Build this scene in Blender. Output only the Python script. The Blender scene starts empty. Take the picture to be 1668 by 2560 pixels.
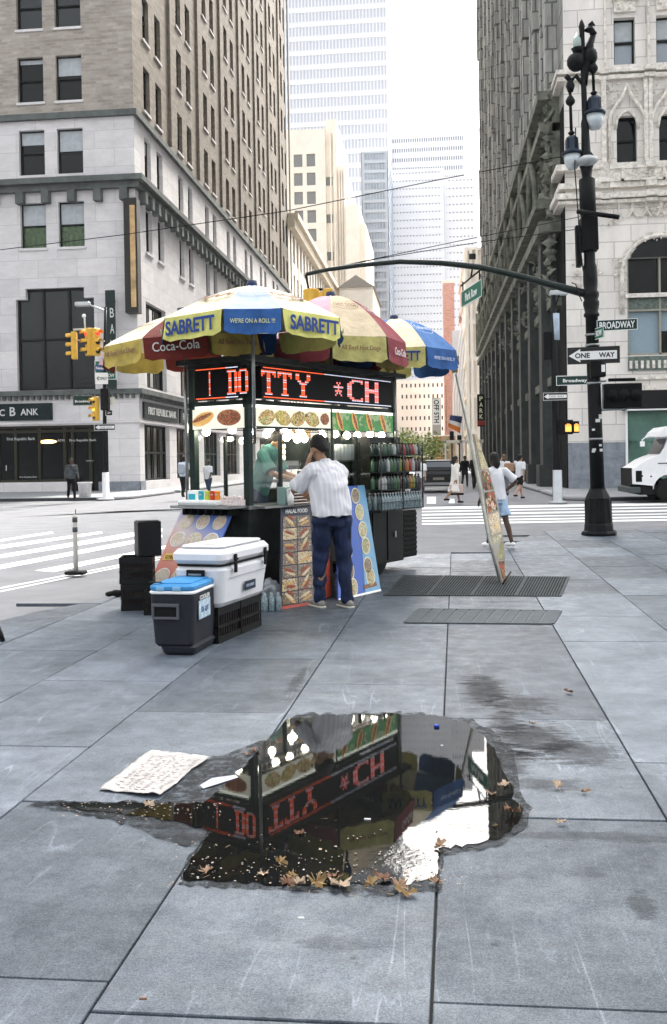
import bpy, bmesh, math, random
from mathutils import Vector, Matrix, noise, Euler
R_ = math.radians
random.seed(7)
S = bpy.context.scene
C = S.collection
# ---------------------------------------------------------------- camera
FPX, PX0, PY0, CAMH = 2420.0, 834.0, 1186.0, 1.55
YAW = math.atan((1085 - PX0) / FPX)
cam_rot = Matrix.Rotation(YAW, 3, 'Z') @ Matrix.Rotation(math.pi / 2 - R_(.8), 3, 'X') @ Matrix.Rotation(R_(-.9), 3, 'Z')
cd = bpy.data.cameras.new('camera')
cd.sensor_fit = 'VERTICAL'; cd.sensor_height = 36.0; cd.lens = FPX / 2560 * 36
cd.shift_y = PY0 / 2560 - .5; cd.clip_start = .05; cd.clip_end = 3000
cam = bpy.data.objects.new('camera', cd); C.objects.link(cam)
cam.matrix_world = Matrix.Translation((0, 0, CAMH)) @ cam_rot.to_4x4()
S.camera = cam
# ---------------------------------------------------------------- light
SUN_EL, SUN_AZ = R_(46), R_(12)      # azimuth measured from +Y (street) towards +X
w = bpy.data.worlds.new('World'); S.world = w; w.use_nodes = True
wn = w.node_tree; bg = wn.nodes['Background']
sky = wn.nodes.new('ShaderNodeTexSky'); sky.sky_type = 'NISHITA'; sky.sun_disc = False
sky.sun_elevation = SUN_EL; sky.sun_rotation = SUN_AZ
sky.air_density = 1.6; sky.dust_density = 8.0; sky.ozone_density = 1.0
hs = wn.nodes.new('ShaderNodeHueSaturation'); hs.inputs['Saturation'].default_value = .22
wn.links.new(sky.outputs[0], hs.inputs['Color']); wn.links.new(hs.outputs[0], bg.inputs['Color'])
bg.inputs['Strength'].default_value = .135
sd = bpy.data.lights.new('sun', 'SUN'); sd.energy = 2.0; sd.angle = R_(8); sd.color = (1, .95, .88)
sun = bpy.data.objects.new('sun', sd); C.objects.link(sun)
sdir = Vector((math.sin(SUN_AZ) * math.cos(SUN_EL), math.cos(SUN_AZ) * math.cos(SUN_EL), math.sin(SUN_EL)))
sun.rotation_euler = sdir.to_track_quat('Z', 'Y').to_euler()
S.view_settings.view_transform = 'Standard'; S.view_settings.look = 'None'
S.view_settings.gamma = 1; S.view_settings.exposure = 2.15
try:
    S.cycles.max_bounces = 6; S.cycles.volume_bounces = 0; S.cycles.transparent_max_bounces = 8
    S.cycles.use_denoising = True
except Exception: pass
# ---------------------------------------------------------------- measuring helpers (photo pixel -> place in the world)
CO = Vector((0, 0, CAMH))
def ray(px, py): return cam_rot @ Vector(((px - PX0) / FPX, -(py - PY0) / FPX, -1))
def G(px, py, z=0.0):
    d = ray(px, py); return CO + d * ((z - CAMH) / d.z)
def AY(px, py, Y):
    d = ray(px, py); return CO + d * (Y / d.y)
def AX(px, py, X):
    d = ray(px, py); return CO + d * (X / d.x)
# ---------------------------------------------------------------- object helpers
def tag(o, label=None, cat=None, group=None, kind=None):
    if label: o['label'] = label
    if cat: o['category'] = cat
    if group: o['group'] = group
    if kind: o['kind'] = kind
    return o
def thing(name, label, cat, loc=(0, 0, 0), rz=0, group=None):
    o = bpy.data.objects.new(name, None); C.objects.link(o); o.empty_display_size = .2
    o.location = loc; o.rotation_euler = (0, 0, rz)
    return tag(o, label, cat, group)
def copy_tree(o, parent=None):
    c = o.copy(); C.objects.link(c); c.parent = parent
    for ch in list(o.children): copy_tree(ch, c)
    return c
class MB:
    """collects shapes into one mesh"""
    def __init__(s): s.v = []; s.f = []; s.m = []; s.mi = 0; s.sm = []
    def add(s, vs, fs, smooth=False):
        n = len(s.v); s.v += [Vector(v) for v in vs]
        for f in fs: s.f.append([i + n for i in f]); s.m.append(s.mi); s.sm.append(smooth)
        return s
    def box(s, x0, x1, y0, y1, z0, z1):
        return s.add([(x0,y0,z0),(x1,y0,z0),(x1,y1,z0),(x0,y1,z0),(x0,y0,z1),(x1,y0,z1),(x1,y1,z1),(x0,y1,z1)],
                     [(0,3,2,1),(4,5,6,7),(0,1,5,4),(1,2,6,5),(2,3,7,6),(3,0,4,7)])
    def rbox(s, x0, x1, y0, y1, z0, z1, r=.03, taper=0, seg=4):
        """box with rounded upright edges and softened rims"""
        def ring(z, ins, tp):
            pts = []
            for cx, cy, a0 in ((x1-r-tp, y1-r-tp, 0), (x0+r+tp, y1-r-tp, 90), (x0+r+tp, y0+r+tp, 180), (x1-r-tp, y0+r+tp, 270)):
                for k in range(seg+1):
                    a = R_(a0 + 90*k/seg); pts.append((cx+(r-ins)*math.cos(a), cy+(r-ins)*math.sin(a), z))
            return pts
        e = min(r*.5, (z1-z0)*.3)
        rings = [ring(z0, e, taper), ring(z0+e, 0, taper), ring(z1-e, 0, 0), ring(z1, e, 0)]
        n = len(rings[0]); vs = [p for q in rings for p in q]; fs = []
        for k in range(3):
            for i in range(n): fs.append((k*n+i, k*n+(i+1)%n, (k+1)*n+(i+1)%n, (k+1)*n+i))
        fs.append(tuple(range(n-1, -1, -1))); fs.append(tuple(3*n+i for i in range(n)))
        return s.add(vs, fs)
    def tube(s, pts, r, seg=10, cap=True):
        pts = [Vector(p) for p in pts]; rr = r if isinstance(r, (list, tuple)) else [r]*len(pts)
        vs = []; up = None
        for i, p in enumerate(pts):
            t = (pts[min(i+1, len(pts)-1)] - pts[max(i-1, 0)]).normalized()
            if up is None:
                up = Vector((0, 0, 1)) if abs(t.z) < .9 else Vector((1, 0, 0))
            a = t.cross(up).normalized(); b = a.cross(t).normalized(); up = b
            for k in range(seg):
                an = 2*math.pi*k/seg; vs.append(p + (a*math.cos(an) + b*math.sin(an))*rr[i])
        fs = [(i*seg+k, i*seg+(k+1) % seg, (i+1)*seg+(k+1) % seg, (i+1)*seg+k) for i in range(len(pts)-1) for k in range(seg)]
        if cap: fs += [tuple(range(seg-1, -1, -1)), tuple((len(pts)-1)*seg+k for k in range(seg))]
        return s.add(vs, fs, seg > 5)
    def lathe(s, prof, c=(0, 0, 0), seg=20, smooth=True):
        vs = []; fs = []; n = len(prof)
        for k in range(seg):
            a = 2*math.pi*k/seg
            for r, z in prof: vs.append((c[0]+r*math.cos(a), c[1]+r*math.sin(a), c[2]+z))
        for k in range(seg):
            q = (k+1) % seg
            for i in range(n-1): fs.append((k*n+i, q*n+i, q*n+i+1, k*n+i+1))
        if prof[0][0] > .001: fs.append(tuple(k*n for k in range(seg-1, -1, -1)))
        if prof[-1][0] > .001: fs.append(tuple(k*n+n-1 for k in range(seg)))
        return s.add(vs, fs, smooth)
    def sphere(s, c, r, seg=12, sc=(1, 1, 1)):
        n = seg//2; vs = []; fs = []
        for i in range(n+1):
            t = math.pi*i/n
            for k in range(seg):
                a = 2*math.pi*k/seg
                vs.append((c[0]+r*sc[0]*math.sin(t)*math.cos(a), c[1]+r*sc[1]*math.sin(t)*math.sin(a), c[2]+r*sc[2]*math.cos(t)))
        for i in range(n):
            for k in range(seg): fs.append((i*seg+k, (i+1)*seg+k, (i+1)*seg+(k+1) % seg, i*seg+(k+1) % seg))
        return s.add(vs, fs, True)
    def prism(s, poly, M, t):
        """poly (x,y) list extruded from z=0 to z=t, through matrix M"""
        n = len(poly); vs = [M @ Vector((x, y, 0)) for x, y in poly] + [M @ Vector((x, y, t)) for x, y in poly]
        fs = [tuple(range(n-1, -1, -1)), tuple(range(n, 2*n))] + [(i, (i+1) % n, n+(i+1) % n, n+i) for i in range(n)]
        return s.add(vs, fs)
    def xform(s, M): s.v = [M @ v for v in s.v]; return s
    def build(s, name, mat, parent=None, loc=None, bevel=0):
        me = bpy.data.meshes.new(name); me.from_pydata([tuple(v) for v in s.v], [], s.f)
        for mt in (mat if isinstance(mat, (list, tuple)) else [mat]): me.materials.append(mt)
        if any(s.m): me.polygons.foreach_set('material_index', s.m)
        me.polygons.foreach_set('use_smooth', s.sm)
        bm = bmesh.new(); bm.from_mesh(me); bmesh.ops.remove_doubles(bm, verts=bm.verts, dist=1e-5)
        bmesh.ops.recalc_face_normals(bm, faces=bm.faces); bm.to_mesh(me); bm.free()
        o = bpy.data.objects.new(name, me); C.objects.link(o)
        if parent: o.parent = parent
        if loc: o.location = loc
        if bevel:
            b = o.modifiers.new('bevel', 'BEVEL'); b.width = bevel; b.segments = 2; b.limit_method = 'ANGLE'; b.angle_limit = R_(50)
        return o
_font = {}
TS = bpy.data.scenes.new('workbench')
def evaluated_mesh(o):
    """apply an object's modifiers in a small side scene (quick) and give back the mesh"""
    TS.collection.objects.link(o)
    with bpy.context.temp_override(scene=TS, view_layer=TS.view_layers[0]):
        dg = bpy.context.evaluated_depsgraph_get(); dg.update(); me = bpy.data.meshes.new_from_object(o.evaluated_get(dg))
    TS.collection.objects.unlink(o); return me
def text(body, h, mat, parent, M, name='lettering', w=None, bold=0.0, ext=.003, kind=None):
    """letters as a real mesh: h = cap height, centred on M's origin in M's xy-plane, w = forced width"""
    key = (body, bold)
    if key not in _font:
        cu = bpy.data.curves.new('t', 'FONT'); cu.body = body; cu.size = 1; cu.align_x = 'CENTER'; cu.offset = bold; cu.resolution_u = 3
        cu.extrude = .5
        o = bpy.data.objects.new('t', cu); me = evaluated_mesh(o)
        vs = [v.co.copy() for v in me.vertices]; fs = [tuple(p.vertices) for p in me.polygons]
        bpy.data.objects.remove(o); bpy.data.curves.remove(cu); bpy.data.meshes.remove(me)
        _font[key] = (vs, fs)
    vs, fs = _font[key]
    x0 = min(v.x for v in vs); x1 = max(v.x for v in vs); y0 = min(v.y for v in vs); y1 = max(v.y for v in vs)
    sy = h / (y1-y0); sx = (w / (x1-x0)) if w else sy
    mb = MB(); mb.add([M @ Vector(((v.x-(x0+x1)/2)*sx, (v.y-(y0+y1)/2)*sy, (v.z+.5)*ext)) for v in vs], fs)
    return mb.build(name, mat, parent)
def face_matrix(origin, right, up):
    r = Vector(right).normalized(); u = Vector(up).normalized(); n = r.cross(u).normalized(); u = n.cross(r)
    return Matrix(((r.x, u.x, n.x, origin[0]), (r.y, u.y, n.y, origin[1]), (r.z, u.z, n.z, origin[2]), (0, 0, 0, 1)))
# ---------------------------------------------------------------- materials
MT = {}
def mat(name, col, rough=.6, metal=0., var=.0, vs=6., bump=0., bs=40., spec=.22, em=None, es=0., coat=0., trans=0.):
    if name in MT: return MT[name]
    m = bpy.data.materials.new(name); m.use_nodes = True; nt = m.node_tree; b = nt.nodes['Principled BSDF']
    b.inputs['Base Color'].default_value = (*col, 1); b.inputs['Roughness'].default_value = rough
    b.inputs['Metallic'].default_value = metal; b.inputs['Specular IOR Level'].default_value = spec
    if coat: b.inputs['Coat Weight'].default_value = coat
    if trans: b.inputs['Transmission Weight'].default_value = trans; b.inputs['IOR'].default_value = 1.1
    if em: b.inputs['Emission Color'].default_value = (*em, 1); b.inputs['Emission Strength'].default_value = es
    tc = None
    if var or bump:
        tc = nt.nodes.new('ShaderNodeTexCoord')
    if var:
        n = nt.nodes.new('ShaderNodeTexNoise'); n.inputs['Scale'].default_value = vs; n.inputs['Detail'].default_value = 6; n.inputs['Roughness'].default_value = .65
        nt.links.new(tc.outputs['Object'], n.inputs['Vector'])
        mr = nt.nodes.new('ShaderNodeMapRange'); mr.inputs[1].default_value = .3; mr.inputs[2].default_value = .7
        mr.inputs[3].default_value = 1-var; mr.inputs[4].default_value = 1+var
        nt.links.new(n.outputs['Fac'], mr.inputs[0])
        mx = nt.nodes.new('ShaderNodeVectorMath'); mx.operation = 'SCALE'; mx.inputs[0].default_value = col
        nt.links.new(mr.outputs[0], mx.inputs['Scale']); nt.links.new(mx.outputs[0], b.inputs['Base Color'])
    if bump:
        n2 = nt.nodes.new('ShaderNodeTexNoise'); n2.inputs['Scale'].default_value = bs; n2.inputs['Detail'].default_value = 5
        nt.links.new(tc.outputs['Object'], n2.inputs['Vector'])
        bp = nt.nodes.new('ShaderNodeBump'); bp.inputs['Strength'].default_value = bump; bp.inputs['Distance'].default_value = .02
        nt.links.new(n2.outputs['Fac'], bp.inputs['Height']); nt.links.new(bp.outputs[0], b.inputs['Normal'])
    MT[name] = m; return m
def ramp(nt, stops):
    r = nt.nodes.new('ShaderNodeValToRGB'); e = r.color_ramp.elements
    while len(e) < len(stops): e.new(.5)
    for q, (p, c) in zip(e, stops): q.position = p; q.color = (*c, 1)
    return r
def food(name, stops, scale=30., rough=.45):
    """printed photograph of food: voronoi cells through a colour ramp"""
    if name in MT: return MT[name]
    m = bpy.data.materials.new(name); m.use_nodes = True; nt = m.node_tree; b = nt.nodes['Principled BSDF']
    tc = nt.nodes.new('ShaderNodeTexCoord'); v = nt.nodes.new('ShaderNodeTexVoronoi'); v.inputs['Scale'].default_value = scale
    n = nt.nodes.new('ShaderNodeTexNoise'); n.inputs['Scale'].default_value = scale*.6
    mx = nt.nodes.new('ShaderNodeMixRGB'); mx.inputs[0].default_value = .3
    nt.links.new(tc.outputs['Object'], n.inputs['Vector']); nt.links.new(tc.outputs['Object'], mx.inputs[1]); nt.links.new(n.outputs['Color'], mx.inputs[2])
    nt.links.new(mx.outputs[0], v.inputs['Vector'])
    sp = nt.nodes.new('ShaderNodeSeparateColor'); nt.links.new(v.outputs['Color'], sp.inputs[0])
    r = ramp(nt, stops); r.color_ramp.interpolation = 'CONSTANT'
    nt.links.new(sp.outputs[0], r.inputs[0]); nt.links.new(r.outputs[0], b.inputs['Base Color']); b.inputs['Roughness'].default_value = rough
    MT[name] = m; return m
def wallmat(name, c1, c2, mortar, bw, bh, ms, noise_amt=.18, rough=.85, streak=0.):
    """masonry courses laid in world space on the walls"""
    m = bpy.data.materials.new(name); m.use_nodes = True; nt = m.node_tree; b = nt.nodes['Principled BSDF']; L = nt.links.new
    g = nt.nodes.new('ShaderNodeNewGeometry'); sx = nt.nodes.new('ShaderNodeSeparateXYZ'); L(g.outputs['Position'], sx.inputs[0])
    ad = nt.nodes.new('ShaderNodeMath'); L(sx.outputs[0], ad.inputs[0]); L(sx.outputs[1], ad.inputs[1])
    cb = nt.nodes.new('ShaderNodeCombineXYZ'); L(ad.outputs[0], cb.inputs[0]); L(sx.outputs[2], cb.inputs[1])
    br = nt.nodes.new('ShaderNodeTexBrick'); L(cb.outputs[0], br.inputs['Vector']); br.inputs['Scale'].default_value = 1
    br.inputs['Color1'].default_value = (*c1, 1); br.inputs['Color2'].default_value = (*c2, 1); br.inputs['Mortar'].default_value = (*mortar, 1)
    br.inputs['Brick Width'].default_value = bw; br.inputs['Row Height'].default_value = bh; br.inputs['Mortar Size'].default_value = ms
    br.inputs['Mortar Smooth'].default_value = .3
    n = nt.nodes.new('ShaderNodeTexNoise'); n.inputs['Scale'].default_value = .9; n.inputs['Detail'].default_value = 10; n.inputs['Roughness'].default_value = .75
    mp = nt.nodes.new('ShaderNodeMapping'); mp.inputs['Scale'].default_value = (1, 1, .35 if streak else 2.2); L(g.outputs['Position'], mp.inputs[0]); L(mp.outputs[0], n.inputs['Vector'])
    mr = nt.nodes.new('ShaderNodeMapRange'); mr.inputs[1].default_value = .3; mr.inputs[2].default_value = .7; mr.inputs[3].default_value = 1-noise_amt; mr.inputs[4].default_value = 1+noise_amt
    L(n.outputs['Fac'], mr.inputs[0])
    mx = nt.nodes.new('ShaderNodeVectorMath'); mx.operation = 'SCALE'; L(br.outputs['Color'], mx.inputs[0]); L(mr.outputs[0], mx.inputs['Scale'])
    L(mx.outputs[0], b.inputs['Base Color']); b.inputs['Roughness'].default_value = rough; b.inputs['Specular IOR Level'].default_value = .25
    MT[name] = m; return m
black = mat('black_metal', (.004, .0045, .005), .6, .0, .3, 5, .15, 30, spec=.12)
iron = mat('cast_iron', (.0045, .0055, .006), .5, .0, .5, 9, .4, 18, spec=.16)
steel = mat('steel', (.42, .43, .44), .35, .9, .15, 8)
galv = mat('galvanized', (.45, .47, .48), .5, .5, .12, 4)
white_p = mat('white_paint', (.8, .8, .79), .45, 0, .06, 4)
dglass = mat('dark_glass', (.004, .005, .006), .12, 0, spec=.2)
dkgreen = mat('dark_green', (.005, .018, .015), .5, spec=.3)
wtext = mat('white_lettering', (.6, .6, .58), .6)
ktext = mat('black_lettering', (.02, .02, .02), .6)
rubber = mat('rubber', (.005, .005, .005), .8, spec=.25)
# ================================================================ GROUND
def paving_material():
    m = bpy.data.materials.new('paving_stone'); m.use_nodes = True; nt = m.node_tree; b = nt.nodes['Principled BSDF']; L = nt.links.new; N = nt.nodes.new
    g = N('ShaderNodeNewGeometry'); at = N('ShaderNodeAttribute'); at.attribute_name = 'tone'
    def nz(scale, det=4, rough=.6, mp=None):
        n = N('ShaderNodeTexNoise'); n.inputs['Scale'].default_value = scale; n.inputs['Detail'].default_value = det; n.inputs['Roughness'].default_value = rough
        if mp:
            q = N('ShaderNodeMapping'); q.inputs['Scale'].default_value = mp[0]; q.inputs['Rotation'].default_value = mp[1]; L(g.outputs['Position'], q.inputs[0]); L(q.outputs[0], n.inputs['Vector'])
        else: L(g.outputs['Position'], n.inputs['Vector'])
        return n.outputs['Fac']
    def rng(x, a, b_, c, d):
        r = N('ShaderNodeMapRange'); L(x, r.inputs[0]); r.inputs[1].default_value = a; r.inputs[2].default_value = b_; r.inputs[3].default_value = c; r.inputs[4].default_value = d; return r.outputs[0]
    def mul(*xs):
        o = xs[0]
        for x in xs[1:]:
            q = N('ShaderNodeMath'); q.operation = 'MULTIPLY'; L(o, q.inputs[0])
            if isinstance(x, float): q.inputs[1].default_value = x
            else: L(x, q.inputs[1])
            o = q.outputs[0]
        return o
    f = mul(rng(nz(330, 2, .8), .3, .7, .5, 1.5), rng(nz(110, 4, .8), .3, .7, .66, 1.34), rng(nz(32, 5, .8), .3, .7, .84, 1.16), rng(nz(1.7, 6, .7), .3, .7, .70, 1.30), rng(nz(5.5, 6, .75), .3, .7, .84, 1.16), rng(nz(9, 6, .7, ((.35, 1, 1), (0, 0, .3))), .3, .7, .88, 1.12), at.outputs['Fac'])
    # pale scratches and drag marks
    def scratch(scale, rot, thr, amt):
        n = nz(scale, 2.5, .45, ((1, .10, 1), (0, 0, rot))); q = N('ShaderNodeMath'); q.operation = 'SUBTRACT'; L(n, q.inputs[0]); q.inputs[1].default_value = .5
        a = N('ShaderNodeMath'); a.operation = 'ABSOLUTE'; L(q.outputs[0], a.inputs[0])
        ln = rng(a.outputs[0], 0, thr, 1, 0); gate = rng(nz(1.3, 3, .6, ((1, 1, 1), (0, 0, rot*7))), .5, .62, 0, 1)
        return rng(mul(ln, gate), 0, 1, 1, 1+amt)
    f = mul(f, scratch(2.6, .35, .005, .7), scratch(3.7, -.5, .0045, .6), scratch(1.8, .12, .0045, .6), scratch(3.1, .05, .005, .7))
    # dark blotches of old gum and spilt drink; the last paints the cart's soft shade
    def blot(px, py, rx, ry, dark):
        c = G(px, py); q = N('ShaderNodeMapping'); q.vector_type = 'POINT'; q.inputs['Location'].default_value = (-c.x/rx, -c.y/ry, 0); q.inputs['Scale'].default_value = (1/rx, 1/ry, 0)
        L(g.outputs['Position'], q.inputs[0]); l = N('ShaderNodeVectorMath'); l.operation = 'LENGTH'; L(q.outputs[0], l.inputs[0])
        s = N('ShaderNodeMath'); s.operation = 'ADD'; L(l.outputs['Value'], s.inputs[0]); L(rng(nz(11, 8, .78, ((.5, 1.6, 1), (0, 0, .1))), .25, .75, -1.0, 1.0), s.inputs[1])
        return rng(s.outputs[0], .60, 1.1, dark, 1)
    f = mul(f, blot(1210, 1725, .16, .5, .28), blot(1330, 1845, .24, .35, .30), blot(1440, 1880, .25, .25, .4), blot(1300, 1760, .22, .25, .4), blot(1260, 1900, .14, .3, .35), blot(1270, 1810, .12, .3, .4), blot(745, 1700, .05, .5, .5),
            blot(1500, 2090, .5, .06, .6), blot(1350, 1960, .2, .1, .5), blot(1605, 2260, .05, .12, .5), blot(850, 2360, .13, .07, .7), blot(1470, 2180, .07, .06, .65), blot(720, 1560, 1.2, .9, .75))
    v = N('ShaderNodeTexVoronoi'); v.inputs['Scale'].default_value = 5; L(g.outputs['Position'], v.inputs['Vector'])
    f = mul(f, rng(v.outputs['Distance'], .03, .07, .55, 1))
    sc = N('ShaderNodeVectorMath'); sc.operation = 'SCALE'; sc.inputs[0].default_value = (.075, .092, .114); L(f, sc.inputs['Scale']); L(sc.outputs[0], b.inputs['Base Color'])
    L(rng(nz(6), .3, .7, .40, .66), b.inputs['Roughness']); L(mul(f, .42), b.inputs['Specular IOR Level'])
    bp = N('ShaderNodeBump'); bp.inputs['Strength'].default_value = .35; bp.inputs['Distance'].default_value = .004; L(nz(160, 4, .7), bp.inputs['Height']); L(bp.outputs[0], b.inputs['Normal'])
    MT['paving'] = m; return m
paving = paving_material()
EDGE = [G(x, y) for x, y in ((-2600, 1760), (-700, 1640), (0, 1553), (116, 1524), (295, 1492), (520, 1440), (760, 1400), (1008, 1385), (1240, 1383), (1345, 1328), (1668, 1322), (2600, 1300), (5000, 1290))]
def ymax(x):
    for a, b_ in zip(EDGE, EDGE[1:]):
        if a.x <= x <= b_.x: return a.y + (b_.y-a.y)*(x-a.x)/(b_.x-a.x)
    return EDGE[0].y if x < EDGE[0].x else EDGE[-1].y
J = {-3: [(150, 1552), (30, 1625)], -2: [(310, 1703), (100, 1866)], -1: [(600, 1647), (540, 1781), (290, 2008), (180, 2450)],
     0: [(990, 1565), (930, 1712), (900, 2560)], 1: [(1240, 1562), (1290, 1798), (1500, 2049), (1380, 2518)], 2: [(1550, 1604), (1600, 1907)], 3: []}
def joints(k):
    ys = sorted(G(px, py).y for px, py in J.get(k, []))
    rnd = random.Random(k*13+5)
    if not ys: ys = [5.0+rnd.random()]
    while ys[0] > -2: ys.insert(0, ys[0]-rnd.uniform(1.2, 1.9))
    while ys[-1] < 36: ys.append(ys[-1]+rnd.uniform(1.2, 1.7))
    return ys
def make_sidewalk():
    mb = MB(); tones = []; sl = .0218; gap = .0042
    for k in range(-16, 22):
        x0 = -.088+.962*(k-1); x1 = x0+.962; rnd = random.Random(k)
        X = lambda a, y: a+sl*y
        ys = joints(k)
        for a, b_ in zip(ys, ys[1:]):
            N_ = 8; xs = [x0+(x1-x0)*i/N_ for i in range(N_+1)]
            tops = [min(b_, ymax(X(x, b_))) for x in xs]
            if max(tops) <= a+.05: continue
            dz = rnd.uniform(-.002, .002); t = rnd.choice([.76, .88, .97, 1.05, 1.2]); e = .0025
            if min(tops) >= b_-1e-6: tp = [(X(x1, b_)-gap, b_-gap), (X(x0, b_)+gap, b_-gap)]
            else: tp = [(X(x, t_)+(gap if i == 0 else -gap if i == N_ else 0), max(t_-gap, a+gap*1.5)) for i, (x, t_) in reversed(list(enumerate(zip(xs, tops))))]
            P = [(X(x0, a)+gap, a+gap*1.4), (X(x1, a)-gap, a+gap*1.4)]+tp
            n_ = len(P); cx = sum(p[0] for p in P)/n_; cy = (a+max(tops))/2
            sg = lambda q: 1 if q > 0 else -1
            top = [(p[0]-(e*sg(p[0]-cx) if i in (0, 1, 2, n_-1) else 0), p[1]-e*sg(p[1]-cy), dz) for i, p in enumerate(P)]
            mid = [(p[0], p[1], dz-.004) for p in P]; bot = [(p[0], p[1], -.033) for p in P]
            mb.add(top+mid+bot, [tuple(range(n_))]+[(i+n_, (i+1) % n_+n_, (i+1) % n_, i) for i in range(n_)]+[(i+2*n_, (i+1) % n_+2*n_, (i+1) % n_+n_, i+n_) for i in range(n_)])
            tones += [t]*(1+2*n_)
    o = mb.build('sidewalk', [paving]); tag(o, kind='structure')
    ca = o.data.attributes.new('tone', 'FLOAT', 'FACE')
    vals = []
    vals = tones
    ca.data.foreach_set('value', vals[:len(ca.data)] + [1.0]*max(0, len(ca.data)-len(vals)))
    return o
make_sidewalk()
asph = mat('asphalt', (.165, .168, .178), .85, 0, .16, 1.2, .3, 120)
jt = mat('joint_dirt', (.03, .03, .028), .95)
mb = MB(); n = len(EDGE); vs = [(p.x, p.y-.06, -.014) for p in EDGE] + [(p.x, -8, -.014) for p in EDGE]
mb.add(vs, [(i, i+1, n+i+1, n+i) for i in range(n-1)]); tag(mb.build('joint_bed', jt), kind='structure')
mb = MB(); mb.add([(-1500, -300, -.034), (1500, -300, -.034), (1500, 2500, -.034), (-1500, 2500, -.034)], [(0, 1, 2, 3)]); tag(mb.build('road', asph), kind='structure')
# road patches
mb = MB()
for q in ([(60, 1292), (420, 1272), (620, 1268), (620, 1279), (250, 1279)], [(1030, 1266), (1130, 1262), (1220, 1262), (1220, 1268), (1100, 1272), (1030, 1275)]):
    p = [G(x, y, -.030) for x, y in q]; mb.add(p, [tuple(range(len(p)))])
tag(mb.build('road_patch', mat('fresh_asphalt', (.1, .11, .12), .85, 0, .1, 2)), kind='structure')
paint = mat('road_paint', (.72, .72, .7), .7, 0, .22, 5)
def road_poly(name, polys, z=-.029):
    mb = MB()
    for q in polys:
        p = [G(x, y, z) for x, y in q]; mb.add(p, [tuple(range(len(p)))])
    return tag(mb.build(name, paint), kind='structure')
q = 3.693; cx = lambda pts: [(x/q, 1240+y/q) for x, y in pts]
road_poly('crosswalk_stripes', [cx(p) for p in (
    [(-600, 455), (0, 402), (480, 328), (500, 343), (0, 420), (-600, 480)], [(-600, 545), (0, 455), (940, 326), (950, 344), (0, 488), (-600, 590)],
    [(-600, 650), (0, 543), (1170, 345), (1500, 300), (1500, 325), (1170, 385), (0, 574), (-600, 700)], [(-600, 775), (0, 638), (1170, 418), (1500, 358), (1500, 380), (1170, 452), (0, 676), (-600, 830)],
    [(320, 688), (1170, 528), (1560, 450), (1560, 480), (1170, 556), (500, 702)], [(-600, 990), (0, 845), (1080, 637), (1500, 560), (1500, 566), (1080, 645), (0, 856), (-600, 1004)],
    [(-600, 1035), (0, 876), (1080, 656), (1500, 578), (1500, 584), (1080, 665), (0, 887), (-600, 1049)])])
bars = []
for a, b_ in ((1261.5, 1267.5), (1271.5, 1274.5), (1279, 1283), (1288, 1290.5), (1295, 1298.5), (1302, 1306)):
    bars.append([(1055, a+6), (1400, a), (2000, a-10), (2000, b_-10), (1400, b_), (1055, b_+6)])
road_poly('crosswalk_bars', bars)
mb = MB()
for (x0, x1, y0, y1, z) in ((-60, -13.6, 41.3, 50.99, .12), (-18.5, -13.6, 50.99, 160, .12), (4.7, 60, 35.3, 44.99, .12), (4.7, 8, 44.99, 200, .12)):
    mb.rbox(x0, x1, y0, y1, -.03, z, 1.2 if y1 < 52 else .1)
mb.mi = 0
tag(mb.build('far_sidewalk', mat('concrete', (.25, .255, .265), .85, 0, .12, .8)), kind='structure')
mb = MB(); mb.box(-60, -14.8, 41.22, 41.29, -.03, .1).box(5.9, 60, 35.22, 35.29, -.03, .1); tag(mb.build('kerb', mat('kerb_stone', (.04, .042, .045), .8, 0, .3, 2)), kind='structure')

# ---------------------------------------------------------------- puddle
def jag(pts, amp, n=6, seed=1, z=0):
    rnd = random.Random(seed); out = []
    for a, b_ in zip(pts, pts[1:]+pts[:1]):
        a = Vector(a); b_ = Vector(b_); L_ = (b_-a).length; k = max(1, int(L_/14)); nrm = Vector((-(b_-a).y, (b_-a).x)).normalized()
        for i in range(k): out.append(a.lerp(b_, i/k) + nrm*rnd.uniform(-amp, amp)*(1 if i else .4))
    return [G(p.x, p.y, z) for p in out]
Dp = 1.0754
PUD = [(668, 1672), (700, 1668), (760, 1664), (925, 1662), (1000, 1664), (1085, 1682), (1125, 1712), (1150, 1742), (1168, 1790), (1196, 1832), (1190, 1860), (1215, 1882), (1205, 1915), (1165, 1950), (1100, 1965), (1020, 1975), (1018, 2035), (940, 2062), (860, 2056), (700, 2062), (560, 2054), (425, 2047), (440, 2010), (478, 1950), (500, 1935), (400, 1912), (330, 1898), (260, 1892), (170, 1879), (105, 1870), (200, 1868), (300, 1869), (380, 1868), (470, 1868), (500, 1845), (560, 1790), (605, 1740), (640, 1705)]
WET = [(655, 1690), (690, 1662), (930, 1655), (1100, 1672), (1150, 1705), (1190, 1740), (1215, 1850), (1240, 1880), (1220, 1930), (1170, 1965), (1100, 1980), (1030, 1990), (1025, 2072), (860, 2088), (700, 2075), (560, 2068), (415, 2060), (430, 2005), (462, 1972), (390, 1958), (320, 1925), (245, 1903), (150, 1885), (60, 1878), (90, 1864), (240, 1866), (370, 1862), (378, 1856), (470, 1768), (560, 1742), (620, 1722)]
from mathutils.geometry import tessellate_polygon
def sheet(name, pts, z, m):
    pts = [Vector((p.x, p.y, z)) for p in pts]; tri = tessellate_polygon([pts]); mb = MB(); mb.add(pts, [tuple(t) for t in tri]); return tag(mb.build(name, m), kind='structure')
wetm = mat('wet_stone', (.018, .021, .024), .5, 0, .5, 30, .04, 60, spec=.08)
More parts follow.
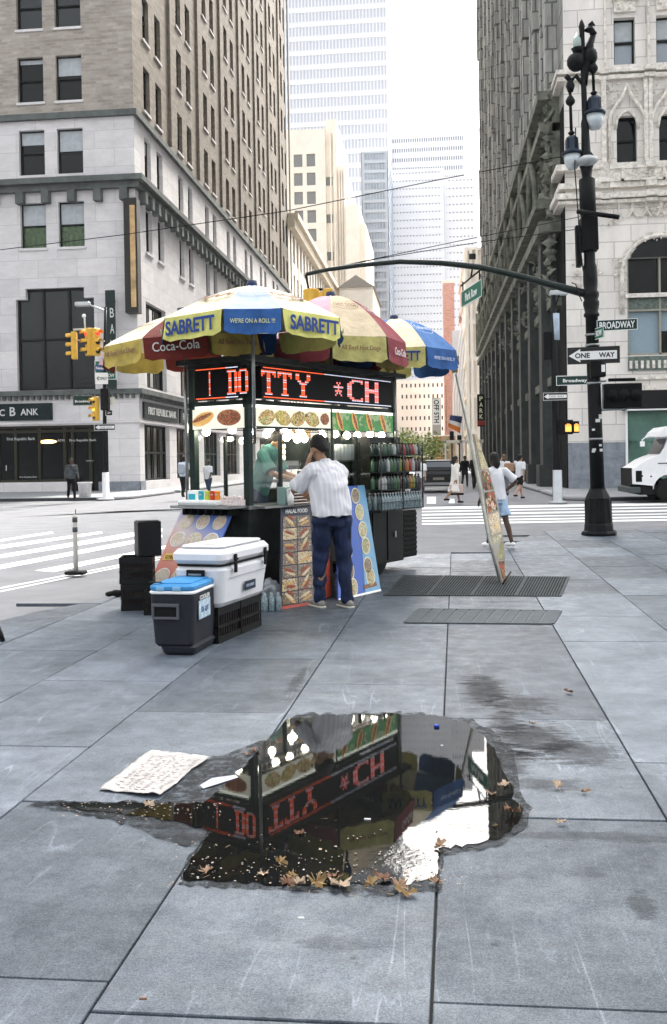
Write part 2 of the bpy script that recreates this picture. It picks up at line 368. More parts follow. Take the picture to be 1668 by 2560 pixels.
nt = wetm.node_tree; tp = nt.nodes.new('ShaderNodeBsdfTransparent'); mx = nt.nodes.new('ShaderNodeMixShader'); nz_ = nt.nodes.new('ShaderNodeTexNoise'); nz_.inputs['Scale'].default_value = 13; nz_.inputs['Detail'].default_value = 9; nz_.inputs['Roughness'].default_value = .75
tc_ = nt.nodes.new('ShaderNodeTexCoord'); nt.links.new(tc_.outputs['Object'], nz_.inputs['Vector']); mr = nt.nodes.new('ShaderNodeMapRange'); mr.inputs[1].default_value = .36; mr.inputs[2].default_value = .60; nt.links.new(nz_.outputs['Fac'], mr.inputs[0]); nt.links.new(mr.outputs[0], mx.inputs[0]); nt.links.new(tp.outputs[0], mx.inputs[1]); nt.links.new(nt.nodes['Principled BSDF'].outputs[0], mx.inputs[2]); nt.links.new(mx.outputs[0], nt.nodes['Material Output'].inputs['Surface'])
sheet('wet_patch', jag([(x*Dp, y*Dp) for x, y in WET], 5, seed=3), .0035, wetm)
def water_mat():
    m = bpy.data.materials.new('puddle_water'); m.use_nodes = True; nt = m.node_tree; b = nt.nodes['Principled BSDF']; L = nt.links.new; N = nt.nodes.new
    b.inputs['Base Color'].default_value = (.006, .0065, .006, 1); b.inputs['Roughness'].default_value = .015; b.inputs['IOR'].default_value = 1.38; b.inputs['Specular IOR Level'].default_value = .5
    g = N('ShaderNodeNewGeometry'); n = N('ShaderNodeTexNoise'); n.inputs['Scale'].default_value = 40; n.inputs['Detail'].default_value = 4; L(g.outputs['Position'], n.inputs['Vector'])
    c = G(1010, 2150); q = N('ShaderNodeVectorMath'); q.operation = 'DISTANCE'; L(g.outputs['Position'], q.inputs[0]); q.inputs[1].default_value = c
    r = N('ShaderNodeMapRange'); L(q.outputs['Value'], r.inputs[0]); r.inputs[1].default_value = .03; r.inputs[2].default_value = .16; r.inputs[3].default_value = .2; r.inputs[4].default_value = .004
    bp = N('ShaderNodeBump'); bp.inputs['Distance'].default_value = .01; L(r.outputs[0], bp.inputs['Strength']); L(n.outputs['Fac'], bp.inputs['Height']); L(bp.outputs[0], b.inputs['Normal'])
    return m
sheet('puddle', jag([(x*Dp, y*Dp) for x, y in PUD], 4.5, seed=5), .006, water_mat())
# ================================================================ BUILDINGS
stone = wallmat('limestone', (.66, .63, .625), (.57, .55, .55), (.47, .455, .455), 2.2, .98, .018, .13)
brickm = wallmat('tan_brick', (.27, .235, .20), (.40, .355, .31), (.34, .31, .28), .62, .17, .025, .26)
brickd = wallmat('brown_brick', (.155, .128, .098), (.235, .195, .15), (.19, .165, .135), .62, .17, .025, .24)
trimm = mat('weathered_trim', (.10, .11, .105), .8, 0, .35, 1.5, .4, 8)
granite = mat('granite_base', (.22, .24, .27), .6, 0, .3, 3, .2, 20)
winfr = mat('window_frame', (.005, .006, .006), .6, spec=.2)
blind = mat('window_blind', (.42, .45, .47), .75, 0, .14, 3)
grglass = mat('reflective_glass', (.008, .012, .014), .1, 0, spec=.4)
def wall(mb, F, us, zs, holes, depth):
    """a wall in (u, z), F(u, d, z) gives the place d metres into the wall; holes = (u0, u1, z0, z1)"""
    ua, ub, za, zb_ = us[0], us[-1], zs[0], zs[-1]; holes = [h for h in holes if h[2] < zb_ and h[3] > za]
    for h in holes: us = us+[h[0], h[1]]; zs = zs+[h[2], h[3]]
    us = [u for u in us if ua <= u <= ub]; zs = [z for z in zs if za <= z <= zb_]
    us = sorted(set(round(u, 4) for u in us)); zs = sorted(set(round(z, 4) for z in zs))
    for i in range(len(us)-1):
        um = (us[i]+us[i+1])/2; hh = [h for h in holes if h[0] < um < h[1]]
        start = None
        for j in range(len(zs)-1):
            zm = (zs[j]+zs[j+1])/2; inside = any(h[2] < zm < h[3] for h in hh)
            if not inside: mb.add([F(us[i], 0, zs[j]), F(us[i+1], 0, zs[j]), F(us[i+1], 0, zs[j+1]), F(us[i], 0, zs[j+1])], [(0, 1, 2, 3)])
    for u0, u1, z0, z1 in holes:
        a = [F(u0, 0, z0), F(u1, 0, z0), F(u1, 0, z1), F(u0, 0, z1)]; b_ = [F(u0, depth, z0), F(u1, depth, z0), F(u1, depth, z1), F(u0, depth, z1)]
        mb.add(a+b_, [(0, 1, 5, 4), (1, 2, 6, 5), (2, 3, 7, 6), (3, 0, 4, 7)])
def make_window(w_, h_, d=.25, bl=0.0, gm=None, fr=.07, name='window', mull=1):
    mb = MB(); f = fr
    mb.box(0, f, d, d+.08, 0, h_).box(w_-f, w_, d, d+.08, 0, h_).box(f, w_-f, d, d+.08, 0, f).box(f, w_-f, d, d+.08, h_-f, h_).box(f, w_-f, d-.03, d+.05, h_*.5-f/2, h_*.5+f/2)
    for k in range(1, mull): mb.box(w_*k/mull-f/2, w_*k/mull+f/2, d-.01, d+.06, f, h_-f)
    o = mb.build(name, winfr)
    if d < .24: mb = MB(); mb.box(-.08, w_+.08, -.08, .18, -.14, -.005); mb.build('sill', stone, o)
    mb = MB(); mb.box(f*.5, w_-f*.5, d+.085, d+.1, f*.5, h_-f*.5); p = mb.build('pane', gm or dglass, o)
    if bl:
        mb = MB(); mb.box(f, w_-f, d+.05, d+.06, h_*(1-bl), h_-f); mb.build('blind', blind, o)
    return o
def put(o, parent, loc, rz=0, first=[]):
    c = copy_tree(o, parent); c.location = loc; c.rotation_euler = (0, 0, rz); return c
def drop(o):
    for c in list(o.children): bpy.data.objects.remove(c)
    bpy.data.objects.remove(o)

# ---------------------------------------------------------------- corner building on the left
XL, YL, YL2, HL = -15.8, 51.0, 107.0, 57.0
lb = thing('bank_building', 'tan brick office block with pale stone base and bank shopfront on the left', 'building', (XL, YL, 0))
FF = lambda u, d, z: (u-XL, d, z)               # front, u = world X, local to lb
FS = lambda u, d, z: (-d, u-YL, z)              # street side, u = world Y
rows = [13.4+3.95*k for k in range(11)]; wh = 2.45
fcols = [(-29.9, -28.45), (-27.7, -26.25), (-22.25, -20.8), (-20.1, -18.65)]
scols = [c for k in range(8) for c in ((52.9+7.2*k, 54.1+7.2*k), (55.3+7.2*k, 56.5+7.2*k))]
SPL = 20.4
ssho = [(51.9, 57.0, .6, 3.75)]+[(58.6+7.2*k, 63.6+7.2*k, .6, 3.75) for k in range(6)]
sbig = [(52.6+7.2*k, 56.6+7.2*k, 5.8, 10.6) for k in range(7)]
fh = [(c[0], c[1], z, z+wh) for c in fcols for z in rows]; sh = [(c[0], c[1], z, z+wh) for c in scols for z in rows]
lo = lambda H: [h for h in H if h[3] < SPL]; hi = lambda H: [h for h in H if h[2] >= SPL]
mb = MB()
wall(mb, FF, [-45, XL], [0, SPL], lo(fh)+[(-31, -17.55, .02, 3.72), (-22.6, -18.2, 5.65, 11.2)], .5)
wall(mb, FS, [YL, YL2], [0, SPL], lo(sh)+ssho+sbig, .5)
mb.build('stone_wall', stone, lb)
mb = MB(); wall(mb, FF, [-45, XL], [SPL, HL], hi(fh), .4); mb.build('brick_wall', brickm, lb, bevel=0)
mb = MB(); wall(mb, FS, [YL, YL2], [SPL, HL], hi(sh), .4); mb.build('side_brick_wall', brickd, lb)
mb = MB(); mb.box(-45-XL, 0, 0, YL2-YL, HL, HL+.6); mb.box(-45-XL, 0, YL2-YL-.3, YL2-YL-.01, 0, HL); mb.build('roof', trimm, lb)
mb = MB(); mb.box(-45-XL, -.6, .62, YL2-YL-.4, .01, HL-.1); mb.build('dark_interior', mat('dark_interior', (.012, .012, .012), .9), lb)
for z0, z1, d in ((20.3, 20.62, .22), (16.75, 17.05, .55), (16.4, 16.75, .3), (5.35, 5.62, .3), (3.8, 3.95, .08)):
    mb = MB(); mb.box(-45-XL, d, -d, 0, z0, z1); mb.box(0, d, 0, YL2-YL, z0, z1)
    if z0 == 16.4:
        for k in range(26):
            u = -.75-1.45*k; mb.box(u, u+.42, -.42, -.005, 15.75, 16.4)
        for k in range(44): mb.box(.005, .42, .6+1.28*k, 1.02+1.28*k, 15.75, 16.4)
    if z0 == 5.35:
        for k in range(90): mb.box(-.2-.33*k-.16, -.2-.33*k, -.16, -.005, 5.12, 5.34)
        for k in range(120): mb.box(.005, .16, .2+.45*k, .42+.45*k, 5.12, 5.34)
    mb.build('cornice', trimm if z0 != 3.8 else stone, lb)
mb = MB()   # notched stone corners of the big window
for (a, b_) in ((-22.6, -22.05), (-18.75, -18.2)): mb.box(a-XL, b_-XL, .004, .5, 10.62, 11.21)
mb.build('window_shoulder', stone, lb)
blinds_f = {(2, 0): .5, (3, 0): .5, (2, 1): .3, (3, 1): .52, (2, 2): .12, (3, 2): .42, (2, 3): 0, (3, 3): 0}
protos = {}
def wp(w_, h_, bl, gm=None, mull=1):
    k = (w_, h_, bl, gm, mull)
    if k not in protos: protos[k] = make_window(w_, h_, .22, bl, gm, mull=mull)
    return protos[k]
treeglass = mat('garden_reflection_glass', (.035, .075, .02), .25, 0, .8, 6, spec=.5)  # green of reflected trees painted into the pane colour
for ci, c in enumerate(fcols):
    for ri, z in enumerate(rows):
        if z > 30 or ci < 2: continue
        bl = blinds_f.get((ci, ri), .3)
        put(wp(1.45, wh, bl, treeglass if ri == 0 else (grglass if ri == 3 else None)), lb, (c[0]-XL, 0, z))
cnt = 0; rest = MB()
ordr = sorted([(c[0], z) for c in scols for z in rows if z < 1.55+(c[0])*1190/2420])
rest_rows = []
for u, z in ordr:
    if cnt < 88: put(wp(1.2, wh, [0, 0, .3, .55, 0][(cnt*7+cnt//3) % 5]), lb, (0, u-YL, z), math.pi/2); cnt += 1
    else: rest_rows.append((u, z))
for u, z in rest_rows:
    rest.box(-.36, -.32, u-YL+.01, u-YL+1.19, z+.01, z+wh-.01); rest.box(-.31, -.22, u-YL+.01, u-YL+1.19, z+wh*.48, z+wh*.52)
tag(rest.build('far_window', dglass, lb), kind='stuff')
# pilaster strips down the side
mb = MB()
for k in range(8):
    y = 58.2+7.2*k-YL; mb.box(.004, .14, y, y+.22, SPL+.6, HL-1)
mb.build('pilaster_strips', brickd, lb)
bigw = make_window(4.4, 5.55, .25, 0, grglass, .12, mull=3); put(bigw, lb, (-22.6-XL, 0, 5.65)); 
sbw = make_window(4.0, 4.8, .25, 0, None, .12, mull=3)
for u0, u1, z0, z1 in sbig: put(sbw, lb, (0, u0-YL, z0), math.pi/2)
shw = make_window(5.1, 3.15, .25, 0, None, .12, mull=4, name='shop_window'); put(shw, lb, (0, 51.9-YL, .6), math.pi/2)
shw2 = make_window(5.0, 3.15, .25, 0, None, .12, mull=4, name='shop_window')
for k in range(6): put(shw2, lb, (0, 58.6+7.2*k-YL, .6), math.pi/2)
# shopfront
bronze = mat('bronze_frame', (.03, .028, .018), .5, .4)
sf = MB()
for px in (-10, 35, 95, 158, 178, 222): x = AY(px, 1100, YL).x-XL; sf.box(x-.07, x+.07, .16, .3, .02, 3.72)
sf.box(-14.9, -1.76, .17, .29, 3.35, 3.5).box(-14.9, -1.76, .15, .31, 3.6, 3.72).box(-14.9, AY(170, 1100, YL).x-XL, .17, .29, .66, .78)
f_ = sf.build('shopfront_frame', bronze, lb)
mb = MB(); mb.box(-15.19, -1.76, .32, .34, .02, 3.7); mb.build('pane', dglass, f_)
mb = MB(); x = AY(172, 1100, YL).x-XL; mb.box(-15.19, x, .02, .3, .02, .64); mb.build('bulkhead', stone, lb)
warm = mat('warm_lamp', (.9, .7, .3), .5, em=(1, .62, .2), es=2.0)
mb = MB(); p = AY(115, 1104, YL); mb.sphere((p.x-XL, .28, p.z), .5, 14, (1, .1, .2)); mb.build('ceiling_lamp', warm, lb)
def sign(parent, name, x0, x1, z0, z1, F, m, lines, d=.12, tm=None):
    mb = MB(); c = [F(x0, -d, z0), F(x1, -d, z0), F(x1, -d, z1), F(x0, -d, z1), F(x0, -.004, z0), F(x1, -.004, z0), F(x1, -.004, z1), F(x0, -.004, z1)]
    mb.add(c, [(0, 1, 2, 3), (0, 4, 5, 1), (1, 5, 6, 2), (2, 6, 7, 3), (3, 7, 4, 0), (7, 6, 5, 4)]); o = mb.build(name, m, parent)
    for body, u, z, h, w_ in lines:
        og = F(u, -d-.004, z); M = face_matrix(og, Vector(F(u+1, 0, z))-Vector(F(u, 0, z)), (0, 0, 1)); text(body, h, tm or wtext, o, M, w=w_, bold=.012, ext=.02)
    return o
signm = mat('sign_green_black', (.005, .014, .015), .6, spec=.2)
sign(lb, 'shop_sign', -31, AY(132, 1020, YL).x, 4.03, 4.95, FF, signm, [('FIRST REPUBLI', -27.4, 4.47, .38, 6.2), ('C', AY(8, 1020, YL).x, 4.47, .36, .3), ('B', AY(34, 1018, YL).x, 4.52, .48, .32), ('ANK', AY(76, 1020, YL).x, 4.48, .36, 1.0)])
sign(lb, 'shop_sign', 51.6, 58.6, 4.05, 4.95, FS, signm, [('FIRST REPUBLIC BANK', 55.2, 4.5, .42, 5.8)])
sign(lb, 'shop_sign', 59.2, 66, 4.05, 4.95, FS, signm, [('FIRST REPUBLIC BANK', 62.6, 4.5, .42, 5.8)])
for px, py, h, w_, b_ in ((50, 1098, .2, 1.6, 'First Republic Bank'), (205, 1101, .16, 1.5, 'First Republic Bank'), (68, 1193, .1, 1.0, 'First Republic Bank'), (222, 1152, .06, .4, 'OPEN'), (150, 1101, .12, .4, 'ATM')):
    p = AY(px, py, YL); text(b_, h, wtext, lb, face_matrix((p.x-XL, .14, p.z), (1, 0, 0), (0, 0, 1)), w=w_)
text('1', .3, wtext, lb, face_matrix((AY(13, 1170, YL).x-XL, .14, AY(13, 1170, YL).z), (1, 0, 0), (0, 0, 1)))
for k in protos.values(): drop(k)
for o in (bigw, sbw, shw, shw2): drop(o)
mb = MB(); a = AY(335, 1100, YL).x-XL; mb.box(a-2.0, .04, -.05, -.004, .02, .62); mb.box(.004, .05, -.05, .85, .02, .62); mb.build('granite_plinth', granite, lb)
# blade signs
bl = thing('blade_sign', 'tall bronze framed vertical sign high on the corner of the bank building', 'sign', (XL, YL, 0))
mb = MB(); mb.box(-.42, .30, -.75, -.15, 9.6, 15.7); mb.build('case', mat('bronze_dark', (.03, .028, .025), .5, .3), bl)
gold = mat('gold_panel', (.5, .33, .16), .5, .2, .5, 1.2)
mb = MB(); mb.box(-.08, .20, -.77, -.751, 9.9, 15.3); mb.build('panel', gold, bl)
p0 = AY(247*Dp, 760*Dp, 50.2); p1 = AY(268*Dp, 760*Dp, 50.2); zt = AY(258*Dp, 675*Dp, 50.2).z; zb = AY(258*Dp, 905*Dp, 50.2).z
bl = thing('blade_sign', 'narrow dark green vertical banner sign on the stone front of the bank', 'sign', ((p0.x+p1.x)/2, 50.2, 0))
mb = MB(); hw = (p1.x-p0.x)/2; mb.box(-hw, hw, -.08, .08, zb, zt); mb.box(-.03, .03, .08, .79, zt-.5, zt-.4); mb.box(-.03, .03, .08, .79, zb+.4, zb+.5); mb.build('panel', dkgreen, bl)
for i, ch in enumerate('BANK'): text(ch, .5, wtext, bl, face_matrix((hw*.45, -.085, zt-1.2-i*.85), (1, 0, 0), (0, 0, 1)), w=.22)

# ---------------------------------------------------------------- ornate block beyond it
def grid_building(name, label, x0, x1, y0, y1, h, wm, gm, nx, floors, pw=.5, band=.9, side=None, z0=0, ny=0, dep=.35, group=None):
    t = thing(name, label, 'building', (x0, y0, z0), group=group); W = x1-x0; D_ = y1-y0
    mb = MB(); mb.box(dep, W-dep, dep, D_-dep, 0, h-.1); mb.build('glazing', gm, t)
    mb = MB()
    fh_ = h/floors
    for k in range(floors+1): z = k*fh_-band/2; mb.box(0, W, 0, D_, max(z, 0), min(z+band, h) if k < floors else h)
    mb.build('spandrels', wm, t)
    mb = MB(); cw = W/nx; e = .05
    for k in range(nx+1):
        x = min(max(k*cw-cw*pw/2, 0), W-cw*pw); mb.box(x, x+cw*pw, -e, .5, 0, h)
    if ny:
        cw = D_/ny
        for k in range(ny+1):
            y = min(max(k*cw-cw*pw/2, -e), D_-cw*pw)
            mb.box(W-.5, W+e, y, y+cw*pw, 0, h) if side != 'L' else None
            mb.box(-e, .5, y, y+cw*pw, 0, h)
    mb.build('piers', wm, t)
    return t
cream = mat('cream_stone', (.88, .81, .71), .85, 0, .08, .5)
creamd = mat('cream_stone_trim', (.62, .54, .42), .85, 0, .1, .5)
glz = mat('far_glass', (.20, .20, .20), .2, 0, spec=.5)
t = grid_building('ornate_block', 'six storey cream block with a heavy dark cornice just past the bank building', XL-20, XL, 107.05, 160, 28.6, cream, dglass, 12, 6, .45, 1.3, ny=18, dep=.5)
mb = MB(); mb.box(0, 21.2, -.0, 53.5, 28.6, 29.2).box(0, 20.8, 0, 53.2, 27.6, 28.6); mb.build('cornice', creamd, t)
# ---------------------------------------------------------------- art deco tower
Yd = 175
def XY(px, Y, py=700): return AY(px, py, Y).x
def ZY(py, Y, px=800): return AY(px, py, Y).z
t = thing('art_deco_tower', 'warm cream stepped stone tower in front of the tallest white tower', 'building', (XY(690, Yd), Yd, 0)); ox = XY(690, Yd)
def deco(parent, x0, x1, zt, y0, cols, m=cream, floors=(), ww=1.6, wh_=2.4):
    holes = [(c-ww/2, c+ww/2, z, z+wh_) for c in cols for z in floors if z+wh_ < zt-2]
    mb = MB(); F = lambda u, d, z: (u, y0+d, z); wall(mb, F, [x0, x1], [0, zt], holes, .5)
    mb.add([(x0, y0, 0), (x0, y0+25, 0), (x0, y0+25, zt), (x0, y0, zt)], [(0, 1, 2, 3)]).add([(x1, y0, 0), (x1, y0+25, 0), (x1, y0+25, zt), (x1, y0, zt)], [(0, 1, 2, 3)]).add([(x0, y0, zt), (x1, y0, zt), (x1, y0+25, zt), (x0, y0+25, zt)], [(0, 1, 2, 3)])
    mb.build('wall', m, parent)
    w0 = None
    for h in holes:
        if w0 is None:
            q = MB(); q.box(0, ww, .3, .36, 0, wh_); w0 = q.build('window', glz, parent); o = w0
        else: o = w0.copy(); C.objects.link(o); o.parent = parent
        o.location = (h[0], y0, h[2])
fl = [ZY(y, Yd) for y in range(1120, 380, -47)]
xa, xb, xc = XY(718, Yd)-ox-3, XY(818, Yd)-ox, XY(866, Yd)-ox
deco(t, xa, xb, ZY(322, Yd), 0, [XY(750, Yd)-ox, XY(782, Yd)-ox], floors=fl, wh_=2.3)
deco(t, xb+.01, XY(845, Yd)-ox, ZY(296, Yd), .8, [XY(826, Yd)-ox], floors=fl[::2], ww=1.2, wh_=1.6)
deco(t, XY(845, Yd)-ox+.01, XY(866, Yd)-ox, ZY(410, Yd), 1.6, [], floors=[])
deco(t, XY(866, Yd)-ox+.01, XY(900, Yd)-ox, ZY(515, Yd), 0, [XY(880, Yd)-ox], floors=fl[:9], ww=1.2, wh_=1.6)
deco(t, XY(900, Yd)-ox+.01, XY(915, Yd)-ox, ZY(560, Yd), 1.0, [], floors=[])
mb = MB()
for px in (829, 838, 849, 855, 861): x = XY(px, Yd)-ox; mb.box(x, x+.25, .2 if px < 845 else 1.1, 1.59 if px > 845 else .79, 0, ZY(420 if px > 845 else 330, Yd))
mb.build('ribs', cream, t)
t = thing('low_gabled_block', 'small pale block with a grey pitched roof behind the umbrellas', 'building', (XY(890, 150), 150, 0))
mb = MB(); hw = XY(932, 150)-XY(890, 150); z_ = ZY(722, 150); mb.box(-hw, hw, 0, 20, 0, z_); mb.build('wall', cream, t)
mb = MB(); mb.add([(-hw-.3, -.3, z_), (hw+.3, -.3, z_), (hw+.3, 20, z_), (-hw-.3, 20, z_), (0, -.3, z_+1.9), (0, 20, z_+1.9)], [(0, 1, 4), (1, 2, 5, 4), (2, 3, 5), (3, 0, 4, 5), (0, 3, 2, 1)]); mb.build('roof', mat('slate_roof', (.3, .27, .24), .8), t)
# ---------------------------------------------------------------- white towers far off
wt = mat('white_cladding', (.86, .86, .88), .5, 0, .03, .2); wg = mat('pale_glass', (.66, .68, .74), .25, 0, spec=.4); pg = mat('blue_glass', (.42, .48, .56), .2, 0, .3, .4, spec=.5)  # pale tones put distance haze into the cladding and glass colours
grid_building('white_tower', 'tallest white tower with fine horizontal bands, reaching out of the top of the photo', XY(640, 300), XY(972, 300, 400), 300, 340, 230, wt, wg, 40, 52, .4, 1.6, ny=0)
grid_building('glass_tower', 'narrow blue grey glass tower at the right edge of the white tower', XY(908, 205), XY(974, 205), 205, 235, ZY(385, 205), mat('dark_mullion', (.5, .55, .62), .4), pg, 9, 32, .22, .7, ny=6)
grid_building('office_tower', 'pale grid fronted office tower with dark square windows on the skyline', XY(974, 330), XY(1161, 330, 400), 330, 370, ZY(337, 330, 1060), wt, mat('grid_glass', (.26, .28, .34), .3), 34, 34, .5, 1.9)
grid_building('office_block', 'broad white office block with rows of small windows at the end of the street', XY(976, 230), XY(1113, 230), 230, 262, ZY(422, 230, 1045), wt, mat('grid_glass2', (.38, .40, .45), .3), 17, 38, .62, 1.5)
grid_building('office_block', 'white office slab with a slanting right edge behind the green street sign', XY(1113.5, 236), XY(1196, 236), 236, 262, ZY(440, 236, 1150), wt, mat('grid_glass2', (.38, .40, .45), .3), 9, 36, .6, 1.6)
t = grid_building('cream_block', 'sunlit cream block with small dark windows below the white offices', XY(985, 200), XY(1118, 200), 200, 220, ZY(950, 200, 1040), mat('pale_facade', (.95, .92, .84), .8, 0, .03, .3), mat('cream_glass', (.05, .055, .06), .3), 12, 8, .66, 1.45)
t = thing('brick_block', 'narrow red brick building end beside the street sign', 'building', (XY(1108, 180), 180, 0))
mb = MB(); hw = XY(1135, 180)-XY(1108, 180); mb.box(0, hw, 0, 12, 0, ZY(708, 180, 1120)); mb.build('wall', wallmat('red_brick', (.60, .30, .25), (.68, .36, .30), (.6, .45, .4), .8, .3, .03), t)
mb = MB(); mb.box(-.1, hw+.1, -.1, 12.1, ZY(708, 180, 1120), ZY(700, 180, 1120)); mb.build('parapet', cream, t)
t = grid_building('cream_block', 'tall narrow cream building squeezed in before the dark carved building', XY(1163, 150), XY(1222, 150), 150, 190, ZY(618, 150, 1190), cream, cream, 4, 6, .5, .8)
mb = MB()
for px in (1182, 1213): x = XY(px, 150)-XY(1163, 150); mb.box(x-.5, x+.5, -.1, -.04, ZY(648, 150, 1190), ZY(634, 150, 1190))
mb.build('window', dglass, t)
# white ribbed hall
t = thing('ribbed_hall', 'white curved ribbed station hall at the end of the street', 'building', (XY(1130, 165), 165, 0)); x0 = 0; ox = XY(1130, 165)
mb = MB()
for k in range(14):
    px = 1128+k*6.5; top = 745+k*9; x = XY(px, 165)-ox
    mb.tube([(x, 0, 0), (x+.1, .3, ZY(1000, 165)), (x+1.0, 1.0, ZY(880, 165)), (x+2.6, 2.5, ZY(top, 165))], [.16, .16, .14, .08], 6)
mb.build('ribs', wt, t)
mb = MB(); mb.box(0, XY(1200, 165)-ox, 3, 6, 0, ZY(830, 165)); mb.build('glazing', wg, t)
mb = MB(); mb.box(XY(1132, 165)-ox, XY(1215, 165)-ox, -1.5, .5, ZY(1106, 165, 1170), ZY(1098, 165, 1170)); 
for px in (1135, 1152, 1166, 1180, 1205): x = XY(px, 165)-ox; mb.box(x, x+.35, -1.4, -.9, 0, ZY(1106, 165, 1170))
mb.build('portal', cream, t)
# ---------------------------------------------------------------- carved gothic block on the right
XR, YR, YR2, HR = 6.1, 45.0, 112.0, 66.0
rb = thing('gothic_building', 'pale carved terracotta block with gothic arches and ribbed dark street side at the right', 'building', (XR, YR, 0))
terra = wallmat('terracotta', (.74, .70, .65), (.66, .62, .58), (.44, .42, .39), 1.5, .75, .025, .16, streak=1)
terrag = wallmat('grimy_shaded_terracotta', (.44, .43, .39), (.28, .28, .262), (.13, .135, .13), .45, 1.1, .05, .38, streak=1)  # street side copy of terra, darkened for its shade as well as grime
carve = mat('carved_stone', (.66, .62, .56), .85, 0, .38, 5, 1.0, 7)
carved = mat('carved_grimy_shaded_stone', (.15, .155, .125), .9, 0, .7, 1.2, .9, 4)  # dark copy of carve: grime plus the street side's shade in the colour
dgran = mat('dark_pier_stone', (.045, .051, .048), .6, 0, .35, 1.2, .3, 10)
RF = lambda u, d, z: (u-XR, d, z)
RS = lambda u, d, z: (d, u-YR, z)
cols = [(8.34, 9.28), (10.2, 11.14), (13.6, 14.6), (15.6, 16.6)]
fhr = [(a, b_, 19.2+4*k, 21.3+4*k) for a, b_ in cols for k in range(2)]+[(a+.08, b_+.04, 14.77, 16.9) for a, b_ in cols]+[(8.8, 11.75, 8.9, 10.5), (8.8, 11.75, 6.1, 8.75), (8.75, 11.9, .1, 3.6), (13.5, 17, .1, 11)]
mb = MB(); wall(mb, RF, [XR, 30], [2.2, 40], fhr, .5); mb.build('front_wall', terra, rb)
mb = MB(); wall(mb, RF, [XR, 30], [0, 2.2], [(8.75, 11.9, .1, 2.21), (13.5, 17, .1, 2.21)], .5); mb.build('granite_base', granite, rb)
mb = MB(); mb.box(.02, 24, .62, YR2-YR, .01, HR).box(.55, 24, .6, 1, 0, 42); mb.build('dark_core', mat('dark_interior', (.012, .012, .012), .9), rb)
# street side: solid upper wall with ribs and blocks, colonnade of dark piers below
mb = MB(); mb.add([(0, 0, 17.6), (0, YR2-YR, 17.6), (0, YR2-YR, HR), (0, 0, HR)], [(0, 3, 2, 1)]); mb.add([(0, 0, 40), (24, 0, 40), (24, 0, HR), (0, 0, HR)], [(0, 1, 2, 3)]); mb.add([(0, YR2-YR, 0), (24, YR2-YR, 0), (24, YR2-YR, HR), (0, YR2-YR, HR)], [(0, 1, 2, 3)]); mb.add([(0, 0, HR), (24, 0, HR), (24, YR2-YR, HR), (0, YR2-YR, HR)], [(0, 1, 2, 3)])
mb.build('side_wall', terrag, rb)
rnd = random.Random(5); mb = MB()
for k in range(34):
    y = 2.0+k*1.92; d = .34 if k % 3 else .55
    z = 18.6
    while z < HR:
        hz = rnd.uniform(3, 9); dd = d*rnd.uniform(.75, 1.15); mb.box(-dd, -.003, y, y+.7, z, min(z+hz, HR)-.15); z += hz
    for j in range(26):
        z = 19+j*1.8; 
        if rnd.random() < .55: mb.box(-rnd.uniform(.08, .28), -.003, y+.72, y+1.9, z, z+rnd.uniform(.3, 1.5))
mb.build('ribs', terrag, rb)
mb = MB()
for k in range(12):
    y = 3.4+k*5.75; mb.box(-.75, .3, y, y+1.25, 0, 12.2).box(-.45, .3, y+2.4, y+3.0, 0, 12.2).box(-.95, .3, y-.1, y+1.35, 0, 1.2)
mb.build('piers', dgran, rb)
mb = MB(); mb.box(.3, .6, 1.6, YR2-YR, 0, 12.2); mb.build('side_windows', dglass, rb)
mb = MB()
for z0, z1, d in ((12.2, 12.7, 1.0), (13.3, 13.7, 1.15), (16.9, 17.3, .9), (18.4, 18.8, 1.0), (5.0, 5.4, .5), (8.7, 9.1, .5)): mb.box(-d, .3, 1.6, YR2-YR, z0, z1)
mb.build('side_cornice', carved, rb)
mb = MB(); rnd = random.Random(11)
def lumps(mb, n, fn, s0, s1):
    for _ in range(n):
        c = Vector(fn()); s = rnd.uniform(s0, s1)*.62; M = Matrix.Translation(c) @ Euler((rnd.uniform(0, 3), rnd.uniform(0, 3), rnd.uniform(0, 3))).to_matrix().to_4x4()
        q = [M @ Vector(v)*1 for v in ((s, 0, 0), (-s, 0, 0), (0, s*.6, 0), (0, -s*.6, 0), (0, 0, s*1.5), (0, 0, -s*1.5))]
        mb.add(q, [(0, 2, 4), (2, 1, 4), (1, 3, 4), (3, 0, 4), (2, 0, 5), (1, 2, 5), (3, 1, 5), (0, 3, 5)])
mb.box(-.35, .3, 1.6, YR2-YR, 12.7, 18.4)
lumps(mb, 1500, lambda: (-rnd.uniform(.3, .6), 1.6+66*rnd.random()**1.6, rnd.choice([rnd.uniform(9.2, 12.2), rnd.uniform(12.7, 18.3), rnd.uniform(13.6, 19.2)])), .12, .42)
for k in range(12):   # gothic gable heads between the piers
    y = 4.0+k*5.75+3.2
    for s in (-1, 1): mb.tube([(-.7, y+s*2.0, 13.8), (-.75, y+s*1.4, 15.6), (-.8, y+s*.4, 17.0), (-.8, y, 18.6)], .16, 6)
mb.build('side_carving', carved, rb)
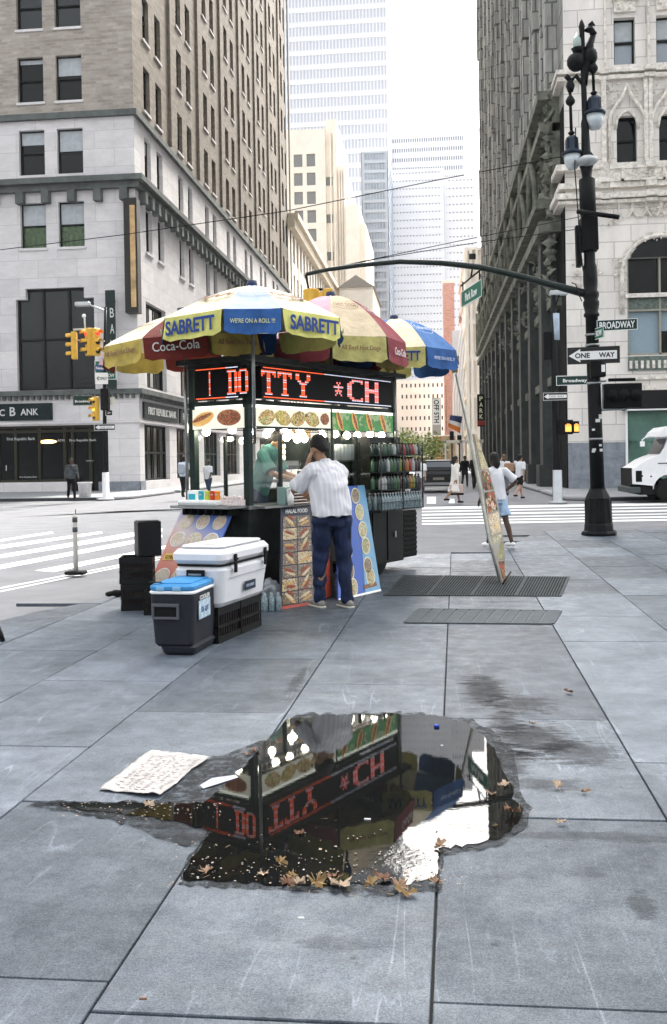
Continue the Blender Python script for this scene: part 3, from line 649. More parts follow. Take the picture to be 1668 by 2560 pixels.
# corner pier and front mouldings
mb = MB()
for z0, z1, d in ((18.5, 18.68, .30), (18.78, 18.98, .38), (14.45, 14.72, .42), (13.65, 13.9, .30), (13.15, 13.4, .5), (12.95, 13.1, .35), (5.0, 5.12, .12), (8.7, 8.85, .1)):
    segs = [(0, 1.55, d*1.0), (1.55, 1.95, d*.55), (1.95, 3.5, d*.8), (3.5, 4.0, d*1.2), (4.0, 5.6, d*.8), (5.6, 24, d)]
    if z0 < 12: segs = [(2.6, 24, d)]
    for a, b_, dd in segs: mb.box(a, b_-.001, -dd, -.003, z0, z1)
    if z0 > 12: mb.box(-d, -.003, -d*1.0, 1.6, z0-.001, z1+.001)
mb.build('front_moulding', carve, rb)
mb = MB(); rnd = random.Random(21)
for a, b_ in cols:     # ogee hoods over the narrow windows
    cxx = (a+b_)/2-XR+.05; w2 = .78
    for s in (-1, 1):
        mb.tube([(cxx+s*w2, -.12, 14.8), (cxx+s*w2, -.12, 16.6), (cxx+s*w2*.92, -.14, 16.95), (cxx+s*w2*.6, -.16, 17.35), (cxx+s*.2, -.18, 17.7), (cxx, -.2, 18.25)], [.07, .07, .08, .09, .08, .05], 6)
        mb.tube([(cxx+s*.5, -.06, 16.3), (cxx+s*.42, -.06, 16.75), (cxx+s*.2, -.06, 17.0), (cxx, -.06, 17.1)], .07, 6)
        mb.box(cxx+s*1.02-.1, cxx+s*1.02+.1, -.2, -.003, 14.72, 18.5)
        lumps(mb, 26, lambda: (cxx+s*rnd.uniform(.3, .85), -.08, rnd.uniform(17.3, 18.4)), .05, .12)
        lumps(mb, 14, lambda: (cxx+s*rnd.uniform(.9, 1.1), -.15, rnd.uniform(15.9, 17.0)), .07, .16)
    mb.box(a-XR-.1, b_-XR+.15, -.25, -.004, 22.0, 22.35).box(a-XR, b_-XR, -.15, -.004, 21.5, 22.0)
    lumps(mb, 10, lambda: (cxx+rnd.uniform(-.4, .4), -.18, rnd.uniform(21.6, 22.0)), .06, .13)
for k in range(3): mb.box(7.9+k*1.9-XR, 8.0+k*1.9-XR, -.12, -.004, 18.98, 26)
mb.build('window_hoods', carve, rb)
mb = MB()
for x0 in (8.55, 13.3):   # balustrade panels and rosettes
    mb.box(x0-XR, x0+1.9-XR, -.38, -.004, 13.9, 13.98)
    for dx in (0, 1.8): mb.box(x0+dx-XR, x0+dx+.1-XR, -.38, -.004, 13.9, 14.45)
    lumps(mb, 40, lambda: (x0+.95-XR+rnd.gauss(0, .3), -.3, 14.18+rnd.gauss(0, .12)), .04, .12)
mb.box(1.0, 24, -.28, -.004, 13.9, 14.45)
for k in range(7):       # lace frieze above the big arch
    x = 8.75-XR+k*.62
    for s in (-1, 1): mb.tube([(x+s*.3, -.1, 12.95), (x+s*.27, -.1, 12.55), (x+s*.1, -.1, 12.3)], .05, 5)
lumps(mb, 120, lambda: (8.6-XR+rnd.uniform(0, 3.8), -.08, rnd.uniform(12.3, 12.95)), .04, .1)
arc = [(10.28-XR+1.72*math.cos(R_(a)), -.1, 9.75+1.7*math.sin(R_(a))) for a in range(180, -1, -9)]
mb.tube([(8.56-XR, -.1, 8.0)]+arc+[(12.0-XR, -.1, 8.0)], .1, 6)
for p in arc: lumps(mb, 9, lambda: (p[0]+rnd.gauss(0, .08), -.12, p[2]+rnd.gauss(0, .08)), .05, .12)
for x in (8.45, 7.35, 6.6):
    lumps(mb, 26, lambda: (x-XR+rnd.gauss(0, .12), -.12, rnd.uniform(9.2, 10.6)), .06, .16)
lumps(mb, 50, lambda: (rnd.uniform(.9, 2.4), -.12, rnd.uniform(12.0, 12.9)), .05, .12)
mb.build('front_carving', carve, rb)
# big arched window: spandrel that turns the square hole into an arch, metal frame, panes
mb = MB(); n = 16; F = lambda x, z, d=.02: (x-XR, d, z)
hole = [(10.275-1.47*math.cos(math.pi*k/n), 10.0+1.33*math.sin(math.pi*k/n)**.7) for k in range(n+1)]
verdi = mat('verdigris_panel', (.12, .15, .13), .6, .2, .5, 6, .8, 14)
mb = MB()
for px_ in (8.8, 10.22, 11.68): mb.box(px_-XR, px_+.08-XR, .1, .3, 6.1, 10.5)
mb.box(2.7, 5.65, .08, .3, 8.75, 8.9).box(2.7, 5.65, .08, .3, 8.1, 8.18).box(2.7, 5.65, .1, .3, 6.1, 6.2); a = mb.build('arch_window', mat('pale_frame', (.3, .29, .24), .6), rb)
mb = MB(); mb.box(2.7, 5.65, .14, .3, 8.181, 8.749).box(2.7, 5.75, -.1, .2, 5.42, 6.05); mb.build('spandrel', verdi, a)
mb = MB()
for k in range(12): mb.box(2.75+k*.25, 2.87+k*.25, -.13, -.1, 5.5, 5.85)
mb.build('studs', carve, a)
mb = MB(); mb.box(2.7, 5.65, .32, .34, 8.9, 10.5); mb.build('pane', dglass, a)
mb = MB(); mb.box(2.7, 5.65, .32, .34, 6.1, 8.1); mb.build('pane', mat('blue_pane', (.25, .33, .38), .3, 0, .08, 20), a)
mb = MB(); mb.box(4.25, 5.5, .30, .315, 6.2, 7.2); mb.build('open_sash', dglass, a)
mb = MB()
for k in range(n):  # arch top corners filled
    x0_, z0_ = hole[k]; x1_, z1_ = hole[k+1]
mb = MB(); vs = [F(8.79, 8.95), F(8.79, 11.6), F(11.76, 11.6), F(11.76, 8.95)]
arcp = [F(10.275-1.48*math.cos(math.pi*k/n), 9.0+2.35*math.sin(math.pi*k/n)**.55 if 0 < k < n else 9.0) for k in range(n+1)]
# hole reaches 10.5; panes above it for the round head
top = [(10.275-1.3*math.cos(math.pi*k/n), 10.5+.85*math.sin(math.pi*k/n)) for k in range(n+1)]
mb.add([F(x, z, -.02) for x, z in top], [tuple(range(n+1))]); mb.build('arch_head', dglass, a)
gwp = {}
for i, h in enumerate(fhr[:12]):
    k = (round(h[1]-h[0], 2), round(h[3]-h[2], 2), i < 8)
    if k not in gwp: gwp[k] = make_window(h[1]-h[0], h[3]-h[2], .3, .45 if i < 8 else 0, mat('sky_pane', (.22, .26, .3), .15, spec=.8) if i < 8 else dglass, .08)
    put(gwp[k], rb, (h[0]-XR, 0, h[2]))
for o in gwp.values(): drop(o)
# shop front: fascia, green sheeted window
mb = MB(); mb.box(2.4, 24, -.35, -.004, 3.62, 4.5); mb.build('fascia', mat('fascia_black', (.006, .006, .006), .6), rb)
mb = MB(); mb.box(2.5, 24, -.4, -.351, 3.6, 3.66).box(2.55, 2.65, -.06, .2, .1, 3.6); mb.build('fascia_trim', white_p, rb)
mb = MB(); nx_, nz_ = 30, 30
vs = []; 
for j in range(nz_+1):
    for i in range(nx_+1):
        x = 2.66+3.1*i/nx_; z = .1+3.48*j/nz_; d = .12+.14*noise.noise(Vector((x*1.3+z*.5, z*.6, 2)))+.08*noise.noise(Vector((x*4, z*1.6, 5))); vs.append((x, d, z))
mb.add(vs, [(j*(nx_+1)+i, j*(nx_+1)+i+1, (j+1)*(nx_+1)+i+1, (j+1)*(nx_+1)+i) for j in range(nz_) for i in range(nx_)], True)
mb.build('green_sheeting', mat('green_sheet', (.10, .19, .15), .5, 0, .3, .8), rb)
mb = MB()
for k in range(30): mb.box(3.3+k*.22, 3.42+k*.22, -.37, -.351, 4.52, 4.72)
mb.box(3.2, 24, -.35, -.004, 4.5, 4.51); mb.build('fascia_dentils', carve, rb)
# parking sign further down that side
t = thing('parking_sign', 'vertical black PARK sign on the dark street side of the carved building', 'sign', (4.9, 92, 0))
a = AY(1193, 986, 92); b_ = AY(1213, 1066, 92)
mb = MB(); mb.box(a.x-4.9, b_.x-4.9, -.15, .15, b_.z, a.z); mb.box(b_.x-4.9, XR-4.9, -.05, .05, a.z-.5, a.z-.4); mb.build('case', black, t)
for i, ch in enumerate('PARK'): text(ch, .42, mat('cream_letters', (.7, .7, .5), .6), t, face_matrix(((a.x+b_.x)/2-4.9, -.16, a.z-.42-i*.56), (1, 0, 0), (0, 0, 1)), w=.32, bold=.03)
mb = MB(); mb.box(a.x-4.88, b_.x-4.92, -.16, -.151, b_.z+.1, b_.z+.55); mb.build('red_symbol', mat('sign_red', (.25, .03, .02), .5), t)
# ================================================================ FOOD CART
TH = R_(28); C0 = G(628, 1508); cart_rz = math.pi/2-TH
cu, cv = Vector((math.sin(TH), math.cos(TH), 0)), Vector((-math.cos(TH), math.sin(TH), 0))
def LW(x, y, z=0): return Vector((C0.x, C0.y, 0))+cu*x+cv*y+Vector((0, 0, z))
def fc(px, py, v=0.0):
    """photo pixel -> (along, height) on the cart's long side"""
    d = ray(px, py); o = LW(0, v); t = (o-CO).dot(cv)/d.dot(cv); q = CO+d*t; return (q-o).dot(cu), q.z
def ec(px, py, u=0.0):
    d = ray(px, py); o = LW(u, 0); t = (o-CO).dot(cu)/d.dot(cu); q = CO+d*t; return (q-o).dot(cv), q.z
CL, CW = 3.2, .86
stain = mat('stainless', (.30, .31, .31), .32, .85, .2, 7)
dsteel = mat('dull_dark_steel', (.018, .023, .022), .45, .3, .5, 6)
def clearglass():
    m = bpy.data.materials.new('clear_glass'); m.use_nodes = True; nt = m.node_tree; nt.nodes.remove(nt.nodes['Principled BSDF'])
    a = nt.nodes.new('ShaderNodeBsdfTransparent'); a.inputs[0].default_value = (.95, .96, .955, 1); b = nt.nodes.new('ShaderNodeBsdfGlossy'); b.inputs['Roughness'].default_value = .03
    mx = nt.nodes.new('ShaderNodeMixShader'); fr = nt.nodes.new('ShaderNodeLayerWeight'); fr.inputs[0].default_value = .12; ml = nt.nodes.new('ShaderNodeMath'); ml.operation = 'MULTIPLY'; ml.inputs[1].default_value = .5; nt.links.new(fr.outputs['Facing'], ml.inputs[0])
    nt.links.new(ml.outputs[0], mx.inputs[0]); nt.links.new(a.outputs[0], mx.inputs[1]); nt.links.new(b.outputs[0], mx.inputs[2]); nt.links.new(mx.outputs[0], nt.nodes['Material Output'].inputs['Surface'])
    MT['clear_glass'] = m; return m
cglass = clearglass()
cart = thing('food_cart', 'glass sided steel food cart with glowing bulbs, food pictures and red LED sign', 'food cart', C0, cart_rz)
mb = MB(); mb.box(.02, 2.5, .03, .27, .30, 1.03).box(.02, .12, .271, CW-.02, .30, 1.03).box(.121, 2.5, CW-.08, CW-.02, .30, 1.03).box(.121, 2.5, .271, CW-.081, .29, .305); mb.build('cabinet', dsteel, cart, bevel=.01)
mb = MB(); mb.box(2.52, 3.38, .0, CW-.02, .16, .90); mb.box(2.56, 2.9, -.012, -.001, .2, .86).box(2.94, 3.34, -.012, -.001, .2, .86); mb.build('side_locker', mat('locker_black', (.006, .008, .0075), .35, .4, .4, 5), cart, bevel=.008)
mb = MB(); mb.box(3.10, 3.14, -.03, -.013, .5, .58); mb.build('handle', stain, cart)
mb = MB(); mb.box(3.40, 3.84, .05, .62, .18, .84)
for k in range(9): mb.box(3.44, 3.82, .03, .049, .22+k*.068, .255+k*.068)
mb.build('louvred_box', rubber, cart)
mb = MB(); mb.box(-.03, 2.42, -.02, .30, 1.031, 1.07).box(-.03, .14, .301, CW, 1.031, 1.07).box(.141, 2.42, CW-.1, CW, 1.031, 1.07).box(.1, 2.2, -.14, -.021, 1.035, 1.06); mb.build('counter', stain, cart)
mb = MB()
for x, y in ((.0, 0), (.0, CW-.07), (CL-.06, 0), (CL-.06, CW-.07)): mb.box(x, x+.075, y, y+.075, 1.071, 2.64)
mb.box(0, CL, 0, .05, 2.19, 2.24).box(0, .05, .05, CW, 2.19, 2.24).box(0, CL, CW-.05, CW-.001, 2.19, 2.24).box(0, CL, .0, .04, 1.925, 1.95)
mb.build('corner_post', dkgreen if False else mat('post_green', (.012, .024, .021), .4, .3, .3, 8), cart)
for x, z0, z1 in ((.58, 1.071, 1.86), (1.62, 1.071, 2.19), (2.2, 1.071, 1.86)):
    for y in (0, CW-.04): mb = MB(); mb.box(x, x+.035, y+.001, y+.036, z0, z1); mb.build('mullion', dsteel, cart)
mb = MB(); mb.box(-.1, CL+.1, -.12, CW+.1, 2.66, 2.72).box(-.02, CL, -.02, CW, 2.62, 2.659); mb.build('roof', dsteel, cart)
mb = MB()
for x0, x1 in ((.08, .58), (.62, 1.62), (1.66, 2.2), (2.24, 3.13)): mb.box(x0, x1, .018, .022, 1.075, 1.86); mb.box(x0, x1, CW-.022, CW-.018, 1.075, 1.86)
g_ = mb.build('glass', cglass, cart)
for x in (.55, 2.75):
    for y in (.02, CW-.14):
        o = MB().lathe([(.05, 0), (.22, .0), (.25, .03), (.25, .09), (.22, .12), (.05, .12)], seg=24).xform(Matrix.Translation((x, y, .25)) @ Matrix.Rotation(-math.pi/2, 4, 'X')).build('wheel', rubber, cart)
# lit fascia and food pictures
lit = mat('lit_fascia', (.85, .87, .8), .5, em=(.95, 1, .86), es=.4)
mb = MB(); mb.box(.08, 3.14, .002, .03, 2.155, 2.19); mb.box(.01, .03, .08, CW-.08, 2.155, 2.19); mb.build('tube_light', lit, cart)
def lit_food(name, stops, scale, es=.10):
    m = food(name, stops, scale); b = m.node_tree.nodes['Principled BSDF']; src = b.inputs['Base Color'].links[0].from_socket
    m.node_tree.links.new(src, b.inputs['Emission Color']); b.inputs['Emission Strength'].default_value = es; return m
br, og, tn, gn, cr_, rd = (.10, .035, .015), (.55, .24, .05), (.62, .42, .18), (.14, .30, .04), (.75, .70, .5), (.42, .06, .03)
f_mix = lit_food('food_kebab', [(0, br), (.2, og), (.42, tn), (.6, gn), (.75, (.6, .55, .1)), (.88, cr_)], 38)
f_meat = lit_food('food_meat', [(0, br), (.35, (.35, .09, .03)), (.6, (.5, .2, .08)), (.85, (.15, .05, .02))], 42)
f_dog = lit_food('food_bun', [(0, (.75, .42, .12)), (.5, (.8, .5, .2)), (.8, (.7, .35, .08))], 20)
f_green = lit_food('food_green', [(0, (.05, .22, .06)), (.5, (.08, .3, .08)), (.75, (.3, .4, .2))], 12)
f_white = mat('lit_white', (.8, .78, .66), .5, em=(.9, .9, .72), es=.12)
mb = MB(); mb.box(.1, 1.6, -.012, .0, 1.95, 2.154); mb.box(-.012, -.001, .05, CW-.06, 1.93, 2.154); pb = mb.build('picture_backing', f_white, cart)
mb = MB(); mb.box(1.66, 3.12, -.012, .0, 1.93, 2.154); mb.build('picture_backing', f_green, cart)
def blob(mb, cx_, cz, rx, rz_, y, ang=0, n=18, t=.006):
    M = Matrix(((1, 0, 0, cx_), (0, 0, -1, y), (0, 1, 0, cz), (0, 0, 0, 1))) @ Matrix.Rotation(ang, 4, 'Z')
    mb.prism([(rx*math.cos(2*math.pi*k/n)*(1+.06*math.sin(5*k)), rz_*math.sin(2*math.pi*k/n)*(1+.08*math.cos(3*k))) for k in range(n)], M, t)
for i, x in enumerate((.32, .62, .92, 1.2)):
    mb = MB(); blob(mb, x, 2.05, .15, .085, -.013, .2*(-1)**i); mb.build('food_picture', f_mix, cart)
mb = MB(); blob(mb, 1.47, 2.06, .09, .07, -.013); mb.build('food_picture', f_meat, cart)
for i in range(4):
    mb = MB(); x = 1.8+i*.35; blob(mb, x, 2.045, .055, .13, -.013, .45); mb.build('food_picture', f_dog, cart); mb = MB(); blob(mb, x, 2.045, .025, .115, -.021, .45); mb.build('food_picture', f_meat, cart)
Me = Matrix(((0, 0, -1, 0), (-1, 0, 0, 0), (0, 1, 0, 0), (0, 0, 0, 1)))      # end face: text-plane x runs to the viewer's right (-y)
def endblob(cy, cz, rx, rz_, ang, m, t0=.0):
    mb = MB(); n = 18; M = Matrix(((0, 0, -1, -.013-t0), (-1, 0, 0, cy), (0, 1, 0, cz), (0, 0, 0, 1))) @ Matrix.Rotation(ang, 4, 'Z')
    mb.prism([(rx*math.cos(2*math.pi*k/n), rz_*math.sin(2*math.pi*k/n)) for k in range(n)], M, .005); mb.build('food_picture', m, cart)
endblob(.64, 2.045, .165, .07, .3, f_dog); endblob(.65, 2.06, .15, .025, .3, f_meat, .006); endblob(.26, 2.05, .17, .09, 0, f_meat)
# LED signs
ledbox = mat('led_case', (.002, .0025, .004), .6, spec=.15)
red = mat('led_red', (.9, .1, .03), .5, em=(1, .12, .035), es=.30); ledw = mat('led_pale', (.8, .8, .9), .5, em=(.75, .8, 1), es=.18); pink = mat('led_pink', (.9, .2, .15), .5, em=(1, .2, .17), es=.38)
mb = MB(); mb.box(.10, 2.92, -.12, -.03, 2.25, 2.61); lf = mb.build('led_sign', ledbox, cart); mb = MB(); mb.box(-.10, -.02, .02, .68, 2.25, 2.61); le = mb.build('led_sign', ledbox, cart)
GL = {'I': ['111', '010', '010', '010', '010', '010', '010', '010', '010', '010', '111'],
 'D': ['1111110', '0110011', '0110011', '0110011', '0110011', '0110011', '0110011', '0110011', '0110011', '0110011', '1111110'],
 'O': ['0111110', '1100011', '1100011', '1100011', '1100011', '1100011', '1100011', '1100011', '1100011', '1100011', '0111110'],
 'T': ['11111111', '11011011', '10011001', '00011000', '00011000', '00011000', '00011000', '00011000', '00011000', '00011000', '00111100'],
 'Y': ['11000011', '11000011', '11000011', '01100110', '00111100', '00011000', '00011000', '00011000', '00011000', '00011000', '00111100'],
 'C': ['0011111', '0110001', '1100000', '1100000', '1100000', '1100000', '1100000', '1100000', '1100000', '0110001', '0011111'],
 'H': ['1100011', '1100011', '1100011', '1100011', '1111111', '1111111', '1100011', '1100011', '1100011', '1100011', '1100011'],
 '*': ['0000000', '0000000', '0010100', '0001000', '1111111', '0001000', '0111110', '0010100', '0100010', '0000000', '0000000'],
 '1': ['010', '010', '010', '010', '010', '010', '010', '010', '010', '010', '010']}
def dots(P, glyphs, x_lo, x_hi, pieces):
    """P(u, z) -> 3D corner maker on the sign face; glyphs = (char, u0, u1)"""
    rows_ = {0: [], 1: [], 2: []}; zlo, zhi = 2.295, 2.565; step = (zhi-zlo)/22
    for ch, u0, u1, pal in glyphs:
        g = GL[ch]; nw = len(g[0]); cw_ = (u1-u0)/nw
        for r in range(22):
            row = g[r//2]; z = zhi-(r+.5)*step
            for c_ in range(nw):
                if row[c_] == '1': rows_[1 if (pal and r % 2 and r % 7 < 3) else (2 if pal == 2 else 0)].append((u0+(c_+.05)*cw_, u0+(c_+.95)*cw_, z-step*.36, z+step*.36))
    n_ = int((x_hi-x_lo)/.012)
    for z in (2.268, 2.592):
        k = 0
        while k < n_:
            run = min(n_-k, 9); x = x_lo+k*.012; rows_[pieces(x)].append((x, x+run*.012-.002, z-.005, z+.005)); k += run
    for key, m in ((0, red), (1, ledw), (2, pink)):
        if rows_[key]:
            mb = MB()
            for a, b_, c_, d in rows_[key]: mb.add([P(a, c_), P(b_, c_), P(b_, d), P(a, d)], [(0, 1, 2, 3)])
            yield mb.build('led_text', m, None)
fu = lambda px: fc(px, 960, -.12)[0]
for o in dots(lambda u, z: (u, -.1215, z), [('T', fu(653), fu(690), 1), ('T', fu(694), fu(730), 1), ('Y', fu(739), fu(776), 1), ('*', fu(834), fu(858), 2), ('C', fu(868), fu(907), 2), ('H', fu(912), fu(946), 2)], .13, 2.9, lambda x: 0 if x < 1.25 else 1): o.parent = lf
eu = lambda px: -ec(px, 960, -.1)[0]
for o in dots(lambda u, z: (-.1015, -u, z), [('1', eu(519), eu(530), 1), ('D', eu(568), eu(594), 1), ('O', eu(596), eu(621), 1)], -.66, -.04, lambda x: 0 if x < -.3 else 1): o.parent = le
# bulbs on a wire
bulbm = mat('bulb_glow', (.9, .85, .7), .3, em=(1, .93, .72), es=14.0)
mb = MB(); mb.tube([(.05, .10, 1.93), (1, .1, 1.925), (2, .1, 1.925), (3.1, .1, 1.93)], .006, 5); mb.tube([(.05, .10, 1.93), (.05, .8, 1.93)], .006, 5); mb.tube([(.1, .62, 1.93), (3.1, .62, 1.93)], .006, 5); mb.build('bulb_wire', rubber, cart)
b0 = None
def bulb(x, y, z):
    global b0
    if b0 is None: b0 = MB().sphere((0, 0, 0), .046, 12).lathe([(.016, .035), (.016, .07)], seg=8).build('bulb', bulbm, cart); o = b0
    else: o = b0.copy(); C.objects.link(o); o.parent = cart
    o.location = (x, y, z)
for px, py, v in ((676, 1071, .1), (667, 1085, .3), (686, 1094, .3), (711, 1072, .1), (716, 1094, .35), (725, 1088, .5), (750, 1077, .1), (743, 1098, .4), (761, 1097, .4), (806, 1088, .1), (838, 1085, .1), (867, 1089, .3), (894, 1088, .3), (925, 1086, .1), (954, 1088, .1)):
    x, z = fc(px, py, v); bulb(x, v, z)
for px, py in ((486, 1074), (516, 1080), (581, 1074), (625, 1080)):
    y, z = ec(px, py, .1); bulb(.1, max(.06, y), z)
# inside: grill, trays, hood, dark shelves, back ledge
mb = MB(); mb.box(1.0, 2.3, .38, .8, 1.071, 1.22); mb.build('grill', dsteel, cart)
mb = MB(); mb.box(.95, 1.55, .45, .8, 1.5, 1.56); mb.box(.95, 1.55, .46, .79, 1.3, 1.33); mb.build('warming_shelf', stain, cart)
mb = MB(); mb.box(2.3, 3.1, .3, .8, 1.071, 1.86); mb.build('drinks_cooler', mat('cooler_dark', (.012, .02, .018), .3, 0, .4, 10), cart)
mb = MB(); mb.box(1.65, 2.25, .55, .8, 1.45, 1.85); mb.build('back_shelf', dsteel, cart)
# shelf rack on the right part
mb = MB()
for z in (.905, 1.17, 1.40, 1.62): mb.box(2.24, 3.36, -.34, -.005, z-.012, z)
for x in (2.24, 2.8, 3.34):
    for y in (-.34, -.02): mb.box(x, x+.014, y, y+.014, .90, 1.78)
mb.box(2.24, 3.36, -.34, -.332, 1.0, 1.008).box(2.24, 3.36, -.34, -.332, 1.24, 1.248)
mb.build('shelf_rack', dsteel, cart)
mb = MB(); mb.box(2.56, 3.35, .01, .5, .905, 1.86); mb.build('drinks_box', mat('crate_black', (.014, .016, .016), .5), cart)
# folding tray at the end with its legs
mb = MB(); mb.box(-.34, -.035, .02, CW, 1.05, 1.08); mb.build('end_shelf', stain, cart)
mb = MB()
for k in range(7): mb.box(-.22, -.04, .1+.11*k, .13+.11*k, .97, 1.045)
mb.build('shelf_bracket', black, cart)

# ---- goods on the rack: every bottle a thing
def bottle(body, cap, label, cat='bottle', h=.22, r=.032, grp=None, glassy=False):
    t = thing('bottle', label, cat, group=grp)
    MB().lathe([(r*.9, 0), (r, .01), (r, h*.62), (r*.8, h*.72), (r*.38, h*.86), (r*.36, h*.93)], seg=10).build('body', body, t)
    MB().lathe([(r*.4, h*.93), (r*.4, h), (0, h)], seg=8).build('cap', cap, t); return t
waterm = mat('water_bottle', (.16, .22, .24), .15, 0, .8, 60, spec=.8)
capw = mat('cap_white', (.8, .8, .8), .4); capb = mat('cap_blue', (.02, .06, .35), .4)
bw = bottle(waterm, capw, 'clear water bottle in the lowest row of the drinks rack at the cart end', h=.22, grp='water bottles on the lowest rack shelf')
rnd = random.Random(3)
first = True
for j in range(3):
    for i in range(15):
        o = bw if first else copy_tree(bw); first = False
        o.location = LW(2.31+i*.071, -.30+j*.09, .905); o.rotation_euler = (0, 0, rnd.random()*3)
juice = [((.26, .02, .015), 'red'), ((.32, .13, .02), 'orange'), ((.03, .09, .04), 'green'), ((.22, .22, .04), 'olive'), ((.06, .015, .02), 'dark red'), ((.32, .33, .33), 'milky white'), ((.012, .03, .03), 'dark green')]
lab3 = {1.17: 'on the second rack shelf', 1.40: 'on the third rack shelf', 1.62: 'on the top rack shelf'}
for z in (1.17, 1.40, 1.62):
    src = {}
    for j in range(2):
        for i in range(13):
            c_, nm = juice[rnd.choice([0, 1, 2, 3, 4, 4, 5, 6, 6, 6])] if i > 4 else juice[rnd.choice([6, 6, 2, 5])]
            if nm not in src: src[nm] = o = bottle(mat('juice_'+nm, c_, .3, 0, .3, 40, spec=.6), capw if rnd.random() < .5 else black, f'{nm} drink bottle standing {lab3[z]} of the cart', h=.19 if z < 1.5 else .15, r=.034, grp=f'{nm} drink bottles {lab3[z]}')
            else: o = copy_tree(src[nm])
            o.location = LW(2.32+i*.082, -.29+j*.12, z)
cup = thing('paper_cup_stack', 'row of stacked clear cups above the drinks on the cart', 'cup stack', LW(2.05, .12, 1.56), cart_rz)
mb = MB()
for k in range(6): mb.lathe([(.03, 0), (.04, .2), (0, .2)], (k*.085-.2, 0, 0), 8)
mb.build('cups', mat('cup_clear', (.6, .62, .6), .3), cup); mb = MB(); mb.box(-.26, .3, -.05, .05, -.02, -.001); mb.build('tray', stain, cup)
# snacks at the end shelf
for i, (nm, c_, px) in enumerate((('teal', (.02, .35, .45), 503), ('lime green', (.45, .55, .05), 519), ('red', (.5, .04, .02), 532), ('orange', (.75, .25, .02), 544))):
    y, z = ec(px, 1235, -.2); t = thing('snack_pack', f'small {nm} snack pack in the white tray at the near end of the cart', 'snack', LW(-.2, y, 1.14), cart_rz)
    MB().rbox(-.02, .02, -.03, .03, 0, .1, .012).build('packet', mat('snack_'+nm, c_, .4), t); text('CHIPS', .016, wtext, t, face_matrix((-.021, 0, .06), (0, -1, 0), (0, 0, 1)), w=.045)
y0_, _ = ec(458, 1250, -.2); y1_, _ = ec(556, 1250, -.2)
t = thing('snack_tray', 'white frilled tray on the end shelf of the cart', 'tray', LW(-.2, (y0_+y1_)/2, 1.082), cart_rz); hw = abs(y0_-y1_)/2
mb = MB(); mb.rbox(-.1, .1, -hw, hw, 0, .055, .02)
for k in range(14): mb.sphere((-.1, -hw+.03+k*(2*hw-.06)/13, .03), .018, 6)
mb.build('tray', white_p, t)
t = thing('snack_box', 'open white carton standing behind the colourful snacks on the end shelf', 'box', LW(-.08, y0_-.07, 1.082), cart_rz)
mb = MB(); mb.rbox(-.05, .05, -.07, .07, 0, .16, .008); mb.build('carton', white_p, t); mb = MB(); mb.box(-.052, -.0505, -.05, .05, .04, .12); mb.build('print', mat('snack_teal', (.02, .35, .45)), t)
t = thing('candy_row', 'row of small pink and white wrapped candies beside the snack packs', 'candy', LW(-.18, ec(580, 1232, -.18)[0], 1.13), cart_rz)
mb = MB()
for k in range(9): mb.sphere((0, -.14+k*.035, .03+.01*(k % 2)), .02, 8)
mb.box(-.03, .03, -.16, .16, -.045, .015); mb.build('wrappers', mat('candy_pink', (.7, .6, .58), .5, 0, .5, 60), t)
t = thing('trays_stack', 'stack of flat foil food trays on the cart counter below the vendor', 'tray', LW(.75, -.12, 1.062), cart_rz)
mb = MB()
for k in range(5): mb.rbox(-.22+.015*(k % 2), .2, -.1, .1, k*.035, k*.035+.022, .02)
mb.build('trays', mat('bread_brown', (.32, .17, .08), .6, 0, .4, 12), t)
mb = MB()
for k in range(5): mb.box(-.225, .205, -.106, -.1005, k*.035+.012, k*.035+.02)
mb.build('rims', white_p, t)
sq = {}
for i, (u_, nm, c_) in enumerate(((1.70, 'red', (.3, .02, .01)), (1.78, 'yellow', (.45, .33, .03)), (1.86, 'white', (.5, .5, .47)), (1.95, 'red', 0), (2.03, 'white', 0), (2.12, 'yellow', 0), (1.02, 'white', 0), (1.1, 'red', 0))):
    if nm not in sq: sq[nm] = o = bottle(mat('sauce_'+nm, c_, .4), capw, f'{nm} sauce bottle on the cart counter under the bulbs', h=.22, r=.034, grp=f'{nm} sauce bottles on the counter')
    else: o = copy_tree(sq[nm])
    o.location = LW(u_, .12+.05*(i % 2), 1.071)
for u_, z_, l, c_ in ((1.25, 1.565, 'stack of white foam boxes on the warming shelf inside the cart', (.5, .49, .45)), (1.8, 1.855, 'brown cardboard box on the back shelf inside the cart', (.22, .13, .07)), (2.0, 1.225, 'foil covered food pan standing on the grill', (.35, .35, .34))):
    t = thing('storage_box', l, 'box', LW(u_, .62, z_), cart_rz); mb = MB()
    for k in range(3): mb.rbox(-.15+.01*k, .14, -.1, .1, k*.07, k*.07+.065, .02)
    mb.build('cartons', mat('carton_%d' % int(u_*100), c_, .6, 0, .3, 14), t)
x, z = fc(727, 1245, -.2); t = thing('squeeze_bottle', 'white pump bottle on the counter edge above the food picture banner', 'bottle', LW(x, -.2, 1.062), cart_rz)
MB().lathe([(.035, 0), (.036, .1), (.015, .13), (.012, .17), (.02, .175), (0, .18)], seg=12).build('body', white_p, t); MB().box(-.035, 0, -.006, .006, .175, .185).build('spout', white_p, t)
t = thing('napkin_box', 'steel napkin box with an N on the counter beside the customer', 'box', LW(fc(715, 1190, -.1)[0], -.1, 1.062), cart_rz)
mb = MB(); mb.rbox(-.1, .16, -.06, .06, 0, .2, .01); mb.build('box', mat('teal_grey', (.2, .3, .3), .4, .4), t)
for x in (-.07, .0): MB().box(x, x+.035, -.063, -.0605, .02, .18).build('stripe', white_p, t)
text('N', .12, mat('navy_letter', (.01, .02, .06)), t, face_matrix((.11, -.0625, .09), (1, 0, 0), (0, 0, 1)))

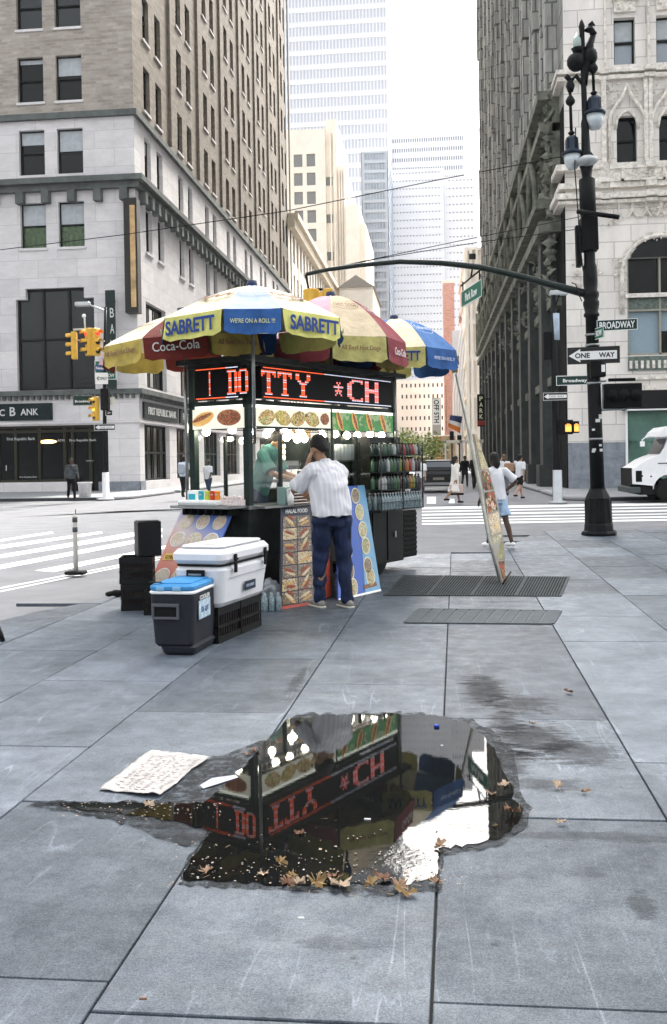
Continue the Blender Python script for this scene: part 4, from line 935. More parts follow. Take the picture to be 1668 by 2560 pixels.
# ---------------------------------------------------------------- umbrellas
def umbrella(name_label, px, Y, R, zr, za, drop_, panels, face, group, bow=1.5, tilt=(0, 0), rise=1.0, pole_z=1.0, poff=(0, 0)):
    c = AY(px, 1300, Y); t = thing('umbrella', name_label, 'umbrella', (c.x, c.y, 0), group=group)
    tl = Matrix.Translation((0, 0, zr)) @ Euler((tilt[0], tilt[1], 0)).to_matrix().to_4x4() @ Matrix.Translation((0, 0, -zr))
    MB().tube([(0, 0, pole_z), (0, 0, za-.02)], .019, 10).build('pole', stain, t)
    MB().lathe([(.0, .05), (.05, .045), (.06, 0), (.05, -.03)][::-1], (0, 0, za+.005), 12).xform(tl).build('finial', mat('finial_blue', (.02, .03, .08), .4), t)
    tocam = math.atan2(-c.y, -c.x); a = tocam + face; n_t = 9
    for width, mc, mv, vt, vcol, ctext in panels:
        a0, a1 = a, a+R_(width); a = a1; am = (a0+a1)/2
        e0 = Vector((math.cos(a0), math.sin(a0), 0)); e1 = Vector((math.cos(a1), math.sin(a1), 0)); ns = 6
        mb = MB(); vs = []
        for i in range(n_t+1):
            tt = .04+.96*i/n_t; z = za-(za-zr)*tt**bow
            for k in range(ns+1):
                s = k/ns; p = e0.lerp(e1, s)*R*tt; sag = math.sin(math.pi*s)*.03*math.sin(math.pi*tt*.9); vs.append(Vector((p.x, p.y, z-sag+.012*noise.noise(Vector((p.x*6, p.y*6, za*9)))*min(1, tt*2))))
        mb.add(vs, [(i*(ns+1)+k, i*(ns+1)+k+1, (i+1)*(ns+1)+k+1, (i+1)*(ns+1)+k) for i in range(n_t) for k in range(ns)], True)
        mb.xform(tl); pan = mb.build('canopy_panel', mc, t)
        # valance
        mb = MB(); vs = []; out = (e0+e1).normalized(); ch = (e1-e0)*R; nv = 8
        for i in range(5):
            f = i/4
            for k in range(nv+1):
                s = .015+.97*k/nv; 
                rc = .04 if (k in (0, nv) and i == 4) else 0
                p = e0*R+ch*s; wv = .012*math.sin(s*9+width+i)*f; q = p+out*(.03*f+wv)-Vector((0, 0, drop_*f-rc)); vs.append(Vector((q.x, q.y, zr-.004-drop_*f+rc+.008*math.sin(s*14+a0)*f)))
        mb.add(vs, [(i*(nv+1)+k, i*(nv+1)+k+1, (i+1)*(nv+1)+k+1, (i+1)*(nv+1)+k) for i in range(4) for k in range(nv)], True)
        mb.xform(tl); val = mb.build('valance', mv, t)
        if vt:
            mid = (e0+e1)*.5*R+out*.045; Mx = tl @ face_matrix((mid.x, mid.y, zr-drop_*vt[3]), ch, (0, 0, 1))
            text(vt[0], vt[1], vcol, val, Mx, w=vt[2], bold=vt[4] if len(vt) > 4 else .02, ext=.003)
        if ctext:
            lab_, hh, ww, tt_, tc = ctext; z0 = za-(za-zr)*(tt_-.12)**bow; z1 = za-(za-zr)*(tt_+.12)**bow; rm = R*math.cos(R_(width)/2)
            up = out*(-(.24*rm))+Vector((0, 0, z0-z1)); og = out*rm*tt_+Vector((0, 0, za-(za-zr)*tt_**bow+.014)); text(lab_, hh, tc, pan, tl @ face_matrix((og.x, og.y, og.z), ch, up), w=ww, ext=.002)
            if lab_ in ('Sabrett', 'HOT DOGS', 'Coca-Cola'):
                mb = MB(); Mq = tl @ face_matrix((og.x, og.y, og.z-.004), ch, up)
                for k in range(28):
                    a_, b_ = 2*math.pi*k/28, 2*math.pi*(k+.7)/28; rx, ry = ww*.62, hh*1.5
                    mb.add([Mq @ Vector(v) for v in ((rx*math.cos(a_), ry*math.sin(a_), 0), (rx*math.cos(b_), ry*math.sin(b_), 0), (rx*.94*math.cos(b_), ry*.93*math.sin(b_), .001), (rx*.94*math.cos(a_), ry*.93*math.sin(a_), .001))], [(0, 1, 2, 3)])
                mb.build('printed_ring', tc, pan)
        rib = MB(); rib.tube([e0*R*.05+Vector((0, 0, za-.03)), e0*R*.5+Vector((0, 0, za-(za-zr)*.5**bow-.02)), e0*R*.99+Vector((0, 0, zr-.015))], .007, 5); rib.tube([Vector((0, 0, zr-.1)), e0*R*.5+Vector((0, 0, za-(za-zr)*.5**bow-.02))], .005, 5); rib.xform(tl).build('rib', stain, t)
    return t
def cloth(name, c, v=.18): return mat(name, c, .8, 0, v, 5, .5, 14, spec=.2)
cream_c = cloth('pale_cream_cloth', (.64, .58, .42)); yel = cloth('yellow_cloth', (.58, .56, .17), .22); blu = cloth('blue_cloth', (.03, .095, .27), .3); blt = cloth('overlit_blue_cloth', (.38, .44, .60))  # cream and blue canopy tops paled: overexposed daylight put into the cloth colour
redc = cloth('red_cloth', (.125, .02, .015)); mar = cloth('maroon_cloth', (.20, .04, .05)); pinkc = cloth('faded_pink_cloth', (.60, .34, .40)); yo = cloth('ochre_cloth', (.42, .32, .08), .3); beige = cloth('beige_cloth', (.52, .43, .30)); olive = cloth('olive_yellow_cloth', (.42, .38, .14), .35); blum = cloth('mid_blue_cloth', (.06, .15, .35), .25)
navy = mat('navy_print', (.015, .05, .22), .6); yprint = mat('yellow_print', (.6, .6, .25), .6); brown = mat('brown_print', (.22, .12, .07), .7); pw = mat('pale_print', (.62, .58, .56), .7); palebl = mat('pale_blue_print', (.5, .56, .7), .7)
sab = ('SABRETT', .15, .74, .5, .03); roll = ("WE'RE ON A ROLL !!!", .045, .44, .5, .01)
PA = [(35, blt, blu, roll, yprint, ('Sabrett', .09, .3, .55, palebl)), (55, cream_c, yel, sab, navy, ('~~~', .12, .5, .6, brown))]*4
umbrella('big cream and blue hot dog umbrella nearest the corner of the cart', 640, 10.30, .96, 3.06, 3.45, .25, PA, R_(-17.5), 'umbrellas over the food cart', bow=1.45, pole_z=1.75)
PB = [(45, redc, redc, ('Coca-Cola', .10, .5, .45, .005), wtext, None), (45, cream_c, yo, ('All Beef Hot Dogs', .075, .56, .45, .01), brown, ('HOT DOGS', .05, .3, .6, brown))]*4
umbrella('red and yellow umbrella tucked behind the left edge of the big cream one', 470, 10.9, .93, 2.93, 3.28, .25, PB, R_(-29), 'umbrellas over the food cart', bow=1.4, tilt=(R_(2), R_(-4)))
PC = [(45, pinkc, mar, None, wtext, None), (45, beige, olive, ('All Beef Hot Dogs', .07, .5, .5, .01), brown, ('HOT DOGS', .07, .26, .55, brown)), (45, mar, mar, ('Coca-Cola', .09, .4, .5, .01), pw, ('Coca-Cola', .07, .26, .6, pw)), (45, cream_c, olive, None, navy, None)]*2
umbrella('domed pink, beige and maroon umbrella in the middle of the row', 835, 12.0, .93, 3.0, 3.60, .30, PC, R_(-49-45+45+4), 'umbrellas over the food cart', bow=1.9)
PD = [(45, cream_c, olive, ('SABRETT', .13, .5, .45, .03), navy, None), (45, blum, blu, roll, palebl, ('Sabrett', .1, .3, .6, palebl))]*4
umbrella('small cream and deep blue umbrella at the far end of the row', 993, 13.25, .86, 3.0, 3.47, .27, PD, R_(-17), 'umbrellas over the food cart', bow=1.9)

# ---------------------------------------------------------------- banners round the cart
def board(name, label, cat, quad, m, thick=.02):
    """quad = lower left, lower right, upper right, upper left in the world; returns thing and its face matrix (metres)"""
    a, b_, c_, d = [Vector(q) for q in quad]; org = (a+b_)/2; org.z = 0
    M = face_matrix(((a+b_)/2), b_-a, (c_+d)/2-(a+b_)/2); t = thing(name, label, cat, org)
    M = Matrix.Translation(-org) @ M; W = (b_-a).length; H_ = ((c_+d)/2-(a+b_)/2).length; Wt = (c_-d).length
    up_ = (c_+d)/2-(a+b_)/2; skew = up_.dot((b_-a).normalized()); H_ = math.sqrt(up_.length_squared-skew*skew); M = M @ Matrix(((1, skew/H_, 0, 0), (0, 1, 0, 0), (0, 0, 1, 0), (0, 0, 0, 1)))
    mb = MB(); mb.prism([(-W/2, 0), (W/2, 0), (Wt/2, H_), (-Wt/2, H_)], M @ Matrix.Translation((0, 0, -thick)), thick); mb.build('panel', m, t)
    return t, M, W, H_
f1 = food('print_plate', [(0, (.5, .4, .3)), (.3, (.62, .5, .4)), (.55, (.55, .3, .22)), (.7, (.45, .5, .3)), (.85, (.7, .66, .6))], 38, .35)
f2 = food('print_sandwich', [(0, (.012, .008, .006)), (.42, (.12, .06, .025)), (.58, (.30, .18, .07)), (.70, (.05, .08, .02)), (.82, (.42, .36, .26)), (.9, (.20, .03, .015))], 48, .35)
f3 = food('print_salad', [(0, (.05, .12, .03)), (.3, (.2, .28, .06)), (.5, (.45, .3, .12)), (.7, (.4, .08, .04)), (.85, (.6, .55, .4))], 40, .35)
def redblue():
    m = bpy.data.materials.new('red_to_blue_print'); m.use_nodes = True; nt = m.node_tree; b = nt.nodes['Principled BSDF']; tc = nt.nodes.new('ShaderNodeTexCoord'); s = nt.nodes.new('ShaderNodeSeparateXYZ')
    nt.links.new(tc.outputs['Generated'], s.inputs[0]); n = nt.nodes.new('ShaderNodeTexNoise'); n.inputs['Scale'].default_value = 3; nt.links.new(tc.outputs['Object'], n.inputs['Vector'])
    a1 = nt.nodes.new('ShaderNodeMath'); a1.operation = 'ADD'; nt.links.new(s.outputs[0], a1.inputs[0]); nt.links.new(s.outputs[2], a1.inputs[1])
    a2 = nt.nodes.new('ShaderNodeMath'); a2.operation = 'MULTIPLY_ADD'; nt.links.new(n.outputs['Fac'], a2.inputs[0]); a2.inputs[1].default_value = .4; nt.links.new(a1.outputs[0], a2.inputs[2])
    r = ramp(nt, [(.25, (.55, .05, .02)), (.45, (.6, .22, .14)), (.62, (.55, .45, .45)), (.8, (.12, .2, .5)), (1, (.04, .10, .42))]); mr = nt.nodes.new('ShaderNodeMath'); mr.operation = 'DIVIDE'; mr.inputs[1].default_value = 2.1
    nt.links.new(a2.outputs[0], mr.inputs[0]); nt.links.new(mr.outputs[0], r.inputs[0]); nt.links.new(r.outputs[0], b.inputs['Base Color']); b.inputs['Roughness'].default_value = .35; return m
top = LW(-.06, .90, 1.10); topr = LW(-.06, .14, 1.10); bl_ = AY(350, 1508, LW(-.62, .95).y); bl_.z = .0
botl = LW(-.72, .98, .0); botr = LW(-.72, .22, .0)
t, M, W, H_ = board('menu_banner', 'red and blue HALAL FOOD banner with oval food plates leaning on the cart end', 'banner', [botl, botr, topr, top], redblue())
text('HALAL FOOD', .05, wtext, t, M @ Matrix.Translation((0, H_-.06, .002)), w=.42, bold=.03)
for r_ in range(5):
    for c_ in range(3):
        x = (c_-1)*.24+(.0 if r_ % 2 else .02); y = H_-.24-r_*.225; ang = .3*(-1)**c_
        if r_ == 2: continue
        n = 20; pts = [(.095*math.cos(2*math.pi*k/n)*(1 if r_ % 2 else .85), .085*math.sin(2*math.pi*k/n)) for k in range(n)]
        mb = MB(); mb.prism([(px_*1.12, py_*1.12) for px_, py_ in pts], M @ Matrix.Translation((x, y, .0015)), .002); pl = mb.build('plate_picture', white_p if (r_+c_) % 2 else cream_c, t); mb = MB(); mb.prism(pts, M @ Matrix.Translation((x, y, .004)), .002); mb.build('food_print', f1, pl)
for c_ in (-.22, .12):
    mb = MB(); mb.prism([(-.12, -.04), (.1, -.03), (.12, .04), (-.1, .05)], M @ Matrix.Translation((c_, H_-.69, .002)), .003); pl = mb.build('plate_picture', mat('banner_yellow', (.7, .5, .12)), t); text('GYROS', .045, mat('dark_red_print', (.2, .02, .01)), pl, M @ Matrix.Translation((c_, H_-.69, .006)), w=.17)
ax, _ = fc(684, 1262, -.04); bx, _ = fc(748, 1262, -.04)
lo_l = G(702, 1524); lo_r = G(788, 1510)
t, M, W, H_ = board('menu_banner', 'narrow HALAL FOOD banner of sandwich photos leaning under the counter', 'banner', [lo_l, lo_r, LW(bx, -.18, 1.03), LW(ax, -.18, 1.03)], mat('banner_dark', (.008, .012, .03), .35))
text('HALAL FOOD', .05, wtext, t, M @ Matrix.Translation((.0, H_-.05, .002)), w=min(W*.8, .34), bold=.03)
nr = 7; Wd = W*.93
for r_ in range(nr):
    for c_ in range(2):
        y1 = H_-.11-(H_-.14)*r_/nr; y0 = y1-(H_-.14)/nr+.012; fx = lambda y: 1-.13*(y/H_)
        xa_, xb_ = (-Wd/2, -.006) if c_ == 0 else (.006, Wd/2)
        mb = MB(); mb.prism([(xa_*fx(y0), y0), (xb_*fx(y0), y0), (xb_*fx(y1), y1), (xa_*fx(y1), y1)], M @ Matrix.Translation((0, 0, .0015)), .002)
        tile = mb.build('picture_tile', [f2, f2, f2, food('print_hero', [(0, (.5, .33, .12)), (.3, (.1, .05, .02)), (.5, (.5, .45, .3)), (.7, (.15, .08, .03)), (.85, (.5, .4, .24))], 34, .35)][(r_*3+c_*2) % 4], t)
        for q_ in range(2 if (r_+c_) % 3 else 3):
            yc = (y0+y1)/2+(q_-.6)*.036; xc_ = (xa_+xb_)/2*fx(yc)+.012*(-1)**q_; mb = MB(); n = 14; rw = .075 if q_ < 2 else .05
            mb.prism([(rw*math.cos(2*math.pi*k/n), .017*math.sin(2*math.pi*k/n)) for k in range(n)], M @ Matrix.Translation((xc_, yc, .004+.001*q_)) @ Matrix.Rotation((.6 if c_ else -.35)+.25*(r_ % 3-1), 4, 'Z'), .001); mb.build('bun_print', [mat('bun', (.50, .30, .11), .5, 0, .35, 30), mat('bun_pale', (.58, .46, .28), .5, 0, .3, 30), mat('sausage', (.26, .05, .02), .5, 0, .3, 30)][(q_+r_) % 3], tile)
mb = MB(); mb.prism([(-W/2, -.004), (W/2, -.004), (W/2, .03), (-W/2, .03)], M @ Matrix.Translation((0, 0, .002)), .004); mb.build('bottom_rim', mat('rim_red', (.4, .08, .05), .5), t)
# dark folding board between the banners
p1_ = G(800, 1506); p2_ = G(838, 1490)
t, M, W, H_ = board('folding_board', 'dark brown board with a red lower half behind the customer legs', 'board', [p1_, p2_, LW(1.12, -.3, 1.03), LW(.95, -.3, 1.03)], mat('brown_board', (.03, .015, .012), .5, 0, .3, 6))
mb = MB(); mb.prism([(-W*.45, .02), (W*.2, .02), (W*.18, .5), (-W*.42, .62)], M @ Matrix.Translation((0, 0, .001)), .003); mb.build('red_panel', mat('board_red', (.28, .035, .015), .5, 0, .3, 8), t)
# blue banner on the right
lo_l = G(846, 1502); lo_r = G(952, 1477); ul = fc(838, 1215, -.1); ur = fc(906, 1215, -.1)
t, M, W, H_ = board('menu_banner', 'tall bright blue banner with round food plates right of the customer', 'banner', [lo_l, lo_r, LW(ur[0], -.12, ur[1]), LW(ul[0], -.12, ul[1])], blu if False else mat('banner_blue', (.03, .09, .36), .35))
mb = MB(); mb.prism([(W*.12, 0), (W/2, 0), (W*.36, H_), (W*.18, H_)], M @ Matrix.Translation((0, 0, .0012)), .002); mb.build('pale_edge', mat('banner_sky', (.14, .30, .46), .4, 0, .15, 4), t)
for i, (fx_, fy_) in enumerate(((.1, .9), (.16, .74), (.2, .57), (.24, .42), (.24, .24), (.28, .14), (-.22, .6), (-.2, .4), (-.2, .22), (-.15, .08), (-.3, .8))):
    n = 18; rr_ = .088; x = W*fx_; y = H_*fy_; mb = MB(); mb.prism([(rr_*1.1*math.cos(2*math.pi*k/n), rr_*1.25*math.sin(2*math.pi*k/n)) for k in range(n)], M @ Matrix.Translation((x, y, .004)), .002); pl = mb.build('plate_picture', cream_c, t)
    mb = MB(); mb.prism([(rr_*.92*math.cos(2*math.pi*k/n), rr_*1.05*math.sin(2*math.pi*k/n)) for k in range(n)], M @ Matrix.Translation((x, y, .0065)), .002); mb.build('food_print', f3 if i % 4 else f2, pl)
mb = MB(); mb.prism([(W*.1, .06), (W*.42, .07), (W*.4, .12), (W*.1, .11)], M @ Matrix.Translation((0, 0, .004)), .002); mb.build('price_strip', brown, t)
mb = MB(); mb.prism([(-W/2, -.004), (W/2, -.004), (W/2, .02), (-W/2, .02)], M @ Matrix.Translation((0, 0, .004)), .003); mb.build('bottom_rim', white_p, t)
# leaning narrow board on the right with its pole
tdk = food('print_dark', [(0, (.02, .01, .008)), (.35, (.25, .1, .04)), (.55, (.5, .42, .3)), (.7, (.05, .1, .03)), (.85, (.3, .05, .03))], 18, .8)
t = thing('leaning_menu_board', 'tall narrow menu board with a grey pole leaning from the last umbrella to the grate', 'board', G(1258, 1463))
o_ = G(1258, 1463); rowsL = [(1257, 1458, 11.98), (1240, 1400, 12.08), (1224, 1345, 12.16), (1212, 1290, 12.25), (1205, 1230, 12.35), (1198, 1175, 12.45), (1190, 1125, 12.55), (1183, 1085, 12.62)]
rowsR = [(1264, 1460, 12.10), (1263, 1400, 12.45), (1257, 1330, 12.55), (1248, 1275, 12.65), (1237, 1225, 12.75), (1223, 1175, 12.85), (1207, 1130, 12.9), (1190, 1085, 12.95)]
A_ = [AY(*q)-o_ for q in rowsL]; B_ = [AY(*q)-o_ for q in rowsR]; th = Vector((-.012, .0, -.004))
mb = MB(); n = len(A_); vs = A_+B_+[p+th for p in A_]+[p+th for p in B_]
mb.add(vs, [(i, i+1, n+i+1, n+i) for i in range(n-1)]+[(2*n+i, 3*n+i, 3*n+i+1, 2*n+i+1) for i in range(n-1)]+[(i, 2*n+i, 2*n+i+1, i+1) for i in range(n-1)]+[(n+i, n+i+1, 3*n+i+1, 3*n+i) for i in range(n-1)])
mb.build('panel', mat('board_cream', (.24, .22, .19), .5), t)
for i in range(n-1):
    q = [A_[i].lerp(B_[i], .18), A_[i].lerp(B_[i], .9), A_[i+1].lerp(B_[i+1], .9), A_[i+1].lerp(B_[i+1], .18)]
    q = [q[0].lerp(q[3], .05), q[1].lerp(q[2], .05), q[2].lerp(q[1], .05), q[3].lerp(q[0], .05)]; nrm = (q[1]-q[0]).cross(q[3]-q[0]).normalized(); nrm *= -1 if nrm.y > 0 else 1
    mb = MB(); mb.add([p+nrm*.004 for p in q], [(0, 1, 2, 3)]); mb.build('picture_tile', [tdk, f3, MT['print_hero'], tdk][i % 4], t)
p_ = [AY(1254, 1458, 11.97)-o_, AY(1225, 1340, 12.1)-o_, AY(1204, 1220, 12.3)-o_, AY(1175, 1070, 12.6)-o_, AY(1145, 935, 12.95)-o_]
MB().tube([p+Vector((-.02, -.01, .03 if i == 0 else 0)) for i, p in enumerate(p_)], [.018, .02, .024, .024, .022], 8).build('pole', mat('pole_grey', (.33, .33, .30), .45, .5, .3, 6), t)
MB().tube([G(1258, 1463)-o_+Vector((0, 0, .02)), AY(1277, 1430, 12.3)-o_], .012, 6).build('foot_bar', black, t)
# ================================================================ PEOPLE
skinl = mat('skin_light', (.42, .25, .17), .6, 0, .08, 20); skinm = mat('skin_tan', (.28, .16, .10), .6, 0, .08, 20); skind = mat('skin_dark', (.07, .04, .028), .55, 0, .08, 20)
hairb = mat('hair_black', (.012, .010, .009), .6, 0, .5, 60, .6, 90); hairbr = mat('hair_brown', (.10, .06, .03), .6, 0, .4, 50)
def remesh(mb, voxel, m, name, parent, smooth=2, fold=0.0, fs=9.0):
    o = mb.build(name, m, parent); md = o.modifiers.new('r', 'REMESH'); md.mode = 'VOXEL'; md.voxel_size = voxel; md.use_smooth_shade = True
    sm = o.modifiers.new('s', 'SMOOTH'); sm.iterations = smooth; sm.factor = .6
    C.objects.unlink(o); o.parent = None; me = evaluated_mesh(o); C.objects.link(o); o.parent = parent; me.name = name; old = o.data
    o.modifiers.clear(); o.data = me; bpy.data.meshes.remove(old)
    if not me.materials: me.materials.append(m)
    if fold:
        nv = len(me.vertices); cs = [0.0]*nv*3; nn = [0.0]*nv*3; me.vertices.foreach_get('co', cs); me.vertex_normals.foreach_get('vector', nn)
        for i in range(nv):
            x, y, z = cs[3*i:3*i+3]; f = (noise.noise(Vector((x*fs, y*fs, z*fs*.28)))+.5*noise.noise(Vector((x*fs*2.3, y*fs*2.3, z*fs*.9+7)))+(.6*math.sin(z*26+x*9+noise.noise(Vector((x*7, y*7, z*4)))*5) if fold > .008 else 0))*fold
            cs[3*i] += nn[3*i]*f; cs[3*i+1] += nn[3*i+1]*f; cs[3*i+2] += nn[3*i+2]*f
        me.vertices.foreach_set('co', cs); me.update()
    return o
def limb(mb, pts, seg=10):
    """pts = (position, radius) along a limb; balls at the joints keep it whole"""
    mb.tube([p for p, r in pts], [r for p, r in pts], seg)
    for p, r in pts: mb.sphere(p, r*.99, seg)
def ell_loft(mb, rings, seg=20):
    """rings = (centre, rx, ry)"""
    vs = []; n = len(rings)
    for c, rx, ry in rings:
        for k in range(seg): a = 2*math.pi*k/seg; vs.append((c[0]+rx*math.cos(a), c[1]+ry*math.sin(a), c[2]))
    fs = [(i*seg+k, i*seg+(k+1) % seg, (i+1)*seg+(k+1) % seg, (i+1)*seg+k) for i in range(n-1) for k in range(seg)]
    fs += [tuple(range(seg-1, -1, -1)), tuple((n-1)*seg+k for k in range(seg))]; mb.add(vs, fs, True)
def hand_into(mb, wrist, d, up, s=1, curl=.5, fine=True):
    d = d.normalized(); n = up.normalized(); side = d.cross(n).normalized()*s
    limb(mb, [(wrist, .024), (wrist+d*.04, .026), (wrist+d*.075, .027)], 8)
    for off in (-.02, .02): limb(mb, [(wrist+d*.03+side*off, .017), (wrist+d*.085+side*off, .015)], 8)
    L4 = (.066, .078, .074, .058)
    for k in range(4):
        b_ = wrist+d*.088+side*(-.031+.0205*k); l = L4[k]; d2 = (d*(1-curl*.3)-n*curl*.6).normalized(); d3 = (d*(1-curl)-n*curl*1.1).normalized()
        limb(mb, [(b_, .0095), (b_+d*l*.45+side*(k-1.5)*.003, .009), (b_+d*l*.45+d2*l*.33, .0085), (b_+d*l*.45+d2*l*.33+d3*l*.27, .0075)], 7)
    t0 = wrist+d*.03-side*.03; limb(mb, [(t0, .013), (t0+(d*.5-side*.8-n*.2).normalized()*.035, .011), (t0+(d*.5-side*.8-n*.2).normalized()*.035+(d-side*.2-n*.3).normalized()*.032, .0095)], 7)
def figure(label, px, py, face, h=1.72, top=None, bottom=None, skin=skinl, hair=hairb, shoes=black, legs=((12, 8), (-14, 22)), arms=((15, 8, 25), (-18, 8, 15)), lean=4, sleeve='short', legwear='trousers', hairlen=0, voxel=.016, wide=1.0, zfoot=0, ov={}, group=None, loc=None, base=None, turn=0, nod=0, folds=.006):
    """face = direction the person looks, degrees clockwise from the street direction (0 = walking away up the street)"""
    g = loc or G(px, py, zfoot); t = thing('person', label, 'person', (g.x, g.y, g.z), math.pi-R_(face), group); s = h/1.75; V = Vector
    le = math.sin(R_(lean)); J_ = {}
    for i, sd_ in ((0, 1), (1, -1)):
        a, b_ = R_(legs[i][0]), R_(legs[i][1]); hip = V((sd_*.092*wide, 0, .90)); kn = hip+V((sd_*.01, -math.sin(a), -math.cos(a)))*.43; an = kn+V((0, -math.sin(a-b_), -math.cos(a-b_)))*.40
        J_[i] = [hip, kn, an]
    dz = .075-min(J_[0][2].z, J_[1][2].z)
    for i in (0, 1): J_[i] = [p+V((0, 0, dz)) for p in J_[i]]
    T = lambda z: V((0, -le*(z-.9), z+dz))
    for i, sd_ in ((0, 1), (1, -1)):
        if ('arm', i) in ov: J_['a%d' % i] = [V(q) for q in ov[('arm', i)]]; continue
        a, c_, e = [R_(q) for q in arms[i]]; sh = T(1.41)+V((sd_*.185*wide, 0, 0)); el = sh+V((sd_*math.sin(c_), -math.sin(a)*math.cos(c_), -math.cos(a)*math.cos(c_)))*.285; wr = el+V((sd_*math.sin(c_)*.3, -math.sin(a+e), -math.cos(a+e))).normalized()*.25; J_['a%d' % i] = [sh, el, wr]
    hc = V(ov['head']) if 'head' in ov else T(1.62)+V((0, -.02, 0)); ns = T(1.44)+V((0, .01, 0))
    HR_ = Matrix.Translation(hc) @ Matrix.Rotation(R_(turn), 4, 'Z') @ Matrix.Rotation(R_(nod), 4, 'X')
    mb = MB()
    ell_loft(mb, [(T(.86), .135*wide, .09), (T(.95), .15*wide, .10), (T(1.08), .125*wide, .088), (T(1.25), .15*wide, .10), (T(1.36), .140*wide, .09), (T(1.43), .085*wide, .065)])
    limb(mb, [(T(1.375)+V((-.13*wide, 0, 0)), .045), (ns, .056), (T(1.375)+V((.13*wide, 0, 0)), .045)]); limb(mb, [(ns, .057), (hc+V((0, .015, -.07)), .052)])
    # head: skull, jaw, nose, ears
    hd = MB(); hd.sphere((0, .012, .025), .078, 18, (.98, 1.2, 1.2)); hd.sphere((0, -.022, -.045), .056, 16, (.95, 1.05, 1.2)); hd.sphere((0, -.042, -.095), .026, 10, (1.2, .9, .8))
    hd.tube([(0, -.078, .02), (0, -.098, -.02), (0, -.086, -.034)], [.008, .013, .011], 7)
    for sd_ in (1, -1): hd.sphere((sd_*.077, .01, -.005), .024, 10, (.4, .75, 1.3))
    hd.xform(HR_); mb.v += []; n0 = len(mb.v); mb.v += hd.v; mb.f += [[i+n0 for i in f] for f in hd.f]; mb.m += [0]*len(hd.f); mb.sm += hd.sm
    for i in (0, 1):
        hip, kn, an = J_[i]; limb(mb, [(hip, .085), (hip.lerp(kn, .5), .072), (kn, .054), (kn.lerp(an, .3)+V((0, .012, 0)), .055), (an, .036)])
        limb(mb, [(an+V((0, .03, -.035)), .034), (an+V((0, -.07, -.045)), .032), (an+V((0, -.15, -.05)), .024)], 8)
        sh, el, wr = J_['a%d' % i]; limb(mb, [(sh, .046), (sh.lerp(el, .5), .044), (el, .036), (el.lerp(wr, .3), .037), (wr, .025)])
        hand_into(mb, wr, ov.get(('hand', i), (wr-el)), ov.get(('palm', i), V((1 if i == 0 else -1, 0, 0))), 1 if i == 0 else -1, ov.get('curl', .5))
    S_ = Matrix.Scale(s, 4); mb.xform(S_); remesh(mb, voxel, skin, 'body', t, 1)
    if voxel < .01:
        for sd_ in (1, -1):
            q = MB().sphere((sd_*.030, -.076, .018), .011, 8).xform(S_ @ HR_).build('eye', mat('eye_white', (.6, .58, .55), .3), t); MB().sphere((sd_*.030, -.084, .018), .006, 8).xform(S_ @ HR_).build('iris', hairb, q)
            MB().tube([(sd_*.015, -.087, .038), (sd_*.03, -.086, .044), (sd_*.048, -.074, .038)], .0045, 5).xform(S_ @ HR_).build('eyebrow', hairb, t)
        MB().tube([(-.022, -.079, -.058), (0, -.087, -.056), (.022, -.079, -.058)], .005, 5).xform(S_ @ HR_).build('mouth', mat('lips', (.22, .09, .07), .5), t)
    # hair
    mb = MB(); mb.sphere((0, .022, .042), .088, 18, (1.0, 1.16, 1.12)); mb.sphere((0, .055, .0), .07, 14, (1.1, .9, 1.2)); mb.sphere((0, .07, -.04), .055, 12, (1.1, .8, 1.1))
    if hairlen: limb(mb, [(V((0, .06, 0)), .075), (V((0, .085, -.08)), .072), (V((0, .09, -.08-hairlen)), .05)])
    # keep the face free
    mb.xform(Matrix.Translation((0, .014, .008))); mb.xform(S_ @ HR_); remesh(mb, max(.008, voxel*.7), hair, 'hair', t, 1, .004, 60)
    if top:
        mb = MB(); off = ov.get('shirt_off', .016); hem = ov.get('hem', .88)
        bk = ov.get('belly', 0.0)
        ell_loft(mb, [(T(hem)+V((0, bk*.2, 0)), .158*wide+off, .122+off+bk*.6), (T(.98)+V((0, bk*.3, 0)), .16*wide+off, .115+off+bk), (T(1.1)+V((0, bk*.5, 0)), .158*wide+off, .11+off+bk), (T(1.26)+V((0, bk*.7, 0)), .162*wide+off, .118+off+bk*.8), (T(1.36)+V((0, bk*.5, 0)), .150*wide+off, .108+off+bk*.4), (T(1.43), .10*wide+off, .085+off), (T(1.485), .062, .062)], 28)
        limb(mb, [(J_['a1'][0]+V((0, 0, -.005)), .062+off*.5), (T(1.40)+V((-.13*wide, 0, .0)), .078), (T(1.425), .085), (T(1.40)+V((.13*wide, 0, .0)), .078), (J_['a0'][0]+V((0, 0, -.005)), .062+off*.5)])
        for i in (0, 1):
            sh, el, wr = J_['a%d' % i]
            if sleeve == 'short': limb(mb, [(sh, .066+off*.5), (sh.lerp(el, .5), .062+off*.6)]); mb.tube([sh.lerp(el, .45), sh.lerp(el, .86)], [.062+off*.6, .070+off*.7], 14)
            elif sleeve == 'long': limb(mb, [(sh, .064+off*.5), (el, .052+off*.4), (wr.lerp(el, .1), .040)])
            else: limb(mb, [(sh, .06)])
        if legwear == 'dress': ell_loft(mb, [(T(hem), .17, .13), (T(.45)+V((0, .02, 0)), .25, .22)], 28)
        mb.xform(S_); remesh(mb, voxel, top, 'shirt' if legwear != 'dress' else 'dress', t, 3, ov.get('fold', folds), 9)
        MB().lathe([(.062, -.02), (.068, .012), (.060, .022)], seg=18).xform(S_ @ Matrix.Translation(T(1.475)) @ Matrix.Rotation(R_(lean), 4, 'X')).build('collar', top, t)
